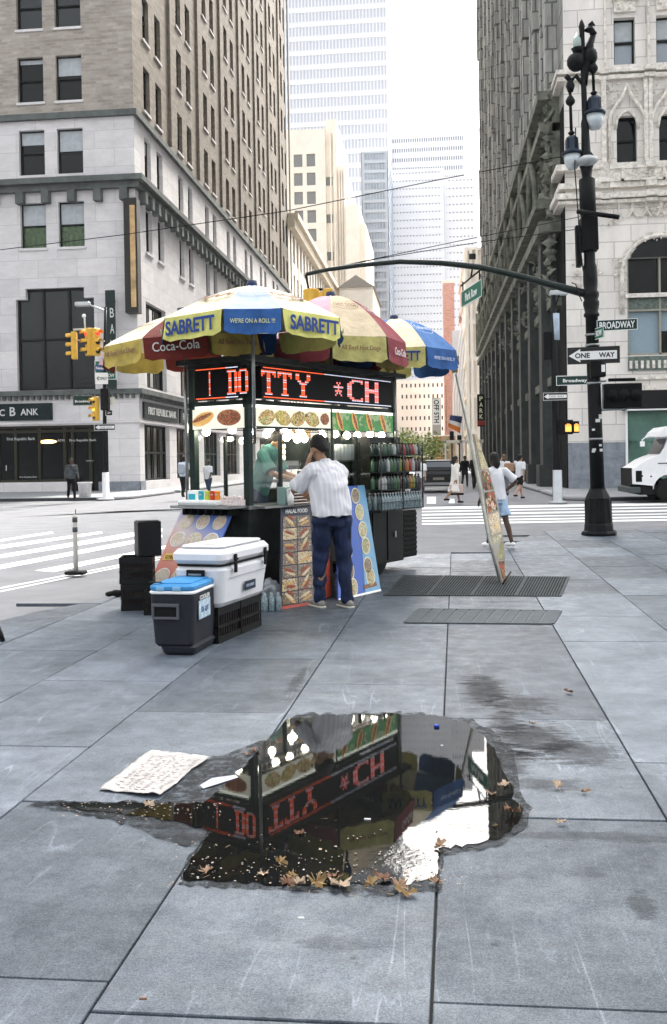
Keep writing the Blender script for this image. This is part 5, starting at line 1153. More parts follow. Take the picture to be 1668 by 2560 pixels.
    if bottom and legwear != 'dress':
        mb = MB(); ell_loft(mb, [(T(.82), .14*wide+.02, .105), (T(.90), .155*wide+.015, .118), (T(.98), .145*wide+.012, .108)], 24)
        for i in (0, 1):
            hip, kn, an = J_[i]; w_ = ov.get('legw', 1.0)
            if legwear == 'trousers': limb(mb, [(hip, .100*w_), (hip.lerp(kn, .5), .088*w_), (kn, .068*w_), (kn.lerp(an, .5), .064*w_), (an+V((0, 0, .02)), .056*w_)], 14)
            else: limb(mb, [(hip, .105), (hip.lerp(kn, .45), .10)], 14); mb.tube([hip.lerp(kn, .4), hip.lerp(kn, .75)], [.10, .108], 14)
        mb.xform(S_); remesh(mb, voxel, bottom, 'trousers' if legwear == 'trousers' else 'shorts', t, 3, ov.get('fold', folds)*1.2, 10)
    for i in (0, 1):
        an = J_[i][2]; mb = MB(); c_ = an+V((0, 0, -.075)); fr = V((0, -1, 0))
        limb(mb, [(c_+V((0, .045, .042)), .040), (c_+V((0, -.05, .045)), .041), (c_+V((0, -.15, .034)), .032)], 12); mb.xform(S_); sh_ = remesh(mb, max(.01, voxel*.7), shoes, 'shoe', t, 1)
        if voxel < .01: MB().rbox(-.042, .042, -.185, .085, .0, .022, .035).xform(S_ @ Matrix.Translation(c_)).build('sole', mat('sole_pale', (.5, .48, .42), .6), sh_)
    return t
def shirt_stripes():
    m = mat('white_striped_shirt', (.64, .63, .66), .75); nt = m.node_tree; b = nt.nodes['Principled BSDF']; tc = nt.nodes.new('ShaderNodeTexCoord'); wv = nt.nodes.new('ShaderNodeTexWave'); wv.inputs['Scale'].default_value = 6.5; wv.inputs['Distortion'].default_value = .6; wv.bands_direction = 'X'
    r = ramp(nt, [(.0, (.53, .53, .56)), (.3, (.56, .55, .58)), (.8, (.58, .57, .6)), (1, (.66, .66, .68))]); nt.links.new(tc.outputs['Object'], wv.inputs['Vector']); nt.links.new(wv.outputs['Color'], r.inputs[0]); nt.links.new(r.outputs[0], b.inputs['Base Color']); return m
jeans = mat('dark_denim', (.011, .019, .052), .8, 0, .75, 5, .3, 120); grey_shoe = mat('grey_trainer', (.22, .21, .19), .7, 0, .3, 30)
fx = G(834, 1519)
figure('customer in a white striped shirt and dark jeans standing at the cart, hand to ear', 0, 0, -38, h=1.83, top=shirt_stripes(), bottom=jeans, skin=skinm, hair=hairb, shoes=grey_shoe, legs=((9, 6), (-5, 4)), lean=13, wide=1.14, voxel=.0075, loc=Vector((fx.x, fx.y, 0)), turn=14, nod=34, folds=.012,
       ov={('arm', 0): ((.20, -.05, 1.375), (.30, -.24, 1.19), (.145, -.235, 1.43)), ('hand', 0): Vector((-.14, .10, .55)), ('palm', 0): Vector((.9, -.1, .2)), ('arm', 1): ((-.175, -.10, 1.345), (-.20, -.27, 1.12), (-.06, -.42, 1.14)), 'head': (.035, -.185, 1.60), 'hem': .93, 'legw': 1.1, 'curl': .25, 'shirt_off': .032, 'belly': .03})
vloc = LW(.78, .50, .31)
teal = mat('teal_shirt', (.035, .11, .105), .7, 0, .15, 12)
figure('cart vendor in a teal shirt bending over the counter under the bulbs', 0, 0, 100, h=1.70, top=teal, bottom=jeans, skin=skinm, hair=hairb, shoes=black, legs=((4, 8), (4, 8)), lean=20, sleeve='short', voxel=.009, loc=vloc, nod=22, folds=.006,
       ov={('arm', 0): ((.19, -.14, 1.36), (.24, -.28, 1.13), (.10, -.50, 1.08)), ('arm', 1): ((-.19, -.14, 1.36), (-.24, -.28, 1.13), (-.05, -.50, 1.06)), 'head': (0, -.24, 1.50), 'hem': .86})
figure('person in dark patterned clothes walking past the bank door', 180, 1250, 150, h=1.72, top=mat('dark_pattern', (.05, .055, .06), .7, 0, .8, 9), bottom=black, skin=skind, sleeve='long', zfoot=.12, voxel=.02)
w2 = figure('man in a pale blue shirt with grey backpack, back turned, left of the cart', 460, 1243, 10, h=1.74, top=mat('pale_blue_shirt', (.5, .56, .64), .7), bottom=mat('black_cloth', (.005, .005, .006), .8), skin=skind, zfoot=.12, voxel=.018)
mb = MB(); mb.rbox(-.14, .14, .13, .28, .98, 1.40, .06); remesh(mb, .02, mat('backpack_grey', (.30, .34, .38), .7), 'backpack_body', w2, 2)
figure('person in a white top and dark trousers seen through the cart end window', 522, 1246, 200, h=1.68, top=mat('white_cloth', (.62, .62, .64), .75), bottom=mat('navy_cloth', (.03, .04, .08), .8), skin=skind, zfoot=.0, voxel=.02)
figure('woman dressed in black with white bag near the cart drinks rack', 1012, 1241, 30, h=1.72, top=MT['black_cloth'], bottom=MT['black_cloth'], skin=skinl, sleeve='long', voxel=.02, hairlen=.12)
figure('person in white shirt and grey trousers behind the dark litter bin', 1052, 1249, 15, h=1.66, top=MT['white_cloth'], bottom=mat('grey_cloth', (.12, .12, .14), .8), skin=skinl, hair=hairbr, voxel=.018)
wd = figure('woman in a long white coat walking across the road', 1138, 1258, 60, h=1.68, top=mat('cream_cloth', (.66, .63, .58), .75), skin=skinm, legwear='dress', sleeve='long', voxel=.018, legs=((22, 10), (-24, 20)), hairlen=.08)
bg_ = thing('tote_bag', 'large beige tote bag carried low by the woman in the white coat', 'bag', AY(1141, 1236, 34.1)+Vector((0, 0, -.0)), R_(10))
mb = MB(); mb.rbox(-.24, .24, -.07, .07, 0, .36, .04); mb.build('bag_body', mat('tote_beige', (.50, .38, .34), .7, 0, .1, 8), bg_); MB().box(-.245, .245, -.075, .075, -.02, .05).build('bag_bottom', black, bg_); MB().tube([(-.1, 0, .35), (-.06, 0, .6), (.06, 0, .6), (.1, 0, .35)], .012, 6).build('bag_handle', brown, bg_)
for px, py, fc_, h_, l in ((1163, 1216, 170, 1.72, 'dark dressed passer-by just right of the woman in the white coat'), (1187, 1222, 20, 1.78, 'tall person in black beside the leaning menu board'), (1080, 1212, 180, 1.7, 'distant figure in black behind the parked dark car'), (1236, 1218, 0, 1.75, 'person in black against the dark colonnade'), (1206, 1215, 190, 1.7, 'distant black silhouette behind the leaning menu board')):
    figure(l, px, py, fc_, h=h_, top=MT['black_cloth'], bottom=MT['black_cloth'], skin=skind, sleeve='long', voxel=.025)
figure('woman in white tee and pale denim shorts standing right of the leaning menu board', 1246, 1368, -35, h=1.66, top=MT['white_cloth'], bottom=mat('pale_denim', (.36, .48, .62), .8, 0, .2, 10), skin=skind, shoes=mat('white_shoe', (.75, .75, .75), .6), legwear='shorts', voxel=.013, legs=((14, 4), (-16, 6)), arms=((5, 10, 20), (5, 10, 20)), lean=8, hairlen=.05, ov={('arm', 1): ((-.185, 0, 1.40), (-.36, .10, 1.20), (-.17, .0, 1.02)), 'fold': .008})
wn_ = figure('woman in a white top raising one hand in front of the dark colonnade', 1262, 1243, 0, h=1.7, top=MT['white_cloth'], bottom=MT['grey_cloth'], skin=skinl, hair=hairbr, voxel=.018, ov={('arm', 0): ((.18, 0, 1.40), (.26, -.12, 1.28), (.12, -.22, 1.52))}, hairlen=.05)
bb = thing('shoulder_bag', 'brown leather bag on the back of the woman raising her hand', 'bag', G(1264, 1243)+Vector((.14, -.28, 1.02)))
mb = MB(); mb.rbox(-.2, .2, -.07, .07, 0, .34, .07); mb.build('bag_body', mat('leather_tan', (.34, .2, .12), .5, 0, .15, 9), bb)
figure('man in white tee and black shorts walking toward the colonnade', 1300, 1247, 40, h=1.72, top=MT['white_cloth'], bottom=MT['black_cloth'], skin=skinl, legwear='shorts', legs=((26, 12), (-22, 25)), voxel=.018, ov={('arm', 0): ((.18, 0, 1.40), (.2, -.16, 1.2), (.1, -.3, 1.36))})
# ================================================================ COOLERS, CRATES, BOX
def frame_from(pa, pb):   # place an object with its near edge from pa to pb on the ground
    d = (pb-pa); return math.atan2(d.y, d.x)
a, b_ = G(375, 1640), G(486, 1643); ang = frame_from(a, b_); Wc = (b_-a).length
t = thing('cooler', 'dark grey rolling cooler with blue lid in front of the cart', 'cooler', (a+b_)/2, ang)
gr = mat('cooler_grey', (.017, .019, .026), .55, 0, .12, 30, .1, 200)
mb = MB(); h2 = Wc/2; mb.rbox(-h2, h2, 0, .60, .07, .51, .05, .022); mb.rbox(-h2*.62, h2-.005, .03, .58, .0, .09, .05, .01); mb.build('body', gr, t)
mb = MB()
for x0, x1, z0, z1 in ((-.10, .10, .43, .455), (-.10, .10, .33, .35), (-.115, -.095, .33, .455), (.095, .115, .33, .455)): mb.rbox(x0-.045, x1-.045, -.024, .008, z0-.03, z1-.03, .006)
mb.build('end_handle', mat('cooler_grey_light', (.085, .088, .10), .5), t); MB().box(-.14, .05, -.004, .0, .32, .40).build('handle_recess', rubber, t)
mb = MB(); mb.rbox(-h2-.008, h2+.008, -.008, .608, .50, .525, .055); mb.build('rim', white_p, t)
mb = MB(); mb.rbox(-h2-.004, h2+.004, -.004, .604, .526, .575, .055).rbox(-h2+.05, h2-.05, .06, .54, .57, .588, .05); 
lid = mb.build('lid', mat('lid_blue', (.05, .24, .50), .45, 0, .12, 14), t)
for x in (-.09, .05): MB().rbox(x-.035, x+.035, -.012, .002, .53, .56, .004).build('catch', mat('lid_blue_pale', (.2, .42, .65), .4), lid)
MB().box(-.2, -.1, .02, .06, .589, .594).build('hinge_strap', rubber, lid)
lb_ = MB().box(h2+.001, h2+.004, .12, .40, .28, .43).build('label', mat('label_pale', (.40, .50, .58), .5, 0, .45, 22), t)
MB().box(h2+.004, h2+.006, .14, .2, .30, .37).build('label_mark', mat('lid_blue'), (0) if False else lb_) if False else None
text('COOLER', .035, white_p, lb_, face_matrix((h2+.005, .26, .455), (0, 1, 0), (0, 0, 1)), w=.24); text('55 QT', .05, mat('label_navy', (.03, .08, .2)), lb_, face_matrix((h2+.005, .26, .35), (0, 1, 0), (0, 0, 1)), w=.18)
# white cooler on two black crates
pa, pb = G(546, 1611), G(656, 1564); dl = (pb-pa).normalized(); ang = math.atan2(dl.y, dl.x)-math.pi/2
def crate(label, loc, rz, w_=.36, d_=.36, h_=.28, grp=None):
    t = thing('crate', label, 'crate', loc, rz, grp); mb = MB(); wl = .014
    mb.box(-w_/2, w_/2, -d_/2, d_/2, .0, .02)
    for z0, z1 in ((.02, .06), (h_*.42, h_*.5), (h_-.07, h_)): mb.box(-w_/2, w_/2, -d_/2, -d_/2+wl, z0, z1).box(-w_/2, w_/2, d_/2-wl, d_/2, z0, z1).box(-w_/2, -w_/2+wl, -d_/2+wl, d_/2-wl, z0, z1).box(w_/2-wl, w_/2, -d_/2+wl, d_/2-wl, z0, z1)
    n = 9
    for k in range(n+1):
        u = -w_/2+.007+(w_-.021)*k/n
        if 3 < k < 6: zt = h_*.5
        else: zt = h_
        mb.box(u, u+.012, -d_/2+.002, -d_/2+.012, .02, zt-.001).box(u, u+.012, d_/2-.012, d_/2-.002, .02, h_-.001)
        u = -d_/2+.007+(d_-.021)*k/n; mb.box(-w_/2+.002, -w_/2+.012, u, u+.012, .02, h_-.001).box(w_/2-.012, w_/2-.002, u, u+.012, .02, h_-.001)
    mb.build('lattice', mat('crate_plastic', (.004, .0045, .005), .5), t)
    MB().box(-w_/2+.02, w_/2-.02, -d_/2+.02, d_/2-.02, .022, h_*.8).build('contents', mat('crate_load', (.025, .017, .015), .8, 0, .5, 12), t); return t
nrm = Vector((-dl.y, dl.x, 0))
q1 = pa+dl*.24+nrm*.20; q2 = pa+dl*.72+nrm*.20; q1.z = q2.z = 0
crate('black plastic crate under the near end of the white cooler', q1, ang, .40, .46, .31, 'black crates under the white cooler'); crate('black plastic crate under the far end of the white cooler', q2, ang, .40, .46, .31, 'black crates under the white cooler')
o_ = pa+nrm*.16+dl*.5; t = thing('cooler', 'big white ice chest with black latches resting on two crates', 'cooler', (o_.x, o_.y, .312), ang)
wpl = mat('cooler_white', (.66, .66, .68), .45, 0, .05, 8, .08, 120)
mb = MB(); mb.rbox(-.235, .245, -.56, .46, 0, .36, .08, .035, 6); mb.build('body', wpl, t)
mb = MB(); mb.rbox(-.25, .26, -.575, .475, .372, .50, .085, 0, 6).rbox(-.20, .21, -.50, .40, .49, .53, .07, .02, 6); lid = mb.build('lid', wpl, t); MB().rbox(-.225, .235, -.55, .45, .355, .375, .075).build('gasket', rubber, t)
MB().rbox(-.10, .11, -.4, .3, .528, .537, .05).build('lid_pad', mat('lid_pad', (.58, .57, .56), .7), lid)
for y in (-.36, .30): mb = MB(); mb.rbox(.262, .282, y-.022, y+.022, .29, .45, .008).box(.27, .288, y-.03, y+.03, .40, .415); mb.build('latch', rubber, t)
mb = MB(); mb.rbox(-.085, .085, -.60, -.572, .17, .33, .01); h_ = mb.build('end_handle', rubber, t); MB().box(-.06, .06, -.606, -.601, .19, .25).build('grip', mat('grip_white', (.62, .62, .62), .5), h_); MB().box(-.06, .06, -.604, -.600, .285, .30).build('hinge', stain, h_)
MB().box(.2452, .2475, -.12, .12, .10, .18).build('badge', mat('badge_dark', (.02, .03, .05), .4), t); text('ICE CHEST', .022, palebl, t, face_matrix((.2478, 0, .14), (0, 1, 0), (0, 0, 1)), w=.17)
mb = MB(); mb.box(.243, .2465, -.42, .36, .245, .252).box(.243, .2465, -.3, .3, .045, .051); mb.build('moulded_line', mat('line_grey', (.35, .35, .36)), t)
# black crates and box at the far left
g = G(333, 1528); s1 = thing; rz_ = R_(12)
crate('lower black milk crate of the pair left of the red banner', (g.x, g.y+.20, 0), rz_, .34, .34, .28, 'stacked black milk crates'); crate('upper black milk crate carrying the black box', (g.x-.01, g.y+.21, .282), rz_, .35, .35, .28, 'stacked black milk crates')
g2 = G(395, 1538); crate('low black crate tucked between the milk crates and blue lidded cooler', (g2.x, g2.y+.18, 0), rz_, .36, .34, .24)
t = thing('speaker_box', 'plain black box standing on the two milk crates at the left', 'box', (g.x+.10, g.y+.24, .564), R_(28)); mb = MB(); mb.rbox(-.125, .125, -.12, .12, 0, .37, .015); mb.build('cabinet', mat('box_black', (.005, .0055, .007), .45, 0, .2, 30), t); MB().rbox(-.11, .11, -.11, .11, .371, .378, .02).build('top_panel', mat('box_top', (.03, .032, .035), .4), t)
t = thing('tarp_bundle', 'small black folded bundle lying at the kerb behind the milk crates', 'bundle', G(288, 1492)); mb = MB(); limb(mb, [(Vector((-.1, 0, .03)), .03), (Vector((.12, .02, .05)), .05), (Vector((.3, 0, .05)), .05)]); remesh(mb, .015, rubber, 'cloth', t, 1, .01, 20)
# water packs under banner
t = thing('bottled_water_pack', 'shrink wrapped pack of small water bottles beside the sandwich banner', 'water pack', G(676, 1532)+Vector((0, .1, 0)), R_(15))
for i in range(3):
    for j in range(2): MB().lathe([(.03, 0), (.033, .02), (.033, .13), (.014, .17), (.014, .19)], (i*.07-.07, j*.07, 0), 10).build('bottle_body', waterm, t)
t = thing('plastic_bag', 'clear crumpled plastic bag under the counter beside the white cooler', 'bag', G(668, 1512)+Vector((0, .3, 0))); mb = MB(); mb.sphere((0, 0, .12), .13, 12, (1, .8, 1)); remesh(mb, .02, mat('film', (.35, .38, .4), .2, spec=.8), 'film', t, 1, .03, 18)

# ================================================================ STREET FURNITURE
LX, LYY = G(1498, 1338).x, G(1498, 1338).y
lamp = thing('street_lamp', 'tall black ornate lamp post with hanging lanterns on the right', 'street lamp', (LX, LYY, 0)); lamp.rotation_euler = (0, R_(-1.25), 0)
def lz(py): return 1.55+(1142-py)/2420*math.hypot(LX, LYY)*1.0
mb = MB(); mb.lathe([(.31, 0), (.32, .05), (.30, .09), (.265, .10), (.255, .22), (.245, .25), (.25, .27), (.225, .70), (.23, .73), (.19, .82), (.15, .90), (.145, .93)], seg=10, smooth=False)
for k in range(8): a = 2*math.pi*k/8; mb.box(.22*math.cos(a)-.02, .22*math.cos(a)+.02, .22*math.sin(a)-.02, .22*math.sin(a)+.02, .27, .69)
mb.xform(Matrix.Diagonal((1.08, 1.08, 1, 1))).build('base', iron, lamp)
mb = MB(); mb.lathe([(.138, .93), (.132, 2.2), (.126, 3.2), (.118, 4.3), (.15, 4.32), (.15, 4.36), (.125, 4.4), (.155, 4.55), (.155, 4.60), (.13, 4.64), (.155, 4.72), (.155, 4.78), (.125, 4.82), (.14, 5.0), (.13, 5.3), (.11, 5.35), (.10, 6.3), (.155, 6.32), (.155, 7.0), (.09, 7.05), (.11, 7.2), (.16, 7.35), (.17, 7.42), (.09, 7.55), (.075, 8.0), (.08, 8.1), (.055, 8.2), (.05, 9.9), (.06, 10.0), (.03, 10.1), (0, 10.15)], seg=16); mb.xform(Matrix.Diagonal((1.02, 1.02, 1, 1))).build('shaft', iron, lamp)
for z in (1.9, 3.0, 3.75, 3.95): MB().lathe([(.142, -.02), (.145, 0), (.142, .02)], (0, 0, z), 14).build('band', stain, lamp)
st = mat('sticker_white', (.6, .6, .58), .6)
rnd = random.Random(4)
for k in range(9): a = -math.pi/2+rnd.uniform(-.8, .8); z = rnd.uniform(1.6, 2.5); s_ = rnd.uniform(.02, .05); M = face_matrix((.135*math.cos(a), .135*math.sin(a), z), (-math.sin(a), math.cos(a), 0), (0, 0, 1)); MB().prism([(-s_, -s_*.7), (s_, -s_*.7), (s_, s_*.7), (-s_, s_*.7)], M, .004).build('sticker', st, lamp)
def L2(px, py, Y=None): p = AY(px, py, Y or LYY); return Matrix.Rotation(R_(1.25), 4, 'Y') @ Vector((p.x-LX, p.y-LYY, p.z))
def hang(px, top, ball, hs, he, gl, s=1.0, n='right'):
    """lantern hanging on a stem: pixel heights from the photo"""
    c = lambda y: L2(px, y); x, y_, _ = c(hs)
    z = lambda q: c(q).z
    MB().tube([(x, 0, z(top)), (x, 0, z(hs)+.02)], .03, 8).lathe([(.02, -.12*s), (.09*s, -.05*s), (.10*s, 0), (.06*s, .08*s), (.02, .13*s)], (x, 0, z(ball)), 12).lathe([(.03, .10), (.07, .06), (.04, .02)], (x, 0, z(hs)), 12).build('lantern_stem', iron, lamp)
    H0, H1 = z(he), z(hs); hh = H1-H0
    q = MB().lathe([(.21*s, 0), (.22*s, .05), (.14*s, .10), (.135*s, hh*.75), (.11*s, hh*.92), (.03, hh)], (x, 0, H0), 14)
    for k in range(4): a = math.pi/4+k*math.pi/2; q.tube([(x+.15*s*math.cos(a), .15*s*math.sin(a), H0+.06), (x+.15*s*math.cos(a), .15*s*math.sin(a), H0+hh*.8), (x+.05*math.cos(a), .05*math.sin(a), H1)], .012, 5)
    lh = q.build('lantern_head', mat('lantern_blue_black', (.02, .03, .045), .35, .4), lamp)
    rr = .18*s; zg = z(gl); MB().lathe([(0, zg), (rr*.55, zg+rr*.15), (rr*.9, zg+(H0-zg)*.5), (rr, H0-.002)], (x, 0, 0), 16).build('globe', mat('lantern_glass', (.45, .5, .52), .15, 0, spec=.8), lh)
hang(1485, 110, 170, 240, 288, 326, 1.0); hang(1429, 200, 252, 340, 388, 425, .95)
mb = MB(); p = L2(1440, 155); mb.sphere((p.x, 0, p.z), .17, 14, (1.05, 1, 1.1)); q = L2(1476, 140); mb.sphere((q.x, .02, q.z), .145, 14, (1, 1, 1.25))
a_, b2, c2 = L2(1462, 215), L2(1472, 120), L2(1486, 80)
mb.tube([a_, L2(1466, 170), b2, c2], [.05, .06, .075, .05], 8); mb.tube([L2(1485, 88), L2(1474, 66)], [.07, .05], 8); mb.lathe([(.02, 0), (.1, .05), (.07, .09)], tuple(L2(1473, 82)), 8); mb.tube([L2(1472, 64), L2(1480, 58), L2(1488, 64)], [.03, .05, .01], 6)
mb.tube([L2(1462, 215), L2(1440, 190), L2(1425, 205)], .045, 8); mb.tube([L2(1425, 200), L2(1415, 190)], .05, 6); mb.lathe([(.05, -.12), (.09, .0), (.05, .12)], tuple(L2(1426, 215)), 8)
mb.build('scroll_arms', iron, lamp)
p = L2(1444, 125); MB().lathe([(.05, -.16), (.1, -.02), (.13, .03), (.06, .0)], (p.x, 0, p.z), 8).build('acorn_holder', iron, lamp); MB().lathe([(.05, 0), (.085, .08), (.08, .2), (0, .36)], (p.x, 0, p.z), 12).build('acorn_glass', mat('acorn_green', (.3, .38, .34), .2, 0, spec=.7), lamp)
p = L2(1466, 410); MB().lathe([(.03, -.08), (.15, -.04), (.22, .02), (.2, .07), (.1, .12), (0, .13)], (p.x, -.1, p.z), 16).build('dish_light', galv, lamp)
p = L2(1440, 535); q = L2(1533, 562); MB().tube([Vector((p.x, -.2, p.z)), Vector((q.x, -.6, q.z))], .045, 8).build('camera_bar', black, lamp)
MB().box(-.155, .155, -.17, .14, 5.6, 6.25).build('control_box', black, lamp); MB().box(-.26, -.17, -.1, .08, 5.3, 6.1).build('side_box', black, lamp)
MB().tube([(-.2, -.1, 8.0), (-.25, -.15, 7.2), (-.22, -.15, 6.4), (-.2, -.16, 5.7), (-.16, -.17, 5.2), (-.08, -.18, 5.0), (0, -.17, 5.05)], .012, 5).build('cable', rubber, lamp)
MB().tube([(-.2, -.15, 4.6), (-.26, -.15, 4.75), (-.3, -.1, 4.95), (-.36, 0, 5.0)], .012, 5).build('cable', rubber, lamp)
# mast arm
arm = [L2(x, y) for x, y in ((1478, 738), (1380, 712), (1290, 688), (1200, 668), (1100, 657), (1000, 654), (900, 663), (820, 674), (765, 686))]
MB().tube(arm, [.085, .07, .065, .06, .056, .052, .046, .042, .036], 10).build('mast_arm', mat('arm_green_black', (.02, .028, .026), .4, .4), lamp)
tl_ = thing('traffic_light', 'yellow traffic light hanging from the far end of the long street arm', 'traffic light', AY(765, 686, LYY))
def signal_head(parent, M, m, lens=(('dull', (.03, .01, .01)), ('dull2', (.04, .03, .01)), ('dull3', (.01, .03, .02))), lit_i=None, litc=(1, .05, .02)):
    o = MB().rbox(-.15, .15, -.1, .1, -.5, .5, .04).xform(M).build('housing', m, parent)
    for i in range(3):
        z = .33-.33*i; mm = mat('lens_'+lens[i][0], lens[i][1], .3) if lit_i != i else mat('lens_lit_%d' % i, litc, .4, em=litc, es=.45)
        MB().lathe([(.10, 0), (.10, .02), (0, .03)], seg=14).xform(M @ Matrix.Translation((0, -.10, z)) @ Matrix.Rotation(math.pi/2, 4, 'X')).build('lens', mm, o)
        mb = MB(); vs = []
        for k in range(9): a = math.pi*k/8; vs += [(.125*math.cos(a), -.101, z+.125*math.sin(a)), (.125*math.cos(a), -.30, z-.02+.125*math.sin(a))]
        mb.add(vs, [(2*k, 2*k+1, 2*k+3, 2*k+2) for k in range(8)], True); mb.xform(M).build('visor', m, o)
    return o
sigy = mat('signal_yellow', (.62, .36, .05), .5, 0, .15, 8)
signal_head(tl_, Matrix.Translation((.1, 0, -.80)) @ Matrix.Rotation(2.6, 4, 'Z'), sigy); signal_head(tl_, Matrix.Translation((.42, .1, -.80)) @ Matrix.Rotation(-1.4, 4, 'Z'), sigy); MB().tube([(0, 0, 0), (.05, 0, -.30), (.42, .1, -.30)], .03, 6).build('hanger', iron, tl_)
# park row sign
sgreen = mat('sign_green', (.01, .13, .08), .45); swhite = mat('sign_white', (.75, .75, .73), .5)
def plate(name, label, quad_o, right, w_, h_, m, border=None, lines=(), parent=None, cat='sign', th=.01, back=None):
    """flat sign: centre, direction to the right, size"""
    t = parent or thing(name, label, cat, quad_o); M = face_matrix((0, 0, 0), right, (0, 0, 1)) if not parent else face_matrix(quad_o, right, (0, 0, 1))
    pl = MB().prism([(-w_/2, -h_/2), (w_/2, -h_/2), (w_/2, h_/2), (-w_/2, h_/2)], M @ Matrix.Translation((0, 0, -th)), th).build('plate', m, t)
    if border:
        mb = MB(); e = border[1]
        for x0, x1, y0, y1 in ((-w_/2, w_/2, -h_/2, -h_/2+e), (-w_/2, w_/2, h_/2-e, h_/2), (-w_/2, -w_/2+e, -h_/2+e, h_/2-e), (w_/2-e, w_/2, -h_/2+e, h_/2-e)): mb.prism([(x0, y0), (x1, y0), (x1, y1), (x0, y1)], M, .004)
        mb.build('border', border[0], pl)
    for tx, x, y, hh, ww, tm in lines: text(tx, hh, tm, pl, M @ Matrix.Translation((x, y, .002)), w=ww, bold=.02, ext=.006)
    return t, M, pl
dpr = Vector((math.sin(R_(-14)), math.cos(R_(-14)), 0)); cpr = AY(1178, 735, 19.9)
t, M, pl = plate('street_sign', 'green Park Row sign hanging under the long street arm', cpr, -dpr, 1.45, .34, sgreen, (swhite, .015), [('Park Row', 0, 0, .17, .85, swhite)])
MB().tube([-dpr*.6+Vector((0, 0, .17)), -dpr*.6+Vector((0, 0, .36))], .015, 5).tube([dpr*.6+Vector((0, 0, .17)), dpr*.6+Vector((0, 0, .36))], .015, 5).tube([-dpr*.75+Vector((0, 0, .36)), dpr*.75+Vector((0, 0, .30))], .018, 6).tube([Vector((0, 0, .33)), Vector((.05, 0, .62))], .02, 6).build('hanger', iron, t)
rt = Vector((math.cos(R_(-9)), math.sin(R_(-9)), 0)); rt2 = Vector((math.cos(R_(-7)), math.sin(R_(-7)), 0))
dk = mat('sign_dark_green', (.008, .03, .022), .45)
p = AY(1543, 812, LYY-.2); plate('street_sign', 'dark green BROADWAY sign sticking out right of the lamp post', p, rt, .76, .215, dk, (swhite, .01), [('BROADWAY', 0, 0, .135, .66, swhite)])
t_, M, pl = plate('street_sign', 'narrow green street sign seen almost edge on behind the lamp post', AY(1490, 835, LYY-.15), Vector((.25, -.97, 0)), .7, .22, sgreen, (swhite, .012), [('PARK ROW', 0, 0, .12, .55, swhite)])
p = AY(1484, 888, LYY-.22)
t, M, pl = plate('one_way_sign', 'black and white ONE WAY arrow sign on the lamp post', p, rt2, .99, .33, ktext, None)
mb = MB(); mb.prism([(-.47, .0), (-.25, .13), (-.25, .082), (.44, .082), (.44, -.082), (-.25, -.082), (-.25, -.13)], M, .003); ar = mb.build('arrow', swhite, pl); text('ONE', .10, ktext, ar, M @ Matrix.Translation((-.21, 0, .004)), w=.28, bold=.03); text('WAY', .10, ktext, ar, M @ Matrix.Translation((.25, 0, .004)), w=.30, bold=.03)
t = thing('sign_bracket_box', 'small black box with pale face strapped just under the ONE WAY sign', 'box', AY(1492, 925, LYY-.12)); MB().rbox(-.13, .16, -.12, .1, -.14, .17, .02).build('case', black, t); MB().box(.07, .14, -.125, -.1205, -.05, .09).build('face_plate', swhite, t)
t = thing('traffic_light', 'black traffic light seen from the side on the lamp post bracket', 'traffic light', AY(1555, 990, LYY)); MB().rbox(-.36, .36, -.16, .16, -.24, .24, .03).build('housing', black, t)
MB().rbox(-.26, .26, -.05, .05, .29, .35, .02).build('top_bar', black, t); mb = MB(); mb.tube([(-.5, 0, .30), (-.3, 0, .31)], .03, 6).tube([(-.5, 0, -.27), (-.3, 0, -.26), (.1, 0, -.25)], .03, 6).tube([(-.36, 0, .24), (-.36, 0, -.25)], .025, 6); mb.build('bracket', galv, t)
for k in range(3): MB().lathe([(.1, 0), (.12, .1)], seg=10).xform(Matrix.Translation((-.22+.22*k, -.16, 0)) @ Matrix.Rotation(math.pi/2, 4, 'X')).build('visor', black, t)

# ---- second lamp pole at the far corner
P2 = G(1393, 1257, .0); d2 = P2.length
t = thing('signal_pole', 'slim dark street pole with pale lamp head at the far right corner', 'pole', P2)
Q = lambda x, y, dy=0: AY(x, y, P2.y+dy)-P2
MB().tube([(0, 0, 0), Q(1390, 1100), Q(1386, 900), Q(1383, 700)], [.15, .13, .12, .07], 10).build('shaft', iron, t)
z_ = Q(1390, 850); MB().lathe([(.13, 0), (.13, .9)], (z_.x, 0, z_.z), 10).build('pale_sleeve', mat('sleeve_blue', (.35, .42, .5), .5, 0, .2, 5), t)
MB().rbox(-.15, .12, -.1, .1, 0, .95, .03).xform(Matrix.Translation(Q(1370, 900))).build('side_signal', black, t)
MB().tube([Q(1383, 760), Q(1392, 745), Q(1400, 735)], .03, 6).rbox(-.25, .3, -.12, .12, -.08, .08, .05).build('lamp_head', galv, t) if False else MB().rbox(-.32, .30, -.14, .14, -.07, .09, .06).xform(Matrix.Translation(Q(1398, 733))).build('lamp_head', galv, t)
MB().tube([Q(1386, 775), Q(1398, 738)], .03, 6).build('lamp_arm', iron, t)
t = thing('bollard', 'white steel bollard around the foot of the far right pole', 'bollard', P2+Vector((0, -.18, 0))); MB().lathe([(.32, 0), (.30, .05), (.16, .08), (.155, 1.10), (.14, 1.12), (0, 1.12)], seg=16).build('tube', galv, t)
p = AY(1434, 951, P2.y-.15); plate('street_sign', 'small dark Broadway sign at the far corner beside the lamp post', p, (1, 0, 0), 1.15, .33, dk, (swhite, .02), [('Broadway', .05, -.02, .15, .8, swhite)])
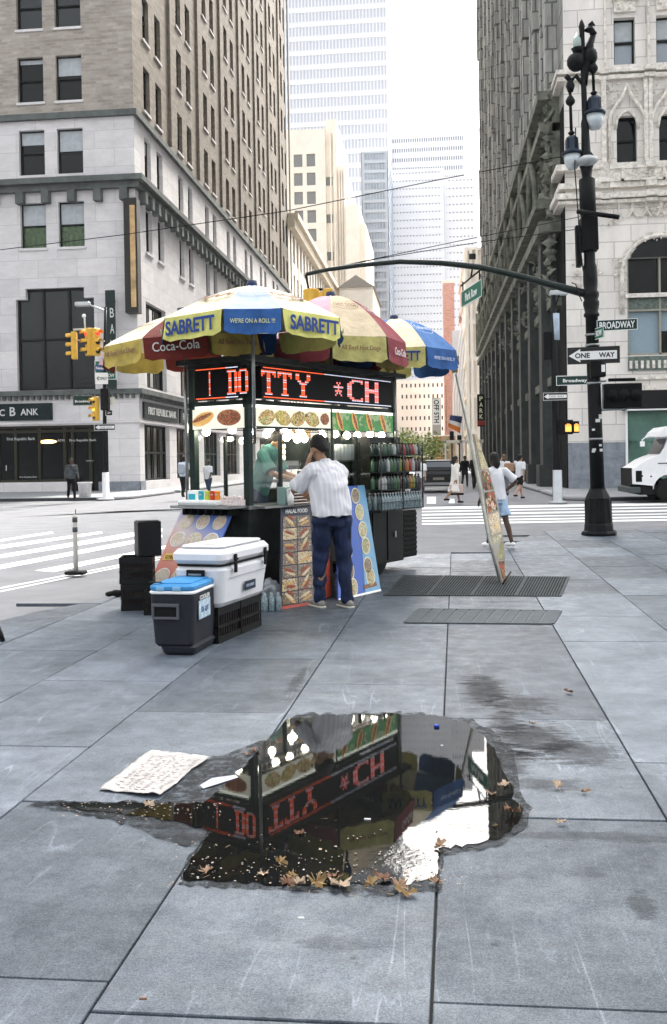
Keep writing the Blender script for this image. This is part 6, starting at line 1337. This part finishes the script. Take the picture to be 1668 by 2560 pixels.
p = AY(1389, 991, P2.y-.2); t, M, pl = plate('one_way_sign', 'small ONE WAY arrow sign on the far right pole', p, (1, 0, 0), .82, .26, ktext, (swhite, .012)); mb = MB(); mb.prism([(-.38, 0), (-.24, .09), (-.24, .055), (.37, .055), (.37, -.055), (-.24, -.055), (-.24, -.09)], M, .006); ar = mb.build('arrow', swhite, pl); text('ONE WAY', .06, ktext, ar, M @ Matrix.Translation((.04, 0, .007)), w=.5)
t = thing('pedestrian_signal', 'walk signal with lit orange hands on the far right pole', 'signal', AY(1426, 1068, P2.y-.2)); MB().rbox(-.40, .08, -.12, .16, -.24, .25, .03).box(.081, .28, -.10, .1, -.2, .2).build('case', black, t)
hand_l = mat('orange_hand', (1, .45, .1), .5, em=(1, .30, .05), es=.4)
for x, w_ in ((-.08, .10), (.19, .075)):
    mb = MB(); mb.box(x-w_, x+w_, -.128, -.1201, -.15, .02)
    for k in range(4): mb.box(x-w_+k*w_*.52, x-w_+k*w_*.52+w_*.36, -.128, -.1201, .021, .13-.03*abs(k-1.5))
    mb.build('lit_hand', hand_l, t)
# ---- left signal pole
P3 = G(268, 1249); Q = lambda x, y, dy=0: AY(x, y, P3.y+dy)-P3
t = thing('signal_pole', 'grey signal pole with curved lamp arm in front of the bank corner', 'pole', P3)
MB().tube([(0, 0, 0), Q(262, 1100), Q(262, 900), Q(264, 768)], [.10, .09, .085, .06], 8).build('shaft', iron, t); MB().tube([Q(264, 800), Q(265, 778), Q(245, 770), Q(222, 762)], [.06, .05, .045, .04], 8).build('lamp_arm', galv, t)
MB().rbox(-.34, .34, -.14, .14, -.09, .1, .07).xform(Matrix.Translation(Q(207, 761))).build('lamp_head', galv, t)
MB().rbox(-.16, .2, -.15, .15, -.45, .5, .05).xform(Matrix.Translation(Q(262, 1000, -.2))).build('black_signal', black, t)
t = thing('bollard', 'white steel bollard around the foot of the left signal pole', 'bollard', P3+Vector((0, -.15, 0))); MB().lathe([(.36, 0), (.34, .07), (.15, .11), (.145, 1.2), (0, 1.2)], seg=16).build('tube', mat('bollard_white', (.62, .62, .62), .5), t)
t = thing('traffic_light', 'cluster of yellow traffic lights over the street left of the cart', 'traffic light', AY(215, 860, 39.5)); Q = lambda x, y, dy=0: AY(x, y, 39.5+dy)-AY(215, 860, 39.5)
for x, y, r_, li in ((186, 864, -1.35, None), (222, 855, -.9, 0), (240, 855, 1.0, 0)): signal_head(t, Matrix.Translation(Q(x, y)) @ Matrix.Rotation(r_, 4, 'Z') @ Matrix.Scale(1.15, 4), sigy, lit_i=li)
MB().tube([Q(184, 824), Q(230, 822)], .04, 6).tube([Q(213, 822), Q(211, 792)], .035, 6).tube([Q(186, 850), Q(262, 853)], .03, 6).build('bracket', mat('bracket_grey', (.5, .5, .48), .5), t); MB().sphere(tuple(Q(210, 790)), .09, 10).build('finial', swhite, t)
t = thing('traffic_light', 'single yellow traffic light low on the left signal pole', 'traffic light', AY(240, 1022, 41.2)); signal_head(t, Matrix.Rotation(-.7, 4, 'Z') @ Matrix.Scale(1.05, 4), sigy, lit_i=1, litc=(1, .6, .05))
p = AY(264, 925, 41.6); plate('street_sign', 'large green street sign behind the yellow traffic lights', p, (1, 0, 0), .98, .85, sgreen, (swhite, .03), [('PARK ROW', 0, -.25, .16, .8, swhite)])
p = AY(254, 920, 41.3); plate('street_sign', 'small blue street sign under the pink pennant on the left pole', p, (.95, .3, 0), .55, .26, mat('sign_blue', (.04, .08, .2), .5), None, [('Nassau St', 0, 0, .12, .45, swhite)])
p = AY(254, 946, 41.25); plate('parking_notice', 'white notice plate with black arrow under the blue street sign', p, (.95, .3, 0), .55, .5, swhite, None, [('<', -.15, 0, .2, .1, ktext), ('ONLY', .08, 0, .12, .3, ktext)])
p = AY(207, 1001, 41.5); plate('street_sign', 'small black Broadway sign left of the low yellow traffic light', p, (1, 0, 0), .9, .45, dk, (mat('sign_grey', (.2, .2, .2)), .03), [('Broadway', 0, -.05, .14, .7, swhite)])
p = AY(262, 1068, 41.3); t, M, pl = plate('one_way_sign', 'ONE WAY arrow sign at the bottom of the left signal pole', p, (1, 0, 0), .95, .28, ktext, (swhite, .015)); mb = MB(); mb.prism([(-.42, 0), (-.26, .1), (-.26, .06), (.43, .06), (.43, -.06), (-.26, -.06), (-.26, -.1)], M, .006); ar = mb.build('arrow', swhite, pl); text('ONE WAY', .06, ktext, ar, M @ Matrix.Translation((.06, 0, .007)), w=.55)
p = AY(273, 1032, 41.3); plate('route_sign', 'tiny black arrow sign beside the low yellow traffic light', p, (1, 0, 0), .32, .26, ktext, (swhite, .02), [('>', 0, 0, .1, .14, swhite)]); p = AY(280, 1003, 41.4); plate('notice_plate', 'blank cream plate on the right of the left signal pole', p, (1, 0, 0), .26, .36, mat('plate_cream', (.7, .68, .58)), None)
t = thing('pennant', 'faded pink pennant hanging on the left signal pole', 'pennant', AY(258, 890, 41.3)); MB().add([(-.25, 0, -.45), (.22, .02, -.45), (.2, .03, .5), (.12, .04, .5)], [(0, 1, 2, 3)]).add([(-.25, .02, -.45), (.22, .04, -.45), (.2, .05, .5), (.12, .06, .5)], [(3, 2, 1, 0)]).build('cloth', mat('pink_cloth', (.6, .38, .45)), t)
g = G(213, 1249, .0); t = thing('litter_bin', 'white cylindrical litter bin on the kerb by the bank door', 'litter bin', g); MB().lathe([(.25, 0), (.30, .7), (.33, .74), (.33, .78), (.28, .78), (.26, .7)], seg=18).build('bin_body', mat('bin_white', (.55, .54, .55), .6, 0, .15, 6), t)
g = G(1040, 1249); t = thing('litter_bin', 'dark wire litter bin on the road between two walkers', 'litter bin', g); q = MB().lathe([(.19, 0), (.22, .75), (.24, .8), (.2, .8)], seg=16).build('bin_body', mat('bin_dark', (.008, .015, .014), .6), t); MB().sphere((0, 0, .82), .17, 10, (1, 1, .6)).build('rubbish', mat('rubbish', (.3, .3, .3), .6, 0, .7, 14), t)
# delineator
g = G(190, 1436); t = thing('delineator_post', 'thin white flexible post with dark bands on the double line', 'post', g); sc_ = g.length/2420
MB().lathe([(.035, .05), (.034, .80), (.03, .84), (0, .85)], seg=10).build('tube', mat('post_white', (.55, .54, .5), .6, 0, .15, 9), t); MB().rbox(-.14, .14, -.1, .1, 0, .05, .03).build('foot', rubber, t)
for z in (.60, .74): MB().lathe([(.037, 0), (.037, .07)], (0, 0, z), 10).build('band', mat('band_grey', (.06, .07, .08), .6), t)
MB().tube([(.01, 0, .85), (.012, 0, .92)], .006, 5).build('tip', black, t)
g = G(8, 1604); t = thing('metal_stub', 'dark broken metal stub at the left edge of the paving', 'stub', g); MB().tube([(-.06, .03, .14), (.0, 0, .0)], [.018, .022], 6).build('stub', iron, t)
# white cubes on the road
road_poly('road_marks', [[(1012, 1258), (1034, 1258), (1030, 1243), (1016, 1243)], [(1067, 1259), (1090, 1259), (1090, 1242), (1068, 1242)], [(1122, 1258), (1137, 1258), (1136, 1247), (1124, 1247)]])
# wires
def wire(label, pts, r=.012): t = thing('overhead_wire', label, 'wire', AY(*pts[0])); o_ = AY(*pts[0]); MB().tube([AY(*p)-o_ for p in pts], r, 5).build('cable', rubber, t)
wire('longest overhead wire running from the far left edge to the lamp post', [(-60, 632, 21), (300, 588, 21), (720, 527, 20.5), (1100, 449, 20), (1445, 384, 19.6)], .010)
wire('upper of the two thin wires reaching the black box on the lamp post', [(765, 684, 19.6), (900, 655, 19.6), (1150, 602, 19.6), (1460, 540, 19.6)], .008); wire('lower of the two thin wires reaching the black box on the lamp post', [(765, 686, 19.6), (950, 646, 19.6), (1200, 605, 19.6), (1452, 572, 19.6)], .008)

# ================================================================ VEHICLES
def wheel(parent, c, r, w_, ax='Y'):
    o = MB().lathe([(r*.55, -w_/2), (r*.92, -w_/2), (r, -w_*.3), (r, w_*.3), (r*.92, w_/2), (r*.55, w_/2)], seg=24)
    R__ = Matrix.Rotation(math.pi/2, 4, 'X') if ax == 'Y' else Matrix.Rotation(math.pi/2, 4, 'Y'); q = o.xform(Matrix.Translation(c) @ R__).build('tyre', rubber, parent)
    MB().lathe([(.04, -w_*.3), (r*.5, -w_*.35), (r*.56, -w_*.46), (r*.56, w_*.46), (r*.5, w_*.35), (.04, w_*.3)], seg=18).xform(Matrix.Translation(c) @ R__).build('rim', mat('rim_pale', (.5, .47, .38), .4, .6), q)
c = G(1097, 1231); t = thing('parked_car', 'black sport utility car seen from behind, waiting up the side street', 'car', (c.x, c.y+2.2, 0))
car = mat('car_black', (.003, .0035, .004), .25, .0, spec=.4); mb = MB()
def loft_rects(mb, secs):
    vs = []; 
    for y, w_, z0, z1, r in secs:
        for x, z in ((-w_/2, z0), (w_/2, z0), (w_/2, z1-r), (w_/2-r, z1), (-w_/2+r, z1), (-w_/2, z1-r)): vs.append((x, y, z))
    n = 6; fs = [(i*n+k, i*n+(k+1) % n, (i+1)*n+(k+1) % n, (i+1)*n+k) for i in range(len(secs)-1) for k in range(n)]; fs += [tuple(range(n-1, -1, -1)), tuple((len(secs)-1)*n+k for k in range(n))]; mb.add(vs, fs)
loft_rects(mb, [(-2.2, 1.72, .35, .85, .1), (-2.15, 1.82, .28, .98, .1), (1.9, 1.82, .28, .98, .12), (2.2, 1.6, .4, .8, .1)]); mb.build('body', car, t, bevel=.03)
mb = MB(); loft_rects(mb, [(-2.05, 1.7, .99, 1.04, .02), (-1.8, 1.42, .99, 1.50, .12), (.3, 1.38, .99, 1.52, .12), (1.1, 1.6, .99, 1.02, .01)]); mb.build('cabin', car, t, bevel=.02)
MB().add([(-.66, -2.03, 1.06), (.66, -2.03, 1.06), (.55, -1.86, 1.42), (-.55, -1.86, 1.42)], [(0, 1, 2, 3)]).build('rear_window', mat('rear_glass', (.05, .06, .07), .08, spec=1.0), t)
for x in (-.78, .78): MB().rbox(x-.11, x+.11, -2.24, -2.16, .82, .94, .02).build('tail_light', mat('tail_pale', (.5, .45, .45), .3), t)
MB().box(-.26, .26, -2.225, -2.205, .58, .70).build('number_plate', mat('plate_orange_grey', (.16, .14, .12), .5), t); MB().rbox(-.88, .88, -2.30, -2.1, .33, .46, .03).build('bumper', mat('bumper_grey', (.2, .2, .2), .4, .5), t)
for x in (-.8, .8):
    for y in (-1.4, 1.4): wheel(t, (x, y, .33), .33, .22, 'X')
tr = AY(1582, 1200, 33.2); t = thing('delivery_truck', 'white step van with round hood entering at the right edge', 'truck', (tr.x, 33.2, 0)); Q = lambda x, y: (AY(x, y, 33.2).x-tr.x, AY(x, y, 33.2).z)
prof = [Q(1582, 1210), Q(1581, 1176), Q(1585, 1170), Q(1600, 1161), Q(1618, 1149), Q(1636, 1141), Q(1651, 1136), Q(1662, 1118), Q(1672, 1092)]+[(2.0, 2.95), (6.5, 2.95), (6.5, .55), (1.9, .55)]
wx = Q(1673, 1230)[0]
prof += [(wx+.50*math.cos(R_(a)), .42+.50*math.sin(R_(a))) for a in range(10, 181, 17)]+[(wx-.51, .55)]
MY = Matrix(((1, 0, 0, 0), (0, 0, -1, 2.0), (0, 1, 0, 0), (0, 0, 0, 1)))
tw = mat('truck_white', (.74, .74, .75), .35, 0, .05, 3); mb = MB(); mb.prism(prof, MY, 2.0); mb.build('body', tw, t, bevel=.03)
x0, z0 = Q(1645, 1090); mb = MB(); mb.prism([(x0, z0), (x0+.1, z0+.16), (x0+.3, z0+.32), (x0+.9, z0+.40), (x0+.9, z0+.02), (x0+.3, z0-.02), (x0+.05, z0-.04)], MY @ Matrix.Translation((0, 0, -.03)), 2.06); mb.build('roof_visor', tw, t)
MB().box(.10, .30, -.012, -.003, Q(1590, 1205)[1], Q(1590, 1177)[1]).build('side_grille', black, t); MB().box(-.03, -.005, .1, 1.9, .55, 1.15).build('front_grille', black, t)
MB().rbox(-.12, .25, -.05, 2.05, .32, .52, .04).build('bumper', mat('bumper_dark', (.05, .06, .06), .5), t); mb = MB(); mb.box(.25, 6.4, .1, 1.9, .25, .549); mb.build('chassis', rubber, t)
for y in (.16, 1.84): wheel(t, (wx, y, .40), .40, .28, 'Y'); wheel(t, (wx+3.6, y, .40), .40, .28, 'Y')
for x, z in (Q(1606, 1190), Q(1628, 1191)): MB().lathe([(.03, 0), (.02, .01), (0, .01)], (0, 0, 0), 10).xform(Matrix.Translation((x, -.002, z)) @ Matrix.Rotation(math.pi/2, 4, 'X')).build('marker', black, t)
MB().box(Q(1632, 1)[0], 2.2, -.008, -.002, Q(1650, 1160)[1], Q(1650, 1157)[1]).build('hood_seam', mat('seam_dark', (.1, .1, .1)), t)
a_ = Q(1641, 1092); b2 = Q(1603, 1100); MB().tube([(a_[0], -.05, a_[1]), (a_[0]-.3, -.1, a_[1]+.04), (b2[0], -.15, b2[1]), (b2[0]+.02, -.15, b2[1]-.1)], .022, 6).rbox(b2[0]-.06, b2[0]+.08, -.2, -.08, b2[1]-.22, b2[1]-.05, .02).build('mirror', tw, t)
MB().lathe([(.12, 0), (.10, .02), (0, .02)], (0, 0, 0), 14).xform(Matrix.Translation((Q(1660, 1120)[0]+.25, -.003, Q(1660, 1120)[1]-.1)) @ Matrix.Scale(1.7, 4, (0, 1, 0)) @ Matrix.Rotation(math.pi/2, 4, 'X')).build('side_window', dglass, t)
MB().add([(Q(1651, 1136)[0]-.01, .15, Q(1651, 1136)[1]+.03), (Q(1651, 1136)[0]-.01, 1.85, Q(1651, 1136)[1]+.03), (Q(1670, 1096)[0]-.01, 1.85, Q(1670, 1096)[1]), (Q(1670, 1096)[0]-.01, .15, Q(1670, 1096)[1])], [(0, 1, 2, 3)]).build('windscreen', dglass, t)

# ================================================================ FAR STREET THINGS
t = thing('store_sign', 'tall grey and white OFF 5TH blade sign down the street', 'sign', AY(1094, 1210, 140)); o_ = AY(1094, 1210, 140); z1 = AY(1094, 995, 140).z-o_.z; z2 = AY(1094, 1062, 140).z-o_.z
MB().box(-.62, .62, -.2, .2, 0, z1).build('panel', mat('blade_grey', (.38, .36, .32), .6), t); MB().box(-.55, .55, -.22, -.2005, z2, z1-.1).build('white_panel', swhite, t)
text('OFF 5TH', .75, ktext, t, face_matrix((0, -.23, (z1+z2)/2), (0, 0, -1), (1, 0, 0)), w=(z1-z2)*.85, bold=.02)
t = thing('store_sign', 'pale vertical sign with rotated letters just left of the cart post', 'sign', AY(969, 1020, 120)); MB().box(-.75, .75, -.2, .2, 0, 3.6).build('panel', swhite, t); text('DSW', .6, ktext, t, face_matrix((0, -.22, 1.8), (0, 0, -1), (1, 0, 0)), w=2.2)
t = thing('flag', 'orange, white and navy flag hanging from an angled pole up the street', 'flag', AY(1116, 1040, 110)); 
for m_, u0, u1 in ((mat('flag_orange', (.7, .2, .03)), 0, .33), (swhite, .33, .6), (mat('flag_navy', (.03, .05, .14)), .6, 1)):
    mb = MB(); vs = []
    for k in range(9):
        s_ = k/8
        for u in (u0, u1): vs.append((.15+s_*1.35+u*.3, .15*math.sin(s_*5+u*2), -1.2+u*1.3-s_*(.2+.6*(1-u))))
    mb.add(vs, [(2*k, 2*k+2, 2*k+3, 2*k+1) for k in range(8)], True); mb.build('cloth', m_, t)
MB().tube([(0, 0, -1.6), (0, 0, 3.5)], .04, 6).build('pole', mat('pole_brown', (.3, .2, .15)), t)
for px, h_, l in ((1131, 1078, 'left one of the two thin black poles at the end of the street'), (1150, 1088, 'right one of the two thin black poles at the end of the street')):
    g = G(px, 1180); t = thing('signal_pole', l, 'pole', g); z = AY(px, h_, g.y).z; MB().tube([(0, 0, 0), (0, 0, z)], .1, 6).build('shaft', black, t); MB().rbox(-.25, .25, -.2, .2, z-1.1, z, .05).build('signal_housing', black, t)
# flowering bush
def leafball(name, label, loc, R3, n, size, m1, m2, trunk=True, seed=1):
    rnd = random.Random(seed); t = thing(name, label, 'tree' if trunk else 'shrub', loc); cl = [(rnd.uniform(-.7, .7)*R3[0], rnd.uniform(-.6, .6)*R3[1], R3[2]*rnd.uniform(.5, 1.5), rnd.uniform(.25, .5)) for _ in range(9)]; mb = MB()
    for k in range(n):
        c_ = cl[rnd.randrange(9)]; rr = c_[3]*max(R3)*rnd.random()**.4; th_, ph = rnd.uniform(0, 6.28), math.acos(rnd.uniform(-1, 1)); p = Vector((c_[0]+rr*math.sin(ph)*math.cos(th_), c_[1]+rr*math.sin(ph)*math.sin(th_), c_[2]+rr*math.cos(ph)*.8))
        u = Vector((rnd.gauss(0, 1), rnd.gauss(0, 1), rnd.gauss(0, 1))).normalized(); v = u.orthogonal().normalized(); s_ = size*rnd.uniform(.6, 1.3); mb.mi = rnd.randrange(2); mb.add([p-u*s_, p+v*s_*.5, p+u*s_, p-v*s_*.5], [(0, 1, 2, 3)])
    mb.build('crown' if trunk else 'foliage', [m1, m2], t); mb = MB()
    for k in range(4): a = k*1.6; mb.tube([(0, 0, 0), (.1*math.cos(a), .1*math.sin(a), R3[2]*.4), (.4*R3[0]*math.cos(a), .4*R3[1]*math.sin(a), R3[2])], [.12, .09, .03], 6)
    mb.build('trunk' if trunk else 'stems', mat('bark', (.09, .07, .05), .9), t); return t
leafball('tree', 'low yellow green street tree behind the black car', G(1048, 1187), (4.2, 2.5, 2.4), 2600, .16, mat('leaf_yellow', (.32, .36, .10), .6), mat('leaf_green', (.14, .20, .05), .6), True, 3)
# kiosk light at the foot of the colonnade, shop awnings
t = thing('bus_shelter', 'pale street shelter at the far end of the road', 'shelter', G(1165, 1190)); MB().box(-1.9, 1.6, 0, 2, 3.0, 3.25).build('roof', cream, t)
for x in (-1.8, -.4, .6, 1.4): MB().box(x-.08, x+.08, 0, .16, 0, 3.2).build('post', cream, t)
for px, col, l in ((1100, (.5, .2, .06), 'orange hoarding beside the tall store sign'), (1122, (.45, .32, .2), 'tan hoarding under the hanging flag')):
    g = G(px, 1178); t = thing('hoarding', l, 'hoarding', g); MB().box(-.9, .9, 0, .2, 0, 4.5).build('panel', mat('hoard_%d' % px, col, .7, 0, .7, 1.5), t); MB().box(-.95, .95, -.02, .22, 4.5, 4.65).build('top_rail', cream, t)

# ================================================================ GRATES, PAPER, LEAVES
def grate(label, q, bars, along, m, z=.003, fr=None, group=None, lo_=.22, hi_=.72, pit=(.004, .006, .006)):
    c = [G(x, y) for x, y in q]; cen = sum(c, Vector())/4; t = thing('grate', label, 'grate', (cen.x, cen.y, 0)); c = [Vector((p.x-cen.x, p.y-cen.y, 0)) for p in c]
    MB().add([p+Vector((0, 0, z)) for p in c], [(0, 1, 2, 3)]).build('pit', mat('grate_pit_%d' % int(pit[0]*1000), pit, .9, spec=.05), t); mb = MB()
    for k in range(bars):
        s0 = (k+lo_)/bars; s1 = (k+hi_)/bars
        a0, a1 = c[0].lerp(c[1], s0), c[0].lerp(c[1], s1); b0, b1 = c[3].lerp(c[2], s0), c[3].lerp(c[2], s1); zz = Vector((0, 0, z+.002)); z2 = Vector((0, 0, z+.008))
        mb.add([a0+zz, a1+zz, b1+zz, b0+zz, a0+z2, a1+z2, b1+z2, b0+z2], [(4, 5, 6, 7), (0, 1, 5, 4), (1, 2, 6, 5), (2, 3, 7, 6), (3, 0, 4, 7)])
    e = Vector((0, 0, z+.001))
    for i in range(4):
        a, b_ = c[i], c[(i+1) % 4]; d = (b_-a).normalized()*.018; n_ = Vector((-d.y, d.x, 0))*fr
        mb.add([a-n_+e, b_-n_+e, b_+n_+e, a+n_+e, a-n_+e*3, b_-n_+e*3, b_+n_+e*3, a+n_+e*3], [(4, 5, 6, 7), (0, 1, 5, 4), (1, 2, 6, 5), (2, 3, 7, 6), (3, 0, 4, 7)])
    for k in range(1, 4): a, b_ = c[0].lerp(c[1], k/4), c[3].lerp(c[2], k/4); n_ = Vector((.012, 0, 0)); mb.add([a-n_+e*3.2, a+n_+e*3.2, b_+n_+e*3.2, b_-n_+e*3.2], [(0, 1, 2, 3)])
    mb.build('bars', m, t); return t
gm_ = mat('grate_metal', (.06, .068, .072), .8, 0, .3, 8, spec=.1)
grate('wide black subway grate under the leaning menu board', [(960, 1489), (1402, 1492), (1423, 1444), (1010, 1440)], 64, 0, gm_, fr=.5)
grate('narrow steel grate set in the paving nearest the camera', [(1015, 1558), (1380, 1561), (1400, 1529), (1050, 1524)], 11, 0, mat('grate_plate', (.055, .066, .075), .7, 0, .3, 10, spec=.2), fr=1.3, lo_=.05, hi_=.95, pit=(.22, .24, .25))
# newspaper sheet
pts = [(248, 1980), (400, 1999), (523, 1896), (492, 1893), (430, 1886), (373, 1880)]; cen = G(385, 1940); t = thing('paper_sheet', 'large crumpled pale sheet of paper lying left of the puddle', 'paper', (cen.x, cen.y, 0))
c = [G(248, 1978), G(400, 1998), G(523, 1897), G(375, 1881)]; mb = MB(); n = 26; vs = []
for i in range(n+1):
    for j in range(n+1):
        p = c[0].lerp(c[1], i/n).lerp(c[3].lerp(c[2], i/n), j/n)-cen; p.z = 0
        ed = min(i, n-i, j, n-j); z = .005+.006*(1+noise.noise(p*14))+.012*max(0, noise.noise(p*5+Vector((3, 1, 0))))+(.01*abs(noise.noise(p*30)) if ed < 2 else 0); p.x += .008*noise.noise(p*9)*(ed < 2); p.y += .014*noise.noise(p*8+Vector((5, 0, 0)))*(ed < 2); p.z = z; vs.append(p)
mb.add(vs, [(i*(n+1)+j, (i+1)*(n+1)+j, (i+1)*(n+1)+j+1, i*(n+1)+j+1) for i in range(n) for j in range(n)], True); o = mb.build('sheet', mat('paper', (.38, .36, .345), .85, 0, .16, 16, .8, 22), t)
rq = random.Random(8); mp_ = MB()
for i in range(3, 24):
    for j in range(2, 24):
        if rq.random() < .5 or i % 3 == 0: continue
        a_, b2, c2, d2 = vs[i*(n+1)+j], vs[(i+1)*(n+1)+j], vs[(i+1)*(n+1)+j+1], vs[i*(n+1)+j+1]; u_ = Vector((0, 0, .0022)); mp_.add([a_.lerp(d2, .1)+u_, b2.lerp(c2, .1)+u_, b2.lerp(c2, .4)+u_, a_.lerp(d2, .4)+u_], [(0, 1, 2, 3)])
mp_.build('newsprint', mat('newsprint_grey', (.24, .22, .21), .9), o); sl_ = o.modifiers.new('s', 'SOLIDIFY'); sl_.thickness = .0008
# leaves
lt = [mat('leaf_tan', (.24, .155, .10), .75, 0, .25, 40), mat('leaf_pale', (.33, .25, .18), .75, 0, .25, 40), mat('leaf_ochre', (.20, .13, .055), .7, 0, .3, 40), mat('leaf_rust', (.15, .08, .05), .75, 0, .3, 40)]
LV = {}
def leaf_mesh(k):
    if k in LV: return LV[k]
    rag = k in (1, 4, 6, 8)
    rnd = random.Random(100+k); lobes = 5; pts = []
    for i in range(lobes*4+1):
        f = i/(lobes*4); a = R_(-140+280*f)+math.pi/2; ph = (i % 4)/4
        r = (1.0 if i % 4 == 2 else (.78 if i % 4 in (1, 3) else .55))*(1-.35*abs(f-.5)*2)*rnd.uniform(.7, 1.2)
        if rag: r = .95*rnd.uniform(.55, 1.15); pts.append((r*math.cos(a)*.9, r*math.sin(a)))
    vs = [Vector((0, 0, .10))]+[Vector((x, y, .10+.35*(x*x)*rnd.uniform(.2, 1.3)+rnd.uniform(-.05, .22))) for x, y in pts]; n = len(pts)
    mb = MB(); mb.add(vs, [(0, i+1, i+2) for i in range(n-1)]); mb.add([(-.03, -.2, .1), (.03, -.2, .1), (.05, -1.0, .16), (0, -1.0, .15)], [(0, 1, 2, 3)])
    LV[k] = mb; return mb
spots = [(1442, 1680, .075), (1420, 1735, .05), (1080, 1672, .025), (1372, 1982, .075), (1395, 1975, .06), (1378, 1990, .06), (1465, 1986, .04), (1572, 1935, .06), (1240, 2070, .02) , (310, 2053, .05), (372, 2018, .04), (825, 2052, .055), (905, 2052, .02), (748, 2088, .04), (560, 2128, .06), (700, 2165, .05), (530, 2195, .05), (515, 2185, .05), (415, 2228, .08), (1280, 2040, .07), (1300, 2030, .06), (1330, 2068, .06), (1260, 1968, .055), (1078, 2015, .04), (1105, 2125, .05), (1125, 2130, .05), (790, 2215, .065), (820, 2210, .07), (850, 2225, .065), (870, 2240, .06), (760, 2205, .05), (950, 2205, .06), (985, 2215, .06), (1020, 2240, .06), (1060, 2220, .065), (1090, 2215, .05), (690, 2130, .03), (640, 1880, .04), (1210, 2105, .03), (1325, 2252, .035), (1403, 2062, .04), (980, 2230, .05), (1230, 1990, .04), (905, 2225, .045), (730, 2200, .04), (1335, 2050, .045), (745, 2222, .05), (775, 2228, .06), (805, 2232, .05), (838, 2205, .06), (885, 2232, .05), (932, 2222, .05), (965, 2238, .05), (1000, 2226, .055), (1040, 2234, .06), (720, 2215, .05), (1010, 2252, .05), (680, 2168, .04), (660, 2190, .035), (610, 2150, .035), (620, 1890, .035), (1310, 1818, .04), (1330, 1815, .035)]
rnd = random.Random(77); place_words = {}
def where(px, py):
    if py > 2180 and px < 1120: return 'at the lower edge of the puddle'
    if px > 1340 and py < 1760: return 'on the dry paving at the upper right'
    if px > 1220 and py < 2120: return 'on the paving right of the puddle'
    if px < 480: return 'on the paving left of the puddle'
    return 'floating in or beside the dark puddle'
kinds = ['tan', 'pale', 'ochre', 'rust']
for i, (px, py, sz) in enumerate(spots):
    k = i % 9; mi = (i*7+i//3) % 4; g = G(px, py); w_ = where(px, py); t = None
    mbk = leaf_mesh(k); mb = MB(); mb.v = [v.copy() for v in mbk.v]; mb.f = [list(f) for f in mbk.f]; mb.m = list(mbk.m); mb.sm = list(mbk.sm)
    mb.xform(Matrix.Rotation(rnd.uniform(0, 6.28), 4, 'Z') @ Matrix.Rotation(rnd.uniform(-.3, .3), 4, 'X') @ Matrix.Diagonal((sz*.78*rnd.uniform(.6, 1), sz*.78, sz*1.1, 1))); mn = min(v.z for v in mb.v); mb.v = [v-Vector((0, 0, mn)) for v in mb.v]
    o = mb.build('fallen_leaf', lt[mi], None, (g.x, g.y, .008)); tag(o, f'dry curled {kinds[mi]} leaf {w_}', 'leaf', f'{kinds[mi]} leaves {w_}')
mb = MB()   # crumbs of leaf and grit in the water
for k in range(420):
    px = rnd.uniform(420, 1180); py = 2215-abs(rnd.gauss(0, 70))
    if rnd.random() < .3: px, py = rnd.uniform(150, 560), 2025+rnd.gauss(0, 14)
    g = G(px, py); s_ = rnd.uniform(.002, .007)*(1.6 if rnd.random() < .08 else 1); a = rnd.uniform(0, 6.28); mb.mi = rnd.randrange(2)
    mb.add([(g.x+s_*math.cos(a+q)*rnd.uniform(.5, 1), g.y+s_*math.sin(a+q)*rnd.uniform(.5, 1), .009+rnd.uniform(0, .002)) for q in (0, 1.6, 3.1, 4.7)], [(0, 1, 2, 3)])
tag(mb.build('leaf_litter', [lt[1], mat('grit', (.3, .29, .27), .9)]), 'tiny crumbs of leaf and grit scattered over the puddle', 'litter', kind='stuff')
t = thing('plastic_litter', 'blue plastic bottle cap floating at the top of the puddle', 'bottle cap', G(1092, 1820)+Vector((0, 0, .007))); MB().lathe([(.016, 0), (.016, .011), (.014, .013), (0, .013)], seg=14).build('cap', capb, t)
for px, py, l, ml_ in ((919, 2053, 'white cigarette end floating in the middle of the puddle', .028), (753, 2298, 'pale cigarette end on the dry slab below the puddle', .02), (358, 2500, 'brown cigarette end near the bottom edge of the photo', .022), (1105, 1868, 'small dark cigarette end in the sky reflection', .012)):
    t = thing('cigarette_end', l, 'cigarette end', G(px, py)+Vector((0, 0, .009 if py < 2200 else .004))); MB().tube([(-ml_/2, 0, 0), (ml_/2, .002, 0)], .0035, 8).build('stub', white_p if 'brown' not in l else brown, t)
t = thing('wet_tissue', 'pale wet tissue flattened at the left end of the puddle', 'tissue', G(555, 1965)+Vector((0, 0, .008))); q = [G(x, y)-G(555, 1965) for x, y in ((500, 1968), (530, 1950), (590, 1942), (596, 1948), (540, 1966), (508, 1976))]; MB().add([Vector((p.x, p.y, 0)) for p in q]+[Vector((p.x, p.y, .002)) for p in q], [(0, 1, 2, 3, 4, 5), (6, 7, 8, 9, 10, 11)]+[(i, (i+1) % 6, (i+1) % 6+6, i+6) for i in range(6)]).build('tissue', mat('tissue', (.38, .38, .42), .7, 0, .2, 40), t)
# ================================================================ HAZE
hz = bpy.data.materials.new('haze_air'); hz.use_nodes = True; nt = hz.node_tree; nt.nodes.remove(nt.nodes['Principled BSDF'])
pv = nt.nodes.new('ShaderNodeVolumePrincipled'); pv.inputs['Color'].default_value = (.97, .97, .96, 1); pv.inputs['Density'].default_value = .0002
pv.inputs['Anisotropy'].default_value = -.15
nt.links.new(pv.outputs[0], nt.nodes['Material Output'].inputs['Volume'])
mb = MB(); mb.box(-90, 90, -30, 400, -1.1, 236); o = mb.build('haze', hz); tag(o, kind='stuff')
bpy.data.scenes.remove(TS)
